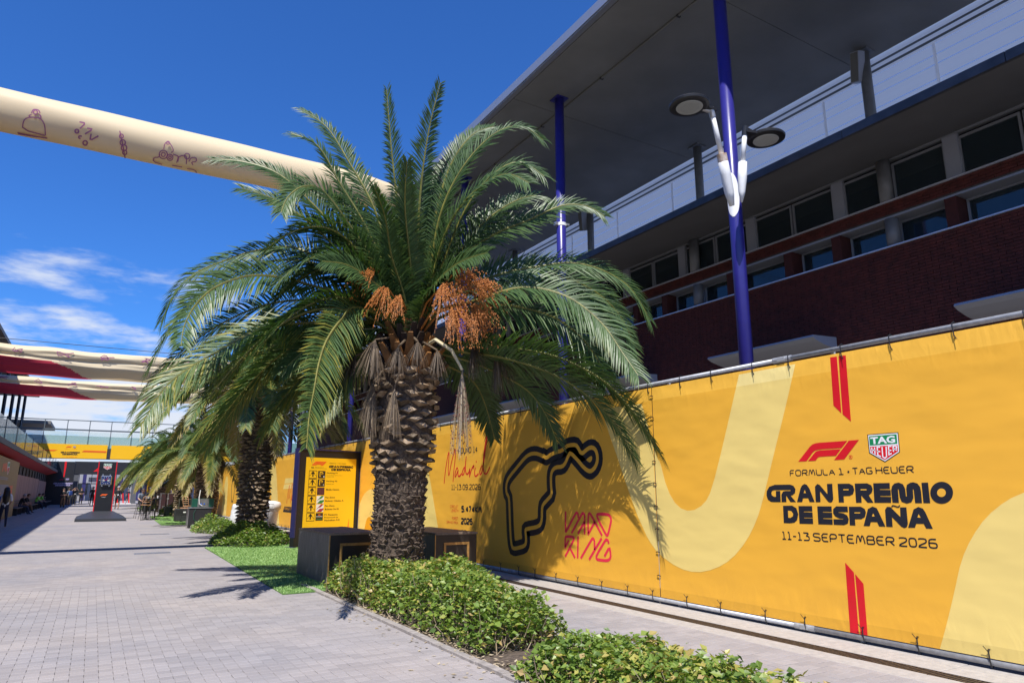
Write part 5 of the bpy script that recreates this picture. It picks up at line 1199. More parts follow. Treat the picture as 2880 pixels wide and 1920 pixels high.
mb = MB(); pbox(mb,-.03,SWd+.03,-SB,-.0,-.16,.01,sp_); mb.build('plinth', 'sign_black', sg)
mb = MB(); pbox(mb,-.10,.0,-SB,-SB+.03,-.25,.1,sp_); mb.build('foot', 'sign_purple', sg)
mb = MB(); pbox(mb,SWd*.105,SWd*.93,SH*.03,SH*.915,-.01,.006,sp_); fc = mb.build('poster', 'sign_yellow', sg)
W0, W1, V0, V1 = SWd*.105, SWd*.93, SH*.03, SH*.915
def PS(u, v, lay=0): return tuple(sp_(W0+(W1-W0)*u, V0+(V1-V0)*v, .0085+.002*lay))
def bxs(u0,u1,v0,v1,k,lay=0): return (k, *poly2([(u0,v0),(u1,v0),(u1,v1),(u0,v1)]), lay)
def tb(s, u0, u1, v0, v1, b=.0, k='sK', lay=0): return (k, *textbox(s,u0,u1,v0,v1,b), lay)
ART = [(('sO'), *[( [fit(ART_F1,.10,.39,.895,.95)(*v) for v in a[1]], a[2]) for a in ART_F1][i], 0) for i in range(3)]
for a in ART_TITLE:
    f_ = fit(ART_TITLE,.44,.94,.83,.905); ART.append(('sK' if a[0]=='K' else 'sY', [f_(*v) for v in a[1]], a[2], a[3]))
ART += [tb('FORMULA 1 / TAG HEUER',.45,.78,.925,.938), tb('FIA',.10,.155,.855,.874,.03), tb('FIA Formula 1',.17,.33,.866,.876), tb('World Championship',.17,.40,.850,.860)]
rows = [.775,.665,.555,.445,.335,.222]; tx = [('Parking P1',.30),('Parking P2',.30),('Media Centre',.37),('Fan Zone',.26),('Fan Zone',.26),('F1 Fanzone',.36)]
for i, v in enumerate(rows):
    u = .065; s_ = .145; hh = .098; ART.append(('sK', *stroke2([(u,v-hh/2),(u+s_,v-hh/2),(u+s_,v+hh/2),(u,v+hh/2)], .006, True), 0))
    ART.append(('sK', *stroke2([(u+s_*.28,v+.008),(u+s_*.5,v+.034),(u+s_*.72,v+.008)], .016), 0)); ART.append(('sK', *poly2([(u+s_*.42,v-.030),(u+s_*.58,v-.030),(u+s_*.58,v+.026),(u+s_*.42,v+.026)]), 0))
    ART.append(('sK', *stroke2([(u+.004,v-.02),(u+s_*.28,v+.0)], .004), 0)); ART.append(('sK', *stroke2([(u+s_*.72,v+.0),(u+s_-.004,v-.02)], .004), 0))
    a, b, c, d = .235, .375, v-hh/2, v+hh/2
    if i < 2:
        ART += [bxs(a,b,c,d,'sT'), tb('P',a+.03,a+.10,c+.02,d-.012,.03,'sY',1), tb('P',a+.042,a+.088,c+.03,d-.024,-.005,'sT',2), tb(str(i+1),b-.034,b-.016,c+.012,c+.032,.02,'sW',1)]
    elif i == 2: ART += [bxs(a,b,c,d,'sP'), bxs(a+.012,a+.042,c+.008,c+.035,'sT',1)]
    elif i < 5:
        k = 'sG' if i == 3 else 'sR'; ART += [bxs(a,b,c,d,'sW'), (k,*poly2([(a,c+.03),(a+.09,d),(b-.005,d),(b-.05,c+.062),(a+.05,c+.055)]),1), (k,*poly2([(a+.015,c),(a+.065,c+.038),(b,c+.046),(b,c+.026),(b-.04,c)]),1)]
    else: ART += [bxs(a,b,c,d,'sT'), tb('FANZONE',a+.01,b-.01,v-.004,v+.01,.02,'sW',1), bxs(a+.05,b-.05,v+.018,v+.03,'sO',1), bxs(a+.015,b-.015,v-.034,v-.026,'sG',1)]
    ART.append(tb(tx[i][0], .405, .405+tx[i][1]*.72, v+(.012 if i not in (3,4) else .018), v+(.034 if i not in (3,4) else .038), .015))
ART += [tb('F1 Academy Media Teams',.405,.72,.762,.772), tb('Paddock Club',.405,.55,.745,.754), tb('Paddock Club',.405,.56,.648,.657), tb('Bulevar Cibeles A',.405,.77,.418,.440,.012), tb('Bulevar Sol B',.405,.68,.308,.330,.012), tb('Presented by',.405,.68,.196,.217,.012), tb('Heineken 0.0',.405,.71,.162,.185,.012)]
ART += [('sK',*poly2(ell2((.12+.045*i,.055),.016,.012,12)),0) for i in range(5)] + [('sK',*stroke2([(.46,.035),(.58,.035),(.58,.078),(.46,.078)],.006,True),0), tb('MADRING',.47,.57,.045,.07,.0), ('sK',*stroke2([(.70,.035),(.78,.035),(.78,.078),(.70,.078)],.006,True),0), tb('RFEA',.71,.77,.045,.07,.01), ('sO',*poly2([(.87,.03),(.90,.03),(.905,.18),(.90,.18)]),0)]
draw(ART, 'sign_print', sg, PS)

# ------------------------------------------------------------------ far end of the street: watch pylon
mat('pylon_black', (.014,.015,.018), .35, var=.1, vscale=4); mat('pylon_plinth', (.035,.038,.046), .5); mat('pylon_red', (.62,.012,.02), .35); mat('watch_steel', (.50,.50,.52), .25, metal=.9); mat('dial_blue', (.012,.03,.13), .3)
PY = 43.3
def A2(x, y): return (180+x/5.225, 1200+y/5.225)
t0 = ony(*A2(428,1200),PY).x; t1 = ony(*A2(702,1200),PY).x; tz = ony(*A2(650,510),PY).z
py = thing('watch_pylon', 'tall black pylon with watch and red edges on a sloped plinth', 'pylon', ((t0+t1)/2, PY, 0))
f0 = onz(*A2(157,1388)); f1 = onz(*A2(915,1388)); fy = (f0.y+f1.y)/2; xm = (f0.x+f1.x)/2
x0, x1 = xm-1.10, xm+1.10
mb = MB(); mb.add([(x0,fy,0),(x1,fy,0),(x1,fy+4.6,0),(x0,fy+4.6,0),(x0,fy,.13),(x1,fy,.13),(x1,fy+4.6,.13),(x0,fy+4.6,.13)], [(0,1,5,4),(1,2,6,5),(2,3,7,6),(3,0,4,7)])
mb.add([(x0,fy,.13),(x1,fy,.13),(x1,fy+4.6,.13),(x0,fy+4.6,.13),(t0-.06,PY-.12,.42),(t1+.06,PY-.12,.42),(t1+.06,PY+.6,.42),(t0-.06,PY+.6,.42)], [(0,1,5,4),(1,2,6,5),(2,3,7,6),(3,0,4,7),(4,5,6,7)]); mb.build('plinth', 'pylon_plinth', py)
mb = MB(); mb.box(t0+.035,t1-.035,PY,PY+.38,.42,tz); mb.build('body', 'pylon_black', py)
for a, b in ((t0-.01,t0+.034),(t1-.034,t1+.01)): mb = MB(); mb.box(a,b,PY-.015,PY+.40,.42,tz+.01); mb.build('red_edge', 'pylon_red', py)
zj = ony(*A2(630,657),PY).z; mb = MB(); mb.box(t0+.036,t1-.036,PY-.006,PY,zj-.012,zj+.012); mb.build('joint', 'joint_dark', py)
wx = ony(*A2(620,785),PY); wc = (t0+t1)/2
ww = .27; wz = wx.z
mb = MB(); mb.bbox(wc-ww,wc+ww,PY-.14,PY+.01,wz-.25,wz+.25,.04); wt = mb.build('watch_case', 'watch_steel', py)
mb = MB(); mb.box(wc-ww+.055,wc+ww-.055,PY-.148,PY-.142,wz-.20,wz+.20); dl = mb.build('dial', 'dial_blue', wt)
mb = MB(); mb.box(wc-.15,wc-.06,PY-.152,PY-.149,wz-.045,wz+.045); mb.box(wc+.06,wc+.15,PY-.152,PY-.149,wz-.045,wz+.045); mb.build('subdial', 'lamp_lens', dl)
mb = MB()
for i in range(12):
    q = i*math.pi/6; mb.obox((wc+.185*math.cos(q)*.95,PY-.150,wz+.17*math.sin(q)),(.012,.004,.05),Matrix.Rotation(-q+math.pi/2,3,'Y'))
mb.build('hour_mark', 'sign_white', dl)
mb = MB(); mb.tube([(wc,PY-.153,wz),(wc+.07,PY-.153,wz+.13)],.008,4); mb.tube([(wc,PY-.153,wz),(wc-.10,PY-.153,wz+.05)],.008,4); mb.build('hand', 'pylon_red', dl)
for sx_ in (-1,1):
    for sz_ in (-1,1): mb = MB(); mb.box(wc+sx_*.17-.035,wc+sx_*.17+.035,PY-.09,PY+.01,wz+sz_*.25-.01*(sz_<0)-.0,wz+sz_*.25+sz_*.07) if sz_ > 0 else mb.box(wc+sx_*.17-.035,wc+sx_*.17+.035,PY-.09,PY+.01,wz-.32,wz-.245); mb.build('lug', 'watch_steel', wt)
mb = MB(); mb.cyl((wc-ww-.06,PY-.06,wz),(wc-ww+.01,PY-.06,wz),.03,n=10); mb.build('crown_button', 'watch_steel', wt)
def PP(u, v, lay=0): return (u, PY-.004-.003*lay, v)
zt = ony(*A2(640,585),PY).z; draw(ART_TAG, 'shield_emblem', py, PP, tf=fitw(ART_TAG, wc, zt, .40))
zl = ony(*A2(590,997),PY).z; draw(ART_F1, 'racing_logo', py, PP, remap={'R':'sign_orange'}, tf=fitw(ART_F1, wc-.02, zl, .36))
draw([('sW',*textbox('FORMULA 1',wc-.10,wc+.08,zl-.135,zl-.105,.02),0)], 'caption', py, PP)
# ------------------------------------------------------------------ left building and its covered walk
mat('steel_dark', (.018,.020,.030), .45, metal=.3); mat('lip_grey', (.075,.075,.08), .6, var=.2, vscale=2); mat('band_red', (.42,.015,.015), .5, var=.1, vscale=1); mat('wall_dark', (.035,.035,.042), .7, var=.2, vscale=2)
mat('panel_ochre', (.36,.23,.07), .6, var=.06, vscale=2); mat('mural', (.20,.085,.075), .6, var=.6, vscale=2.2, col2=(.42,.20,.16), stretch=(1,1.0,.12)); mat('bench_wood', (.16,.13,.11), .7, var=.3, vscale=10); mat('orange_print', (.75,.12,.02), .5)
mat('clear_glass', (.55,.72,.70), .05, alpha=.30, spec=.8); mat('green_glass', (.10,.27,.24), .06, alpha=.75, spec=.8)
lb = thing('left_building', 'shaded building along the left side with red edged terrace and high roof', 'building', (-8, 60, 0))
RX = -7.55; RZ = 13.8
for k in range(16):
    y = 4+k*6.7; mb = MB(); mb.box(-17,RX,y+.01,y+6.69,RZ,RZ+.3); mb.build('roof_panel', 'soffit', lb)
for k in range(15):
    y = 10+k*6.7; mb = MB(); mb.cyl((-8.5,y,3.74),(-8.5,y,RZ-.002),.16,n=12); mb.build('column', 'steel_dark', lb)
    mb = MB(); mb.tube([(-8.5,y+.15,9.5),(-8.5,y+1.6,8.0),(-8.5,y+.15,6.6)],.06,6); mb.build('column_brace', 'steel_dark', lb)
mb = MB(); mb.box(-16,-12.5,4,112,3.74,RZ-.002); mb.build('upper_wall', 'wall_dark', lb)
for k in range(20):
    y = 6+k*5; mb = MB(); mb.box(-3.86,-3.60,y+.005,y+4.995,3.50,3.74); mb.build('terrace_edge', 'lip_grey', lb)
    mb = MB(); mb.add([(-3.66,y+.01,3.495),(-3.66,y+4.99,3.495),(-4.55,y+4.99,3.22),(-4.55,y+.01,3.22)],[(0,1,2,3)]); mb.add([(-3.66,y+.01,3.499),(-3.66,y+4.99,3.499),(-4.55,y+4.99,3.27),(-4.55,y+.01,3.27)],[(3,2,1,0)]); mb.build('red_soffit', 'band_red', lb)
mb = MB(); mb.box(-12.5,-3.87,4,112,3.52,3.735); mb.build('terrace_floor', 'lip_grey', lb)
mb = MB(); mb.box(-6,-4.62,4,110,0,3.5); mb.build('lower_wall', 'wall_dark', lb)
for k in range(14):
    y = 53+k*3.1; mb = MB(); mb.box(-4.6,-4.54,y,y+.35,2.35,3.15); mb.build('vent_slot', 'joint_dark', lb)
# terrace balustrade
for k in range(18):
    y = 6+k*5.5; mb = MB(); mb.box(-3.78,-3.74,y,y+.05,3.745,4.85); mb.build('rail_post', 'steel_dark', lb)
    mb = MB(); mb.box(-3.765,-3.755,y+.06,y+5.45,3.80,4.75); mb.build('glass_panel', 'clear_glass', lb)
# printed boards against the wall
pb = thing('ochre_board', 'ochre printed board with orange marks on the shaded left wall', 'board', (-4.0, 46, 0))
zt_ = onx(3, 1280, -3.97).z
mb = MB(); mb.box(-4.2,-3.97,34,51.2,0,zt_); mb.build('board', 'panel_ochre', pb)
def PL(u, v, lay=0): return (-3.965+.003*lay, u, v)
def A1(x, y): p = onx(x/5.225, 1200+y/5.225, -3.965); return (p.y, p.z)
draw([('O',*poly2([A1(*p) for p in q]),0) for q in (((50,540),(105,528),(108,640),(70,662),(60,600),(45,655),(28,655)), ((145,862),(188,860),(182,912),(138,912)), ((138,922),(180,922),(172,978),(126,978)))], 'orange_mark', pb, PL, remap={'O':'orange_print'})
draw([('W',*poly2([A1(*p) for p in ((118,516),(150,516),(138,640),(108,705),(104,640))]),0), ('G',*poly2([A1(*p) for p in ((121,530),(147,530),(143,580),(117,586))]),1), ('R',*poly2([A1(*p) for p in ((115,600),(140,596),(133,640),(109,690),(108,640))]),1)], 'shield_emblem', pb, PL)
draw([('W',*poly2([A1(*p) for p in q]),0) for q in (((0,725),(122,745),(121,757),(0,740)), ((0,752),(120,770),(119,782),(0,766)), ((0,842),(125,850),(122,985),(0,985)))], 'white_print', pb, PL, remap={'W':'slab'})
mu_ = thing('wall_mural', 'blurred brown and pink mural board behind the bench', 'mural', (-4.4, 70, 0))
mb = MB(); mb.box(-4.6,-4.40,52.5,78,.12,2.55); mb.build('board', 'mural', mu_); mb = MB(); mb.box(-4.6,-4.41,78.6,90,.12,2.45); mb.build('board', 'mural', mu_)
bn = thing('wall_bench', 'long slatted bench under the mural on the shaded side', 'bench', (-3.9, 70, 0))
for k in range(5):
    mb = MB(); mb.box(-4.30+k*.11,-4.21+k*.11,51.6,92,.42,.46); mb.build('slat', 'bench_wood', bn)
for k in range(14):
    y = 52+k*3; mb = MB(); mb.box(-4.25,-3.80,y,y+.12,0,.418); mb.build('leg', 'wall_dark', bn)
mb = MB(); mb.box(-4.36,-4.32,51.6,92,.62,.70); mb.box(-4.36,-4.32,51.6,92,.78,.86); mb.build('backrest', 'bench_wood', bn)
# raised strip of floor along the wall
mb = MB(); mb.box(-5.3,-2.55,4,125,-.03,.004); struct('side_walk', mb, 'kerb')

# ------------------------------------------------------------------ footbridge
mat('bridge_steel', (.16,.19,.20), .4, metal=.4); mat('bridge_yellow', (.90,.50,.010), .4)
YB = 78.0
br = thing('footbridge', 'glass sided footbridge with yellow banner crossing the far street', 'bridge', (0, YB, 4.5))
mb = MB(); mb.box(-9,26,YB+.05,YB+4,4.62,5.5); mb.build('deck', 'wall_dark', br)
mb = MB(); mb.box(-9,26,YB+3.9,YB+4,5.5,6.9); mb.build('back_glass', 'green_glass', br)
def PBr(u, v, lay=0): return (u, YB-.02-.006*lay, v)
Z1 = lambda x, y: (lambda p: (p.x, p.z))(ony(x/2.375, 900+y/2.375, YB))
r0 = Z1(720,838)[0]; zb0, zb1 = 4.52, 5.85
mb = MB(); mb.box(-6.2,r0,YB-.01,YB+.04,zb0,zb1); bb_ = mb.build('banner', 'bridge_yellow', br)
mb = MB(); mb.box(r0+.32,14,YB-.01,YB+.04,zb0,zb1); mb.build('banner', 'bridge_yellow', br)
c0 = Z1(470,880)[0]
draw([('R' if a[0]=='R' else a[0], a[1], a[2], a[3]) for a in ART_TITLE], 'title_lettering', bb_, PBr, remap={'Y':'bridge_yellow'}, tf=fitw(ART_TITLE, c0, 4.98, 1.55))
draw(ART_F1, 'racing_logo', bb_, PBr, remap={'R':'sign_orange'}, tf=fitw(ART_F1, c0-.18, 5.58, .48)); draw(ART_TAG, 'shield_emblem', bb_, PBr, tf=fitw(ART_TAG, c0+.28, 5.57, .24))
draw([('K',*textbox('FORMULA 1 - TAG HEUER',c0-.5,c0+.5,5.36,5.41),0), ('K',*textbox('11-13 SEPTEMBER 2026',c0-.6,c0+.6,4.62,4.68),0)], 'caption', bb_, PBr, remap={'K':'sign_orange'})
draw([('R',*poly2([(c0+.98,5.22),(r0-.05,5.20),(r0-.05,5.27),(c0+1.12,5.29)]),0), ('R',*poly2([(c0+.92,5.13),(r0-.05,5.11),(r0-.05,5.18),(c0+.98,5.20)]),0), ('R',*poly2([(-6.1,5.16),(c0-1.3,5.16),(c0-1.05,5.28),(-6.1,5.28)]),0)], 'red_stripe', bb_, PBr, remap={'R':'sign_orange'})
px_ = [Z1(x,760)[0] for x in (130,285,440,590,740)]; d_ = 1.95
xs = [px_[0]+i*(px_[-1]-px_[0])/4 for i in range(-2,12)]
for x in xs:
    mb = MB(); mb.box(x-.035,x+.035,YB+.06,YB+.13,5.4,8.1); mb.tube([(x,YB+.09,8.1),(x+.12,YB+.4,8.12)],.03,5); mb.build('post', 'bridge_steel', br)
    mb = MB(); mb.box(x+.06,x+(xs[1]-xs[0])-.06,YB+.085,YB+.10,5.55,7.05); mb.build('glass_pane', 'clear_glass', br)
mb = MB(); mb.box(xs[0],xs[-1],YB+.05,YB+.12,8.08,8.16); mb.build('top_rail', 'bridge_steel', br)
mb = MB(); mb.box(xs[0],xs[-1],YB+.06,YB+.11,7.15,7.21); mb.build('hand_rail', 'bridge_steel', br)
mb = MB(); mb.box(xs[0],xs[-1],YB+3.95,YB+4.0,7.5,7.58); mb.build('back_rail', 'bridge_steel', br)
# terrace beyond the bridge with parasols and a low dark roof
translucent('parasol_cloth', (.80,.80,.80), (.85,.85,.85), .3, .7)
tb_ = thing('terrace_pavilion', 'dark flat roofed pavilion on the terrace beyond the footbridge', 'pavilion', (-9, 108, 4))
mb = MB(); mb.box(-22,-5.6,106,118,9.9,10.3); mb.build('roof', 'soffit', tb_); mb = MB(); mb.box(-22,-9,112,118,3.6,9.9); mb.build('wall', 'wall_dark', tb_)
mb = MB(); mb.box(-30,-4.2,96,120,3.55,3.85); mb.build('floor', 'lip_grey', tb_)
for k, (x, y, z) in enumerate(((-7.6,100,6.6),(-9.6,98,7.2),(-8.2,106,6.3),(-10.5,103,6.4))):
    t = thing('parasol', ['front white parasol on the far terrace','tallest white parasol on the far terrace','small white parasol behind the others on the terrace','leftmost white parasol on the far terrace'][k], 'parasol', (x,y,3.85), 'white parasols on the terrace')
    mb = MB(); h = z; s_ = 1.7
    mb.add([(x,y,h+.75),(x-s_,y-s_,h),(x+s_,y-s_,h),(x+s_,y+s_,h),(x-s_,y+s_,h),(x,y,h+.68)], [(0,1,2),(0,2,3),(0,3,4),(0,4,1)]); mb.build('canopy', 'parasol_cloth', t)
    mb = MB(); mb.cyl((x,y,3.85),(x,y,h+.75),.04,n=8); mb.build('pole', 'white_paint', t); mb = MB(); mb.box(x-.35,x+.35,y-.35,y+.35,3.85,3.95); mb.build('base', 'lip_grey', t)

# ------------------------------------------------------------------ black gate at the street end
mat('gate_black', (.020,.021,.026), .5, var=.1, vscale=1); mat('gate_red', (.70,.015,.02), .4); mat('gate_text', (.45,.40,.62), .5); mat('portal_grey', (.10,.105,.12), .6); mat('purple_wall', (.03,.026,.12), .5); mat('far_wall', (.35,.35,.37), .7)
YG = 97.0
def G2(x, y): return (lambda p: (p.x, p.z))(ony(180+x/5.225, 1200+y/5.225, YG))
ga = thing('entrance_gate', 'black entrance gate with red bars closing the far end of the street', 'gate', (1, YG, 0))
gx0 = G2(150,600)[0]; gx1 = 4.6; gz0 = G2(300,692)[1]; gz1 = G2(300,508)[1]
mb = MB(); mb.box(gx0,gx1,YG,YG+2.2,gz0,gz1); mb.build('header', 'gate_black', ga)
mb = MB(); mb.box(gx0,gx0+.55,YG+.05,YG+2,0,gz0); mb.build('pylon', 'portal_grey', ga); mb = MB(); mb.box(gx1-.5,gx1,YG+.05,YG+2,0,gz0); mb.build('pylon', 'portal_grey', ga)
mb = MB(); mb.box(gx0+3.0,gx0+3.5,YG+.05,YG+2,0,gz0); mb.build('pylon', 'gate_black', ga)
def PG(u, v, lay=0): return (u, YG-.01-.01*lay, v)
draw([('R',*poly2([G2(*p) for p in ((430,655),(500,600),(505,655))]),0)], 'red_wedge', ga, PG, remap={'R':'gate_red'})
for x in (.2,.9,2.55,3.15,3.75):
    mb = MB(); mb.obox((x,YG-2.5,.62),(.12,.12,1.24),Matrix.Rotation(R(7 if x < 2 else -7),3,'Y')); mb.build('turnstile', 'gate_red', ga)
    mb = MB(); mb.box(x-.25,x+.25,YG-2.8,YG-2.2,0,.10); mb.build('turnstile_base', 'sign_white', ga)
for k in range(4):
    x = gx0+.6+k*1.28; mb = MB(); mb.box(x,x+.06,YG+.6,YG+.66,0,gz0); mb.box(x,x+1.2,YG+.6,YG+.66,2.3,2.4); mb.build('door_frame', 'steel_dark', ga)
mb = MB(); mb.box(gx0+1.6,gx0+2.6,YG+1.0,YG+1.05,2.55,3.1); mb.build('white_notice', 'sign_white', ga)
lg = thing('gate_wing', 'black gate wing with pale title lettering at the left', 'gate', (-4.5, 92, 0))
YL = 93.0
def G1(x, y): return (lambda p: (p.x, p.z))(ony(x/5.225, 1200+y/5.225, YL))
ax = G1(1085,700)[0]; zz1 = G1(960,508)[1]
mb = MB(); mb.box(-9,ax,YL,YL+3,0,zz1); mb.build('wall', 'gate_black', lg)
def PLg(u, v, lay=0): return (u, YL-.01-.01*lay, v)
draw([('R',*poly2([G1(*p) for p in ((955,506),(985,506),(975,590),(945,735),(930,735))]),0)], 'red_bar', lg, PLg, remap={'R':'gate_red'})
a = G1(925,842); draw(ART_TITLE, 'title_lettering', lg, PLg, remap={'K':'gate_text','Y':'gate_black'}, tf=fitw(ART_TITLE, a[0], a[1], G1(1065,842)[0]-G1(782,842)[0]))
b = G1(905,775); draw(ART_F1, 'racing_logo', lg, PLg, remap={'R':'sign_wine'}, tf=fitw(ART_F1, b[0], b[1], .5)); c = G1(990,775); draw(ART_TAG, 'shield_emblem', lg, PLg, remap={'W':'gate_text','G':'gate_text','R':'gate_black'}, tf=fitw(ART_TAG, c[0], c[1], .34))
rw = thing('black_hoarding', 'black panel hoarding at the right end of the far street', 'hoarding', (5.4, 80, 0))
for k in range(9):
    y = 62+k*3.6; mb = MB(); mb.box(5.15,5.35,y+.01,y+3.59,0,3.3); mb.build('panel', 'gate_black', rw)
mb = MB(); mb.box(5.10,5.14,64.5,67.5,.9,2.6); mb.build('yellow_poster', 'sign_yellow', rw)
bw = thing('beyond_block', 'pale block with purple columns seen through the gate', 'building', (2, 130, 0))
mb = MB(); mb.box(-30,40,133,140,0,4.4); mb.build('wall', 'far_wall', bw)
for k in range(12):
    x = -12+k*2.6; mb = MB(); mb.box(x,x+.5,131.5,132.3,0,4.2); mb.build('column', 'purple_wall', bw)
for k in range(10):
    x = -10+k*2.6; mb = MB(); mb.box(x,x+1.4,132.9,132.98,.9,2.6); mb.build('window', 'glass', bw)
# purple framed poster stand
q = onz(340+480/7.127, 1280+965/7.127); YP = 59.0
def G3(x, y): return (lambda p: (p.x, p.z))(ony(340+x/7.127, 1280+y/7.127, YP))
a0 = G3(470,700)[0]; a1_ = G3(705,700)[0]; zt2 = G3(560,452)[1]
ps = thing('poster_stand', 'purple framed yellow poster stand among the far palms', 'signboard', ((a0+a1_)/2, YP, 0))
mb = MB(); mb.box(a0,a1_,YP,YP+.2,0,zt2); mb.build('cabinet', 'sign_purple', ps)
mb = MB(); mb.box(a0+.16,a1_-.16,YP-.02,YP-.002,.35,zt2-.2); pp = mb.build('poster', 'sign_yellow', ps)
def PPo(u, v, lay=0): return (u, YP-.026-.004*lay, v)
zm = G3(570,645)[1]; draw([('sR',*textbox('MADRID',a0+.22,a1_-.22,zm-.13,zm+.13,.03),0), ('sR',*textbox('GRAND PRIX',a0+.22,a1_-.22,zm-.62,zm-.44,.02),0), ('P',*poly2(ell2(((a0+a1_)/2,zm+.75),.3,.35,18)),0)], 'poster_print', ps, PPo)
# ------------------------------------------------------------------ people
mat('skin', (.42,.24,.17), .55); mat('skin_dark', (.16,.085,.055), .55); mat('hair_dark', (.012,.010,.009), .5); mat('hair_grey', (.30,.29,.28), .6); mat('hair_brown', (.05,.03,.02), .6)
mat('cl_black', (.012,.012,.014), .8); mat('cl_white', (.70,.70,.72), .8); mat('cl_navy', (.02,.025,.05), .8); mat('cl_brown', (.17,.10,.05), .85); mat('cl_grey', (.16,.19,.24), .85); mat('cl_jeans', (.035,.05,.09), .85); mat('cl_hivis', (.25,.75,.08), .6); mat('cl_khaki', (.20,.17,.12), .85); mat('shoe_dark', (.015,.015,.016), .6); mat('shoe_white', (.6,.6,.6), .6); mat('bag_blue', (.03,.08,.30), .6); mat('eye_dark', (.01,.01,.01), .3)
STAND = dict(pel=(0,0,.95), sp=(0,.0,1.13), ch=(0,.01,1.32), nk=(0,.0,1.47), hb=(0,.015,1.545), hm=(0,.02,1.63), ht=(0,.01,1.72),
  Lsh=(-.175,0,1.42), Lel=(-.225,-.02,1.14), Lwr=(-.235,.06,.91), Lha=(-.235,.09,.84), Rsh=(.175,0,1.42), Rel=(.225,-.02,1.14), Rwr=(.235,.06,.91), Rha=(.235,.09,.84),
  Lhp=(-.085,0,.90), Lkn=(-.10,.02,.50), Lan=(-.10,-.02,.09), Lto=(-.115,.13,.035), Rhp=(.085,0,.90), Rkn=(.10,.02,.50), Ran=(.10,-.02,.09), Rto=(.115,.13,.035))
RAD = dict(pel=.135, sp=.125, ch=.145, nk=.058, hb=.072, hm=.098, ht=.060, Lsh=.068, Lel=.045, Lwr=.030, Lha=.036, Lhp=.095, Lkn=.062, Lan=.042, Lto=.034)
BON = [('pel','sp','T'),('sp','ch','T'),('ch','nk','N'),('nk','hb','S'),('hb','hm','S'),('hm','ht','S')]
for s_ in 'LR': BON += [('ch',s_+'sh','T'),(s_+'sh',s_+'el','T'),(s_+'el',s_+'wr','F'),(s_+'wr',s_+'ha','S'),('pel',s_+'hp','P'),(s_+'hp',s_+'kn','P'),(s_+'kn',s_+'an','C'),(s_+'an',s_+'to','X')]
WALK = dict(Lkn=(-.10,.16,.52), Lan=(-.10,.20,.10), Lto=(-.11,.35,.06), Rkn=(.10,-.02,.50), Ran=(.10,-.24,.14), Rto=(.11,-.12,.05), Rel=(.23,.05,1.15), Rwr=(.20,.24,1.02), Rha=(.19,.30,1.0))
SIT = dict(pel=(0,0,.56), sp=(0,.06,.74), ch=(0,.14,.92), nk=(0,.20,1.06), hb=(0,.24,1.13), hm=(0,.27,1.20), ht=(0,.27,1.29), Lsh=(-.175,.15,1.02), Lel=(-.22,.26,.78), Lwr=(-.12,.42,.66), Lha=(-.08,.47,.64), Rsh=(.175,.15,1.02), Rel=(.22,.26,.78), Rwr=(.12,.42,.66), Rha=(.08,.47,.64), Lhp=(-.09,.03,.54), Lkn=(-.13,.46,.52), Lan=(-.13,.52,.09), Lto=(-.14,.68,.035), Rhp=(.09,.03,.54), Rkn=(.13,.46,.52), Ran=(.13,.60,.09), Rto=(.14,.76,.035))
ARMS_UP = dict(Lel=(-.30,.14,1.40), Lwr=(-.13,.22,1.62), Lha=(-.08,.22,1.68), Rel=(.30,.14,1.40), Rwr=(.13,.22,1.62), Rha=(.08,.22,1.68))
HOLD = dict(Lel=(-.23,.02,1.15), Lwr=(-.10,.24,1.14), Lha=(-.05,.28,1.15), Rel=(.23,.02,1.15), Rwr=(.10,.24,1.12), Rha=(.05,.28,1.13))
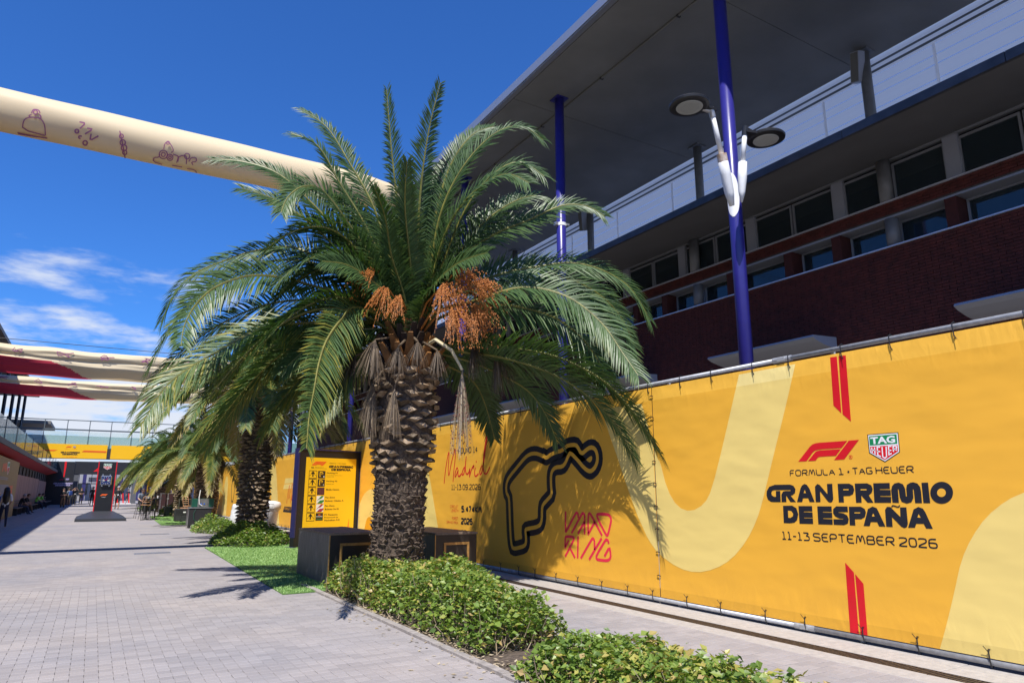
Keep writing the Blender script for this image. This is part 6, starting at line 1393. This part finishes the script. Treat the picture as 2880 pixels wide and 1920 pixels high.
def person(label, loc, rz, h=1.75, pose=None, top='cl_black', legs='cl_black', calf=None, fore='skin', shoe='shoe_dark', hair='hair_dark', skin='skin', extra=None, longhair=False, group=None, wide=False):
    J = dict(STAND); J.update(pose or {}); k = h/1.75
    t = thing('person', label, 'person', loc, group, rz)
    names = list(J); me = bpy.data.meshes.new('b'); me.from_pydata([tuple(c*k for c in J[n]) for n in names], [(names.index(a), names.index(b)) for a, b, _ in BON], [])
    o = bpy.data.objects.new('b', me); COL.objects.link(o); o.modifiers.new('s', 'SKIN'); o.modifiers.new('u', 'SUBSURF').levels = 1
    for i, n in enumerate(names):
        r = RAD.get(n) or RAD.get('L'+n[1:]); r *= k
        if wide and n[1:] in ('an','kn'): r *= 1.9
        sv = me.skin_vertices[0].data[i]; sv.radius = (r, r*(.78 if n in ('pel','sp','ch') else 1)); sv.use_root = n == 'pel'
    dg = bpy.context.evaluated_depsgraph_get(); dg.update(); ev = o.evaluated_get(dg).to_mesh()
    mb = MB(); mb.v = [tuple(v.co) for v in ev.vertices]; mb.t = [.5]*len(mb.v)
    ms = {'T':0,'P':1,'C':1 if calf is None else 2,'F':3,'S':4,'N':0,'X':5}
    seg = [(Vector(J[a])*k, Vector(J[b])*k, ms[m]) for a, b, m in BON]
    for p in ev.polygons:
        c = Vector((0,0,0))
        for i in p.vertices: c += Vector(mb.v[i])
        c /= len(p.vertices); best = 9; bm_i = 0
        for a, b, m in seg:
            d = b-a; s_ = max(0,min(1,(c-a).dot(d)/d.length_squared)); dd = (c-a-d*s_).length
            if dd < best: best, bm_i = dd, m
        if bm_i == 0 and c.z > Vector(J['nk']).z*k+.01 and abs(c.x) < .07: bm_i = 4
        mb.f.append(tuple(p.vertices)); mb.m.append(bm_i)
    bpy.data.objects.remove(o)
    for s_ in 'LR':                                         # fingers
        a, b = Vector(J[s_+'wr'])*k, Vector(J[s_+'ha'])*k; d = (b-a).normalized(); sd = d.cross(Vector((1,0,0)) if abs(d.x) < .8 else Vector((0,1,0))).normalized(); pn = d.cross(sd)
        for i, l in enumerate((.055,.072,.078,.070,.055)):
            if i == 0: q = a+d*.03+sd*.03; e = q+d*.03+sd*.035+pn*.01; mb.tube([q,(q+e)*.5,e],[.011,.010,.008],5,4)
            else: q = b+sd*(.028-.018*(i-1)); e = q+d*l*.6; f = e+d*l*.35+pn*l*.3; mb.tube([q,e,f],[.0095,.009,.007],5,4)
    hm = Vector(J['hm'])*k; ht = Vector(J['ht'])*k
    fwd = Vector((0,1,0)); mb.add([hm+Vector((-.013,.088,-.02))*k, hm+Vector((.013,.088,-.02))*k, hm+Vector((0,.118,-.022))*k, hm+Vector((0,.088,.025))*k], [(0,1,2),(0,2,3),(1,3,2)], 4)
    for s_ in (-1,1): mb.lathe([(.003,-.012),(.012,0),(.003,.012)], hm+Vector((s_*.034,.090,.012))*k, 6, 6); mb.lathe([(.004,-.03),(.016,0),(.004,.03)], hm+Vector((s_*.098,0,-.01))*k, 6, 4)
    mb.box(hm.x-.022*k,hm.x+.022*k,hm.y+.080*k,hm.y+.092*k,hm.z-.050*k,hm.z-.042*k,6)
    mats = [top, legs, calf or legs, skin if fore == 'skin' else fore, skin, shoe, 'eye_dark']
    me2 = mb; 
    bm2 = bpy.data.meshes.new('body'); bm2.from_pydata(mb.v, [], mb.f)
    for q in mats: bm2.materials.append(MATS[q])
    bm2.polygons.foreach_set('material_index', mb.m); bm2.polygons.foreach_set('use_smooth', [True]*len(mb.f)); bm2.update()
    bo = bpy.data.objects.new('body', bm2); COL.objects.link(bo); bo.parent = t
    hb = MB(); c = hm+Vector((0,-.018,.022))*k
    for i in range(6):
        ph = math.pi/2*i/5
        for j in range(14):
            q = 2*math.pi*j/14; fr = 1-.12*max(0,math.sin(q))
            hb.v.append(tuple(c+Vector((.108*math.cos(q)*math.cos(ph), .115*math.sin(q)*math.cos(ph)*fr, (.105*math.sin(ph)-(.07 if i == 0 and math.sin(q) < .3 else 0))))*k)); hb.t.append(.5)
    for i in range(5):
        for j in range(14): hb.f.append((i*14+j, i*14+(j+1)%14, (i+1)*14+(j+1)%14, (i+1)*14+j)); hb.m.append(0)
    ho = bpy.data.meshes.new('hair'); ho.from_pydata(hb.v, [], hb.f); ho.materials.append(MATS[hair]); ho.polygons.foreach_set('use_smooth',[True]*len(hb.f))
    h_o = bpy.data.objects.new('hair', ho); COL.objects.link(h_o); h_o.parent = t
    def child(nm, fn, m):
        q = MB(); fn(q, k, J); me_ = bpy.data.meshes.new(nm); me_.from_pydata(q.v, [], q.f); me_.materials.append(MATS[m]); x = bpy.data.objects.new(nm, me_); COL.objects.link(x); x.parent = t
    if longhair: child('long_hair', lambda q, k, J: q.tube([hm+Vector((0,-.05,.06))*k, hm+Vector((0,-.11,-.06))*k, hm+Vector((0,-.15,-.28))*k, hm+Vector((0,-.13,-.52))*k, hm+Vector((0,-.11,-.62))*k], [.09*k,.12*k,.14*k,.11*k,.03*k], 12), hair)
    for e in (extra or []):
        child(*e)
    return t
def ground_at(px, py): p = onz(px, py); return (p.x, p.y, .005)
GP = 'people in the far street'
def pack(q, k, J): q.bbox(-.16*k,.16*k,-.32*k,-.13*k,1.0*k,1.42*k,.05)
def cap(q, k, J): hm = Vector(J['hm'])*k; q.lathe([(.112*k,.02),(.110*k,.06),(.08*k,.11),(.02,.125)], hm, 14); q.prism([hm+Vector((-.07,.08,.03))*k, hm+Vector((.07,.08,.03))*k, hm+Vector((.05,.19,.02))*k, hm+Vector((-.05,.19,.02))*k], (0,0,.01))
def lanyard(q, k, J): q.box(-.04*k,.04*k,.14*k,.15*k,1.05*k,1.15*k)
def purse(q, k, J): q.bbox(.16*k,.34*k,-.05*k,.10*k,.82*k,1.08*k,.03)
p = onz(4, 1484); person('woman with very long dark hair in white top at the left edge', (p.x, p.y, .005), R(10), 1.62, WALK, 'cl_white', 'cl_navy', hair='hair_dark', longhair=True, group=GP, extra=[('backpack', lambda q,k,J: q.bbox(-.30*k,-.18*k,-.1*k,.06*k,1.05*k,1.35*k,.03), 'bag_blue')])
def bench_p(px): p = onz(px, 1436); return p
for (lab, y, top, legs, hair, sh, rz) in (('grey haired man in black sitting at the near end of the bench', 55.5, 'cl_black', 'cl_jeans', 'hair_grey', 'shoe_dark', -78), ('dark capped person sitting close beside the grey haired man', 59.0, 'cl_black', 'cl_brown', 'hair_dark', 'shoe_dark', -100), ('worker in green safety shirt sitting on the middle of the bench', 70.5, 'cl_hivis', 'cl_navy', 'hair_brown', 'shoe_white', -95), ('second worker in green safety shirt farther along the bench', 75.5, 'cl_hivis', 'cl_navy', 'hair_dark', 'shoe_white', -85)):
    person(lab, (-4.02, y, -.05), R(rz), 1.78, SIT, top, legs, hair=hair, shoe=sh, group=GP)
person('woman in black top and wide brown trousers standing in the shade', ground_at(174,1427), R(175), 1.72, HOLD, 'cl_black', 'cl_brown', hair='hair_brown', wide=True, group=GP)
person('person with blue backpack and grey bag in shorts in the shade', ground_at(190,1421), R(35), 1.80, None, 'cl_grey', 'cl_khaki', calf='skin', hair='hair_brown', group=GP, extra=[('backpack', pack, 'bag_blue'), ('tote_bag', purse, 'cl_khaki')])
person('man in black raising both hands to his head', ground_at(206,1420), R(190), 1.86, ARMS_UP, 'cl_black', 'cl_black', hair='hair_dark', group=GP, extra=[('lanyard', lanyard, 'cl_white')])
person('man in black trousers standing in the gate opening', ground_at(225,1419), R(185), 1.84, HOLD, 'cl_black', 'cl_black', hair='hair_brown', group=GP)
person('man in black with pale cap and shorts left of the pylon', ground_at(256,1423), R(200), 1.92, None, 'cl_black', 'cl_black', calf='skin', shoe='shoe_white', hair='hair_grey', group=GP, extra=[('cap', cap, 'cl_white')])
person('man in black shorts with badge walking right of the pylon', ground_at(327,1433), R(178), 1.86, WALK, 'cl_black', 'cl_black', calf='skin', hair='hair_grey', group=GP, extra=[('lanyard', lanyard, 'cl_white')])
person('small distant person beside the right turnstile', (4.0, 104, .0), R(180), 1.75, None, 'cl_navy', 'cl_black', calf='skin', group=GP)
HS = {n: (v[0], v[1], v[2]+(.30 if n not in ('Lan','Lto','Ran','Rto') else .22)) for n, v in SIT.items()}
person('person in black sitting on the far side of the bar table', (ony(424,1400,43.0).x, 43.0, 0), R(165), 1.80, HS, 'cl_black', 'cl_black', hair='hair_dark', skin='skin_dark', group=GP)
person('person in grey sitting left of the black clad drinker at the table', (ony(398,1400,43.6).x, 43.6, 0), R(190), 1.74, HS, 'cl_grey', 'cl_black', hair='hair_brown', group=GP)
person('cook in black leaning over the food cart behind the short palm', (4.35, 35.6, 0), R(150), 1.80, HOLD, 'cl_black', 'cl_black', hair='hair_dark', fore='skin', group=GP)

# ------------------------------------------------------------------ bar table, stools
mat('table_black', (.012,.012,.013), .45); mat('rattan', (.50,.27,.15), .55, var=.2, vscale=30); mat('stool_steel', (.02,.02,.022), .4); mat('paper_white', (.75,.75,.75), .6); mat('cup_red', (.5,.03,.05), .5)
def a3g(x, y): return onz(340+x/7.127, 1280+y/7.127)
tp = a3g(520,1292); tq = a3g(648,1297)
tbl = thing('bar_table', 'high black bar table with two round footed legs', 'table', (2.7, 41.1, 0))
mb = MB(); mb.bbox(2.28,3.20,40.75,41.75,1.06,1.10,.01); mb.build('top', 'table_black', tbl)
for x, y in ((2.52,41.25),(2.90,41.0)):
    mb = MB(); mb.lathe([(.27,0),(.26,.02),(.05,.06),(.032,.09),(.032,1.055)], (x,y,0), 16); mb.build('leg', 'table_black', tbl)
for k, (x, y, c, m, lab) in enumerate(((2.55,41.2,.04,'paper_white','white paper cup on the bar table, left one'),(2.98,41.3,.04,'paper_white','white paper cup on the bar table, right one'))):
    mb = MB(); mb.lathe([(.03,1.102),(.042,1.21),(.044,1.22),(.03,1.222)], (x,y,0), 12); o = mb.build('paper_cup', m); o['label'] = lab; o['category'] = 'cup'; o['group'] = 'cups on the bar table'
def stool(x, y, rz, label, back=True):
    t = thing('bar_stool', label, 'stool', (x,y,0), 'bar stools'); c, s_ = math.cos(rz), math.sin(rz)
    def L(u, v, z): return Vector((x+u*c-v*s_, y+u*s_+v*c, z))
    mb = MB(); mb.prism([L(-.2,-.19,.75),L(.2,-.19,.75),L(.21,.18,.75),L(-.21,.18,.75)], (0,0,.035)); mb.build('seat', 'rattan' if back else 'table_black', t)
    for a, b in ((-1,-1),(1,-1),(1,1),(-1,1)): mb = MB(); mb.tube([L(a*.16,b*.14,.75), L(a*.24,b*.24,0)], .011, 6); mb.build('leg', 'stool_steel', t)
    mb = MB(); pts = [L(.2,.2,.24), L(-.2,.2,.24), L(-.2,-.2,.24), L(.2,-.2,.24), L(.2,.2,.24)]; mb.tube(pts, .009, 5); mb.build('foot_ring', 'stool_steel', t)
    if not back: return
    mb = MB(); mb.tube([L(-.19,-.17,.77),L(-.21,-.22,1.0),L(-.19,-.24,1.16),L(-.12,-.25,1.20),L(.12,-.25,1.20),L(.19,-.24,1.16),L(.21,-.22,1.0),L(.19,-.17,.77)], .014, 6); bk = mb.build('backrest', 'rattan', t)
    for z in (.90,.99,1.08): mb = MB(); mb.tube([L(-.20,-.21,z),L(0,-.24,z),L(.20,-.21,z)], .011, 5); mb.build('slat', 'rattan', bk)
sp0 = a3g(410,1295); stool(sp0.x+.12, sp0.y-.1, R(10), 'rattan backed bar stool in front of the bar table'); stool(ony(424,1400,43.0).x, 43.06, R(165), 'bar stool under the black clad drinker', False); stool(ony(398,1400,43.6).x, 43.66, R(190), 'bar stool under the drinker in grey', False); stool(4.05, 36.9, R(-60), 'bar stool half hidden behind the food cart')

# ------------------------------------------------------------------ stage gear
mat('case_wine', (.045,.018,.020), .5, var=.1, vscale=4); mat('case_black', (.016,.016,.018), .55); mat('alu', (.55,.56,.58), .35, metal=.8); mat('speaker_grille', (.028,.029,.032), .7, var=.3, vscale=150); mat('steel_cart', (.30,.30,.30), .35, metal=.7, var=.3, vscale=8); mat('machine_green', (.010,.075,.050), .4); mat('knob_blue', (.03,.12,.50), .4); mat('hose_white', (.7,.7,.68), .5); mat('plastic_bag', (.62,.63,.64), .3, bump=1.0, bscale=9, spec=.7); mat('rack_green', (.16,.17,.18), .5)
def flight_case(x0,x1,y0,y1,z1,label,m='case_wine',z0=.14):
    t = thing('flight_case', label, 'flight case', ((x0+x1)/2,(y0+y1)/2,0), 'wheeled flight cases')
    mb = MB(); mb.box(x0+.01,x1-.01,y0+.01,y1-.01,z0,z1-.01); mb.build('body', m, t)
    e = .025
    for xa, xb in ((x0,x0+e),(x1-e,x1)): mb = MB(); mb.box(xa,xb,y0-.002,y0+e,z0,z1); mb.box(xa,xb,y1-e,y1,z0,z1); mb.build('edge_trim', 'alu', t)
    for za, zb in ((z0,z0+e),(z1-e,z1)): mb = MB(); mb.box(x0+e,x1-e,y0-.003,y0+e,za,zb); mb.box(x0-.002,x0+e,y0+e,y1-e,za,zb); mb.build('edge_trim', 'alu', t)
    xm = (x0+x1)/2; mb = MB(); mb.box(xm-.018,xm+.018,y0-.004,y0+.012,z0+e,z1-e); mb.build('edge_trim', 'alu', t)
    for dx, dz in ((-.25,.30),(.25,.30),(0,.72)):
        mb = MB(); mb.box(xm+dx*(x1-x0)-.06,xm+dx*(x1-x0)+.06,y0-.014,y0-.004,z0+dz*(z1-z0)-.05,z0+dz*(z1-z0)+.05); mb.build('latch', 'alu', t)
    for x in (x0+.08,x1-.08):
        for y in (y0+.08,y1-.08): mb = MB(); mb.cyl((x-.02,y,.06),(x+.02,y,.06),.06,n=12); mb.box(x-.03,x+.03,y-.03,y+.03,.10,z0); mb.build('castor', 'case_black', t)
    return t
c0_ = a3g(762,1192); c1_ = a3g(1045,1185)
flight_case(c0_.x, c1_.x, c0_.y, c0_.y+.75, 1.33, 'tall wine red flight case with metal edges beside the palms')
flight_case(4.30, 4.95, 44.2, 45.0, 1.02, 'open black flight case behind the floor speakers', 'case_black')
def floor_speaker(x0,x1,y,d,h,label):
    t = thing('floor_speaker', label, 'loudspeaker', ((x0+x1)/2,y+d/2,0), 'black floor speakers'); mb = MB(); mb.bbox(x0,x1,y,y+d,.016,h,.015); mb.build('cabinet', 'case_black', t)
    mb = MB(); mb.box(x0+.03,x1-.03,y-.012,y-.001,.05,h*.52); mb.build('grille', 'speaker_grille', t); mb = MB(); mb.box((x0+x1)/2-.06,(x0+x1)/2+.06,y-.01,y-.001,h*.70,h*.80); mb.build('handle_plate', 'paper_white', t)
    mb = MB(); mb.box(x0+.05,x1-.05,y-.012,y-.001,h*.56,h*.60); mb.build('trim', 'speaker_grille', t)
s1 = a3g(865,1232); floor_speaker(s1.x, s1.x+.95, s1.y, .6, .56, 'left black floor speaker on the far turf'); s2 = a3g(1072,1330); floor_speaker(s2.x, s2.x+.82, s2.y, .6, .60, 'right black floor speaker nearer the food cart')
def pole_speaker(px, py, Y, h, label, w_=.36):
    q = ony(340+px/7.127, 1280+py/7.127, Y); t = thing('pole_speaker', label, 'loudspeaker', (q.x,Y,0), 'speakers on stands')
    rm = Matrix.Rotation(R(-12),3,'Z') @ Matrix.Rotation(R(-6),3,'X'); mb = MB(); mb.obox(q,(w_,.34,h),rm); mb.build('cabinet', 'case_black', t); mb = MB(); mb.obox(q-rm@Vector((0,.176,0)),(w_-.05,.012,h-.05),rm); mb.build('grille', 'speaker_grille', t)
    mb = MB(); mb.cyl((q.x,Y+.02,.5),(q.x,Y+.02,q.z-h/2+.02),.02,n=8); mb.build('pole', 'case_black', t)
    for i in range(3): a = i*2.094+.4; mb = MB(); mb.tube([(q.x,Y+.02,.75),(q.x+.5*math.cos(a),Y+.02+.5*math.sin(a),.02)],.014,6); mb.build('leg', 'case_black', t)
pole_speaker(1090,520,47.6,.60,'left black speaker on a stand among the palms',.60); pole_speaker(1345,505,44.0,.60,'right black speaker on a stand before the yellow banner',.62)
def tilt_light(p0, p1, Y, label):
    a = ony(340+p0[0]/7.127,1280+p0[1]/7.127,Y); b = ony(340+p1[0]/7.127,1280+p1[1]/7.127,Y); t = thing('tilted_panel', label, 'panel', ((a.x+b.x)/2,Y,0), 'tilted black panels on stands')
    d = (b-a); L_ = d.length; an = math.atan2(d.z, d.x); rm = Matrix.Rotation(-an,3,'Y'); c = (a+b)*.5
    mb = MB(); mb.obox(c,(L_,.9,.12),rm); mb.build('housing', 'case_black', t); mb = MB(); mb.obox(c+rm@Vector((0,-.1,.066)),(L_*.8,.6,.01),rm); mb.build('panel_face', 'steel_cart', t)
    mb = MB(); mb.cyl((b.x-.12,Y,0.02),(b.x-.12,Y,b.z-.05),.025,n=8); mb.lathe([(.3,.017),(.29,.04),(.05,.06)], (b.x-.12,Y,0), 14); mb.build('stand', 'case_black', t)
tilt_light((1390,530),(1700,310),38.8,'nearer tilted black panel on a stand beside the short palm'); tilt_light((800,625),(995,490),46.0,'farther tilted black panel on a stand beside the flight case')
# food cart with machine
k0 = a3g(1332,1462); Yc = k0.y; cart = thing('food_cart', 'black and steel food cart on castors beside the short palm', 'cart', (k0.x+.4, Yc+.35, 0))
mb = MB(); mb.bbox(k0.x,k0.x+.85,Yc,Yc+.65,.10,.78,.008); mb.build('cabinet', 'case_black', cart); mb = MB(); mb.box(k0.x-.012,k0.x-.001,Yc+.01,Yc+.64,.11,.77); mb.build('side_panel', 'steel_cart', cart); mb = MB(); mb.bbox(k0.x-.03,k0.x+.9,Yc-.03,Yc+.68,.782,.81,.006); mb.build('worktop', 'alu', cart)
mb = MB(); mb.box(k0.x-.30,k0.x-.031,Yc+.05,Yc+.55,.78,.805); mb.build('side_shelf', 'rattan', cart)
for x in (k0.x+.08,k0.x+.77):
    for y in (Yc+.08,Yc+.57): mb = MB(); mb.cyl((x-.02,y,.05),(x+.02,y,.05),.05,n=12); mb.build('castor', 'case_black', cart)
mb = MB(); mb.tube([(k0.x+.25,Yc-.012,.74),(k0.x+.18,Yc-.02,.6),(k0.x+.2,Yc-.02,.35),(k0.x+.35,Yc-.02,.22)],.012,6); mb.build('hose', 'machine_green', cart)
mc = thing('steel_machine', 'small green and steel cooking machine with blue knobs on the cart', 'machine', (k0.x+.5, Yc+.3, .81))
mb = MB(); mb.bbox(k0.x+.10,k0.x+.92,Yc+.08,Yc+.55,.83,1.16,.01); mb.build('body', 'machine_green', mc); mb = MB(); mb.box(k0.x+.30,k0.x+.72,Yc+.066,Yc+.079,.835,1.155); mb.build('front_plate', 'steel_cart', mc)
for dx in (.43,.55): mb = MB(); mb.cyl((k0.x+dx,Yc+.045,.95),(k0.x+dx,Yc+.066,.95),.03,n=14); mb.build('knob', 'knob_blue', mc)
for dx in (.14,.86): mb = MB(); mb.box(k0.x+dx-.02,k0.x+dx+.02,Yc+.12,Yc+.5,.812,.829); mb.build('foot', 'case_black', mc)
mb = MB(); mb.tube([(k0.x+.36,Yc+.05,1.5),(k0.x+.33,Yc+.03,1.2),(k0.x+.36,Yc+.03,.95),(k0.x+.48,Yc+.04,.87)],.018,7); mb.build('hose', 'hose_white', mc)
# white bin, wrapped stack, cables
def bag(label, x, y, w_, h, seed, cat='bag'):
    rg = random.Random(seed); t = thing('plastic_wrap' if cat != 'bin' else 'waste_bin', label, cat, (x,y,0)); mb = MB(); n = 14; m_ = 7
    for i in range(m_+1):
        z = h*i/m_
        for j in range(n):
            q = 2*math.pi*j/n; r = w_*(.85+.25*noise.noise((math.cos(q)*2+seed,math.sin(q)*2,z*4)))*(1-.25*(i/m_)**3); mb.v.append((x+r*math.cos(q), y+r*math.sin(q), .004+z)); mb.t.append(.5)
    for i in range(m_):
        for j in range(n): mb.f.append((i*n+j,i*n+(j+1)%n,(i+1)*n+(j+1)%n,(i+1)*n+j)); mb.m.append(0)
    mb.f.append(tuple(m_*n+j for j in range(n))); mb.m.append(0); mb.build('wrap', 'plastic_bag', t, smooth=True); return t
bag('crumpled clear plastic wrapped stack between the two palm trunks', 5.1, 30.0, .32, .95, 3, 'plastic wrap')
b5 = onz(762,1474); bx, by = 5.9, 27.6
wb = thing('waste_bin', 'white waste bin with a white bag near the yellow banner', 'bin', (bx,by,0)); mb = MB(); mb.lathe([(.20,0.004),(.27,.75),(.29,.78),(.29,.80),(.25,.80)], (bx,by,0), 18); mb.build('bucket', 'paper_white', wb, smooth=True); mb = MB(); mb.lathe([(.27,.70),(.34,.82),(.36,.95),(.30,1.05),(.12,1.10)], (bx,by,0), 12); mb.build('bag', 'plastic_bag', wb, smooth=True)
tb2 = thing('side_table', 'small white topped table behind the second palm', 'table', (5.35,26.6,0)); mb = MB(); mb.bbox(5.05,5.70,26.3,26.9,.98,1.03,.01); mb.build('top', 'paper_white', tb2); mb = MB(); mb.bbox(5.1,5.55,26.35,26.85,.005,.975,.01); mb.build('cabinet', 'paper_white', tb2)
rk = thing('black_rack', 'black equipment rack standing behind the second palm trunk', 'rack', (4.75,24.6,0)); mb = MB(); mb.box(4.55,4.60,24.4,24.45,.004,1.1); mb.box(4.95,5.0,24.4,24.45,.004,1.1); mb.box(4.55,4.60,24.8,24.85,.004,1.1); mb.box(4.95,5.0,24.8,24.85,.004,1.1); mb.build('frame', 'case_black', rk); mb = MB(); mb.bbox(4.53,5.02,24.38,24.87,.62,.86,.01); mb.build('drawer', 'case_black', rk); mb = MB(); mb.bbox(4.53,5.02,24.38,24.87,1.1,1.16,.01); mb.build('top', 'steel_cart', rk)
cb = thing('floor_cables', 'black cables lying by the far turf and speakers', 'cables', (4,38,0)); rg = random.Random(8)
for k in range(4):
    x, y = rg.uniform(3.2,3.9), rg.uniform(34.5,40); pts = [(x,y,.03)]
    for i in range(8): x += rg.uniform(-.2,.35); y += rg.uniform(-.25,.35); pts.append((x,y,.03))
    mb = MB(); mb.tube(pts,.012,5); mb.build('cable', 'case_black', cb)
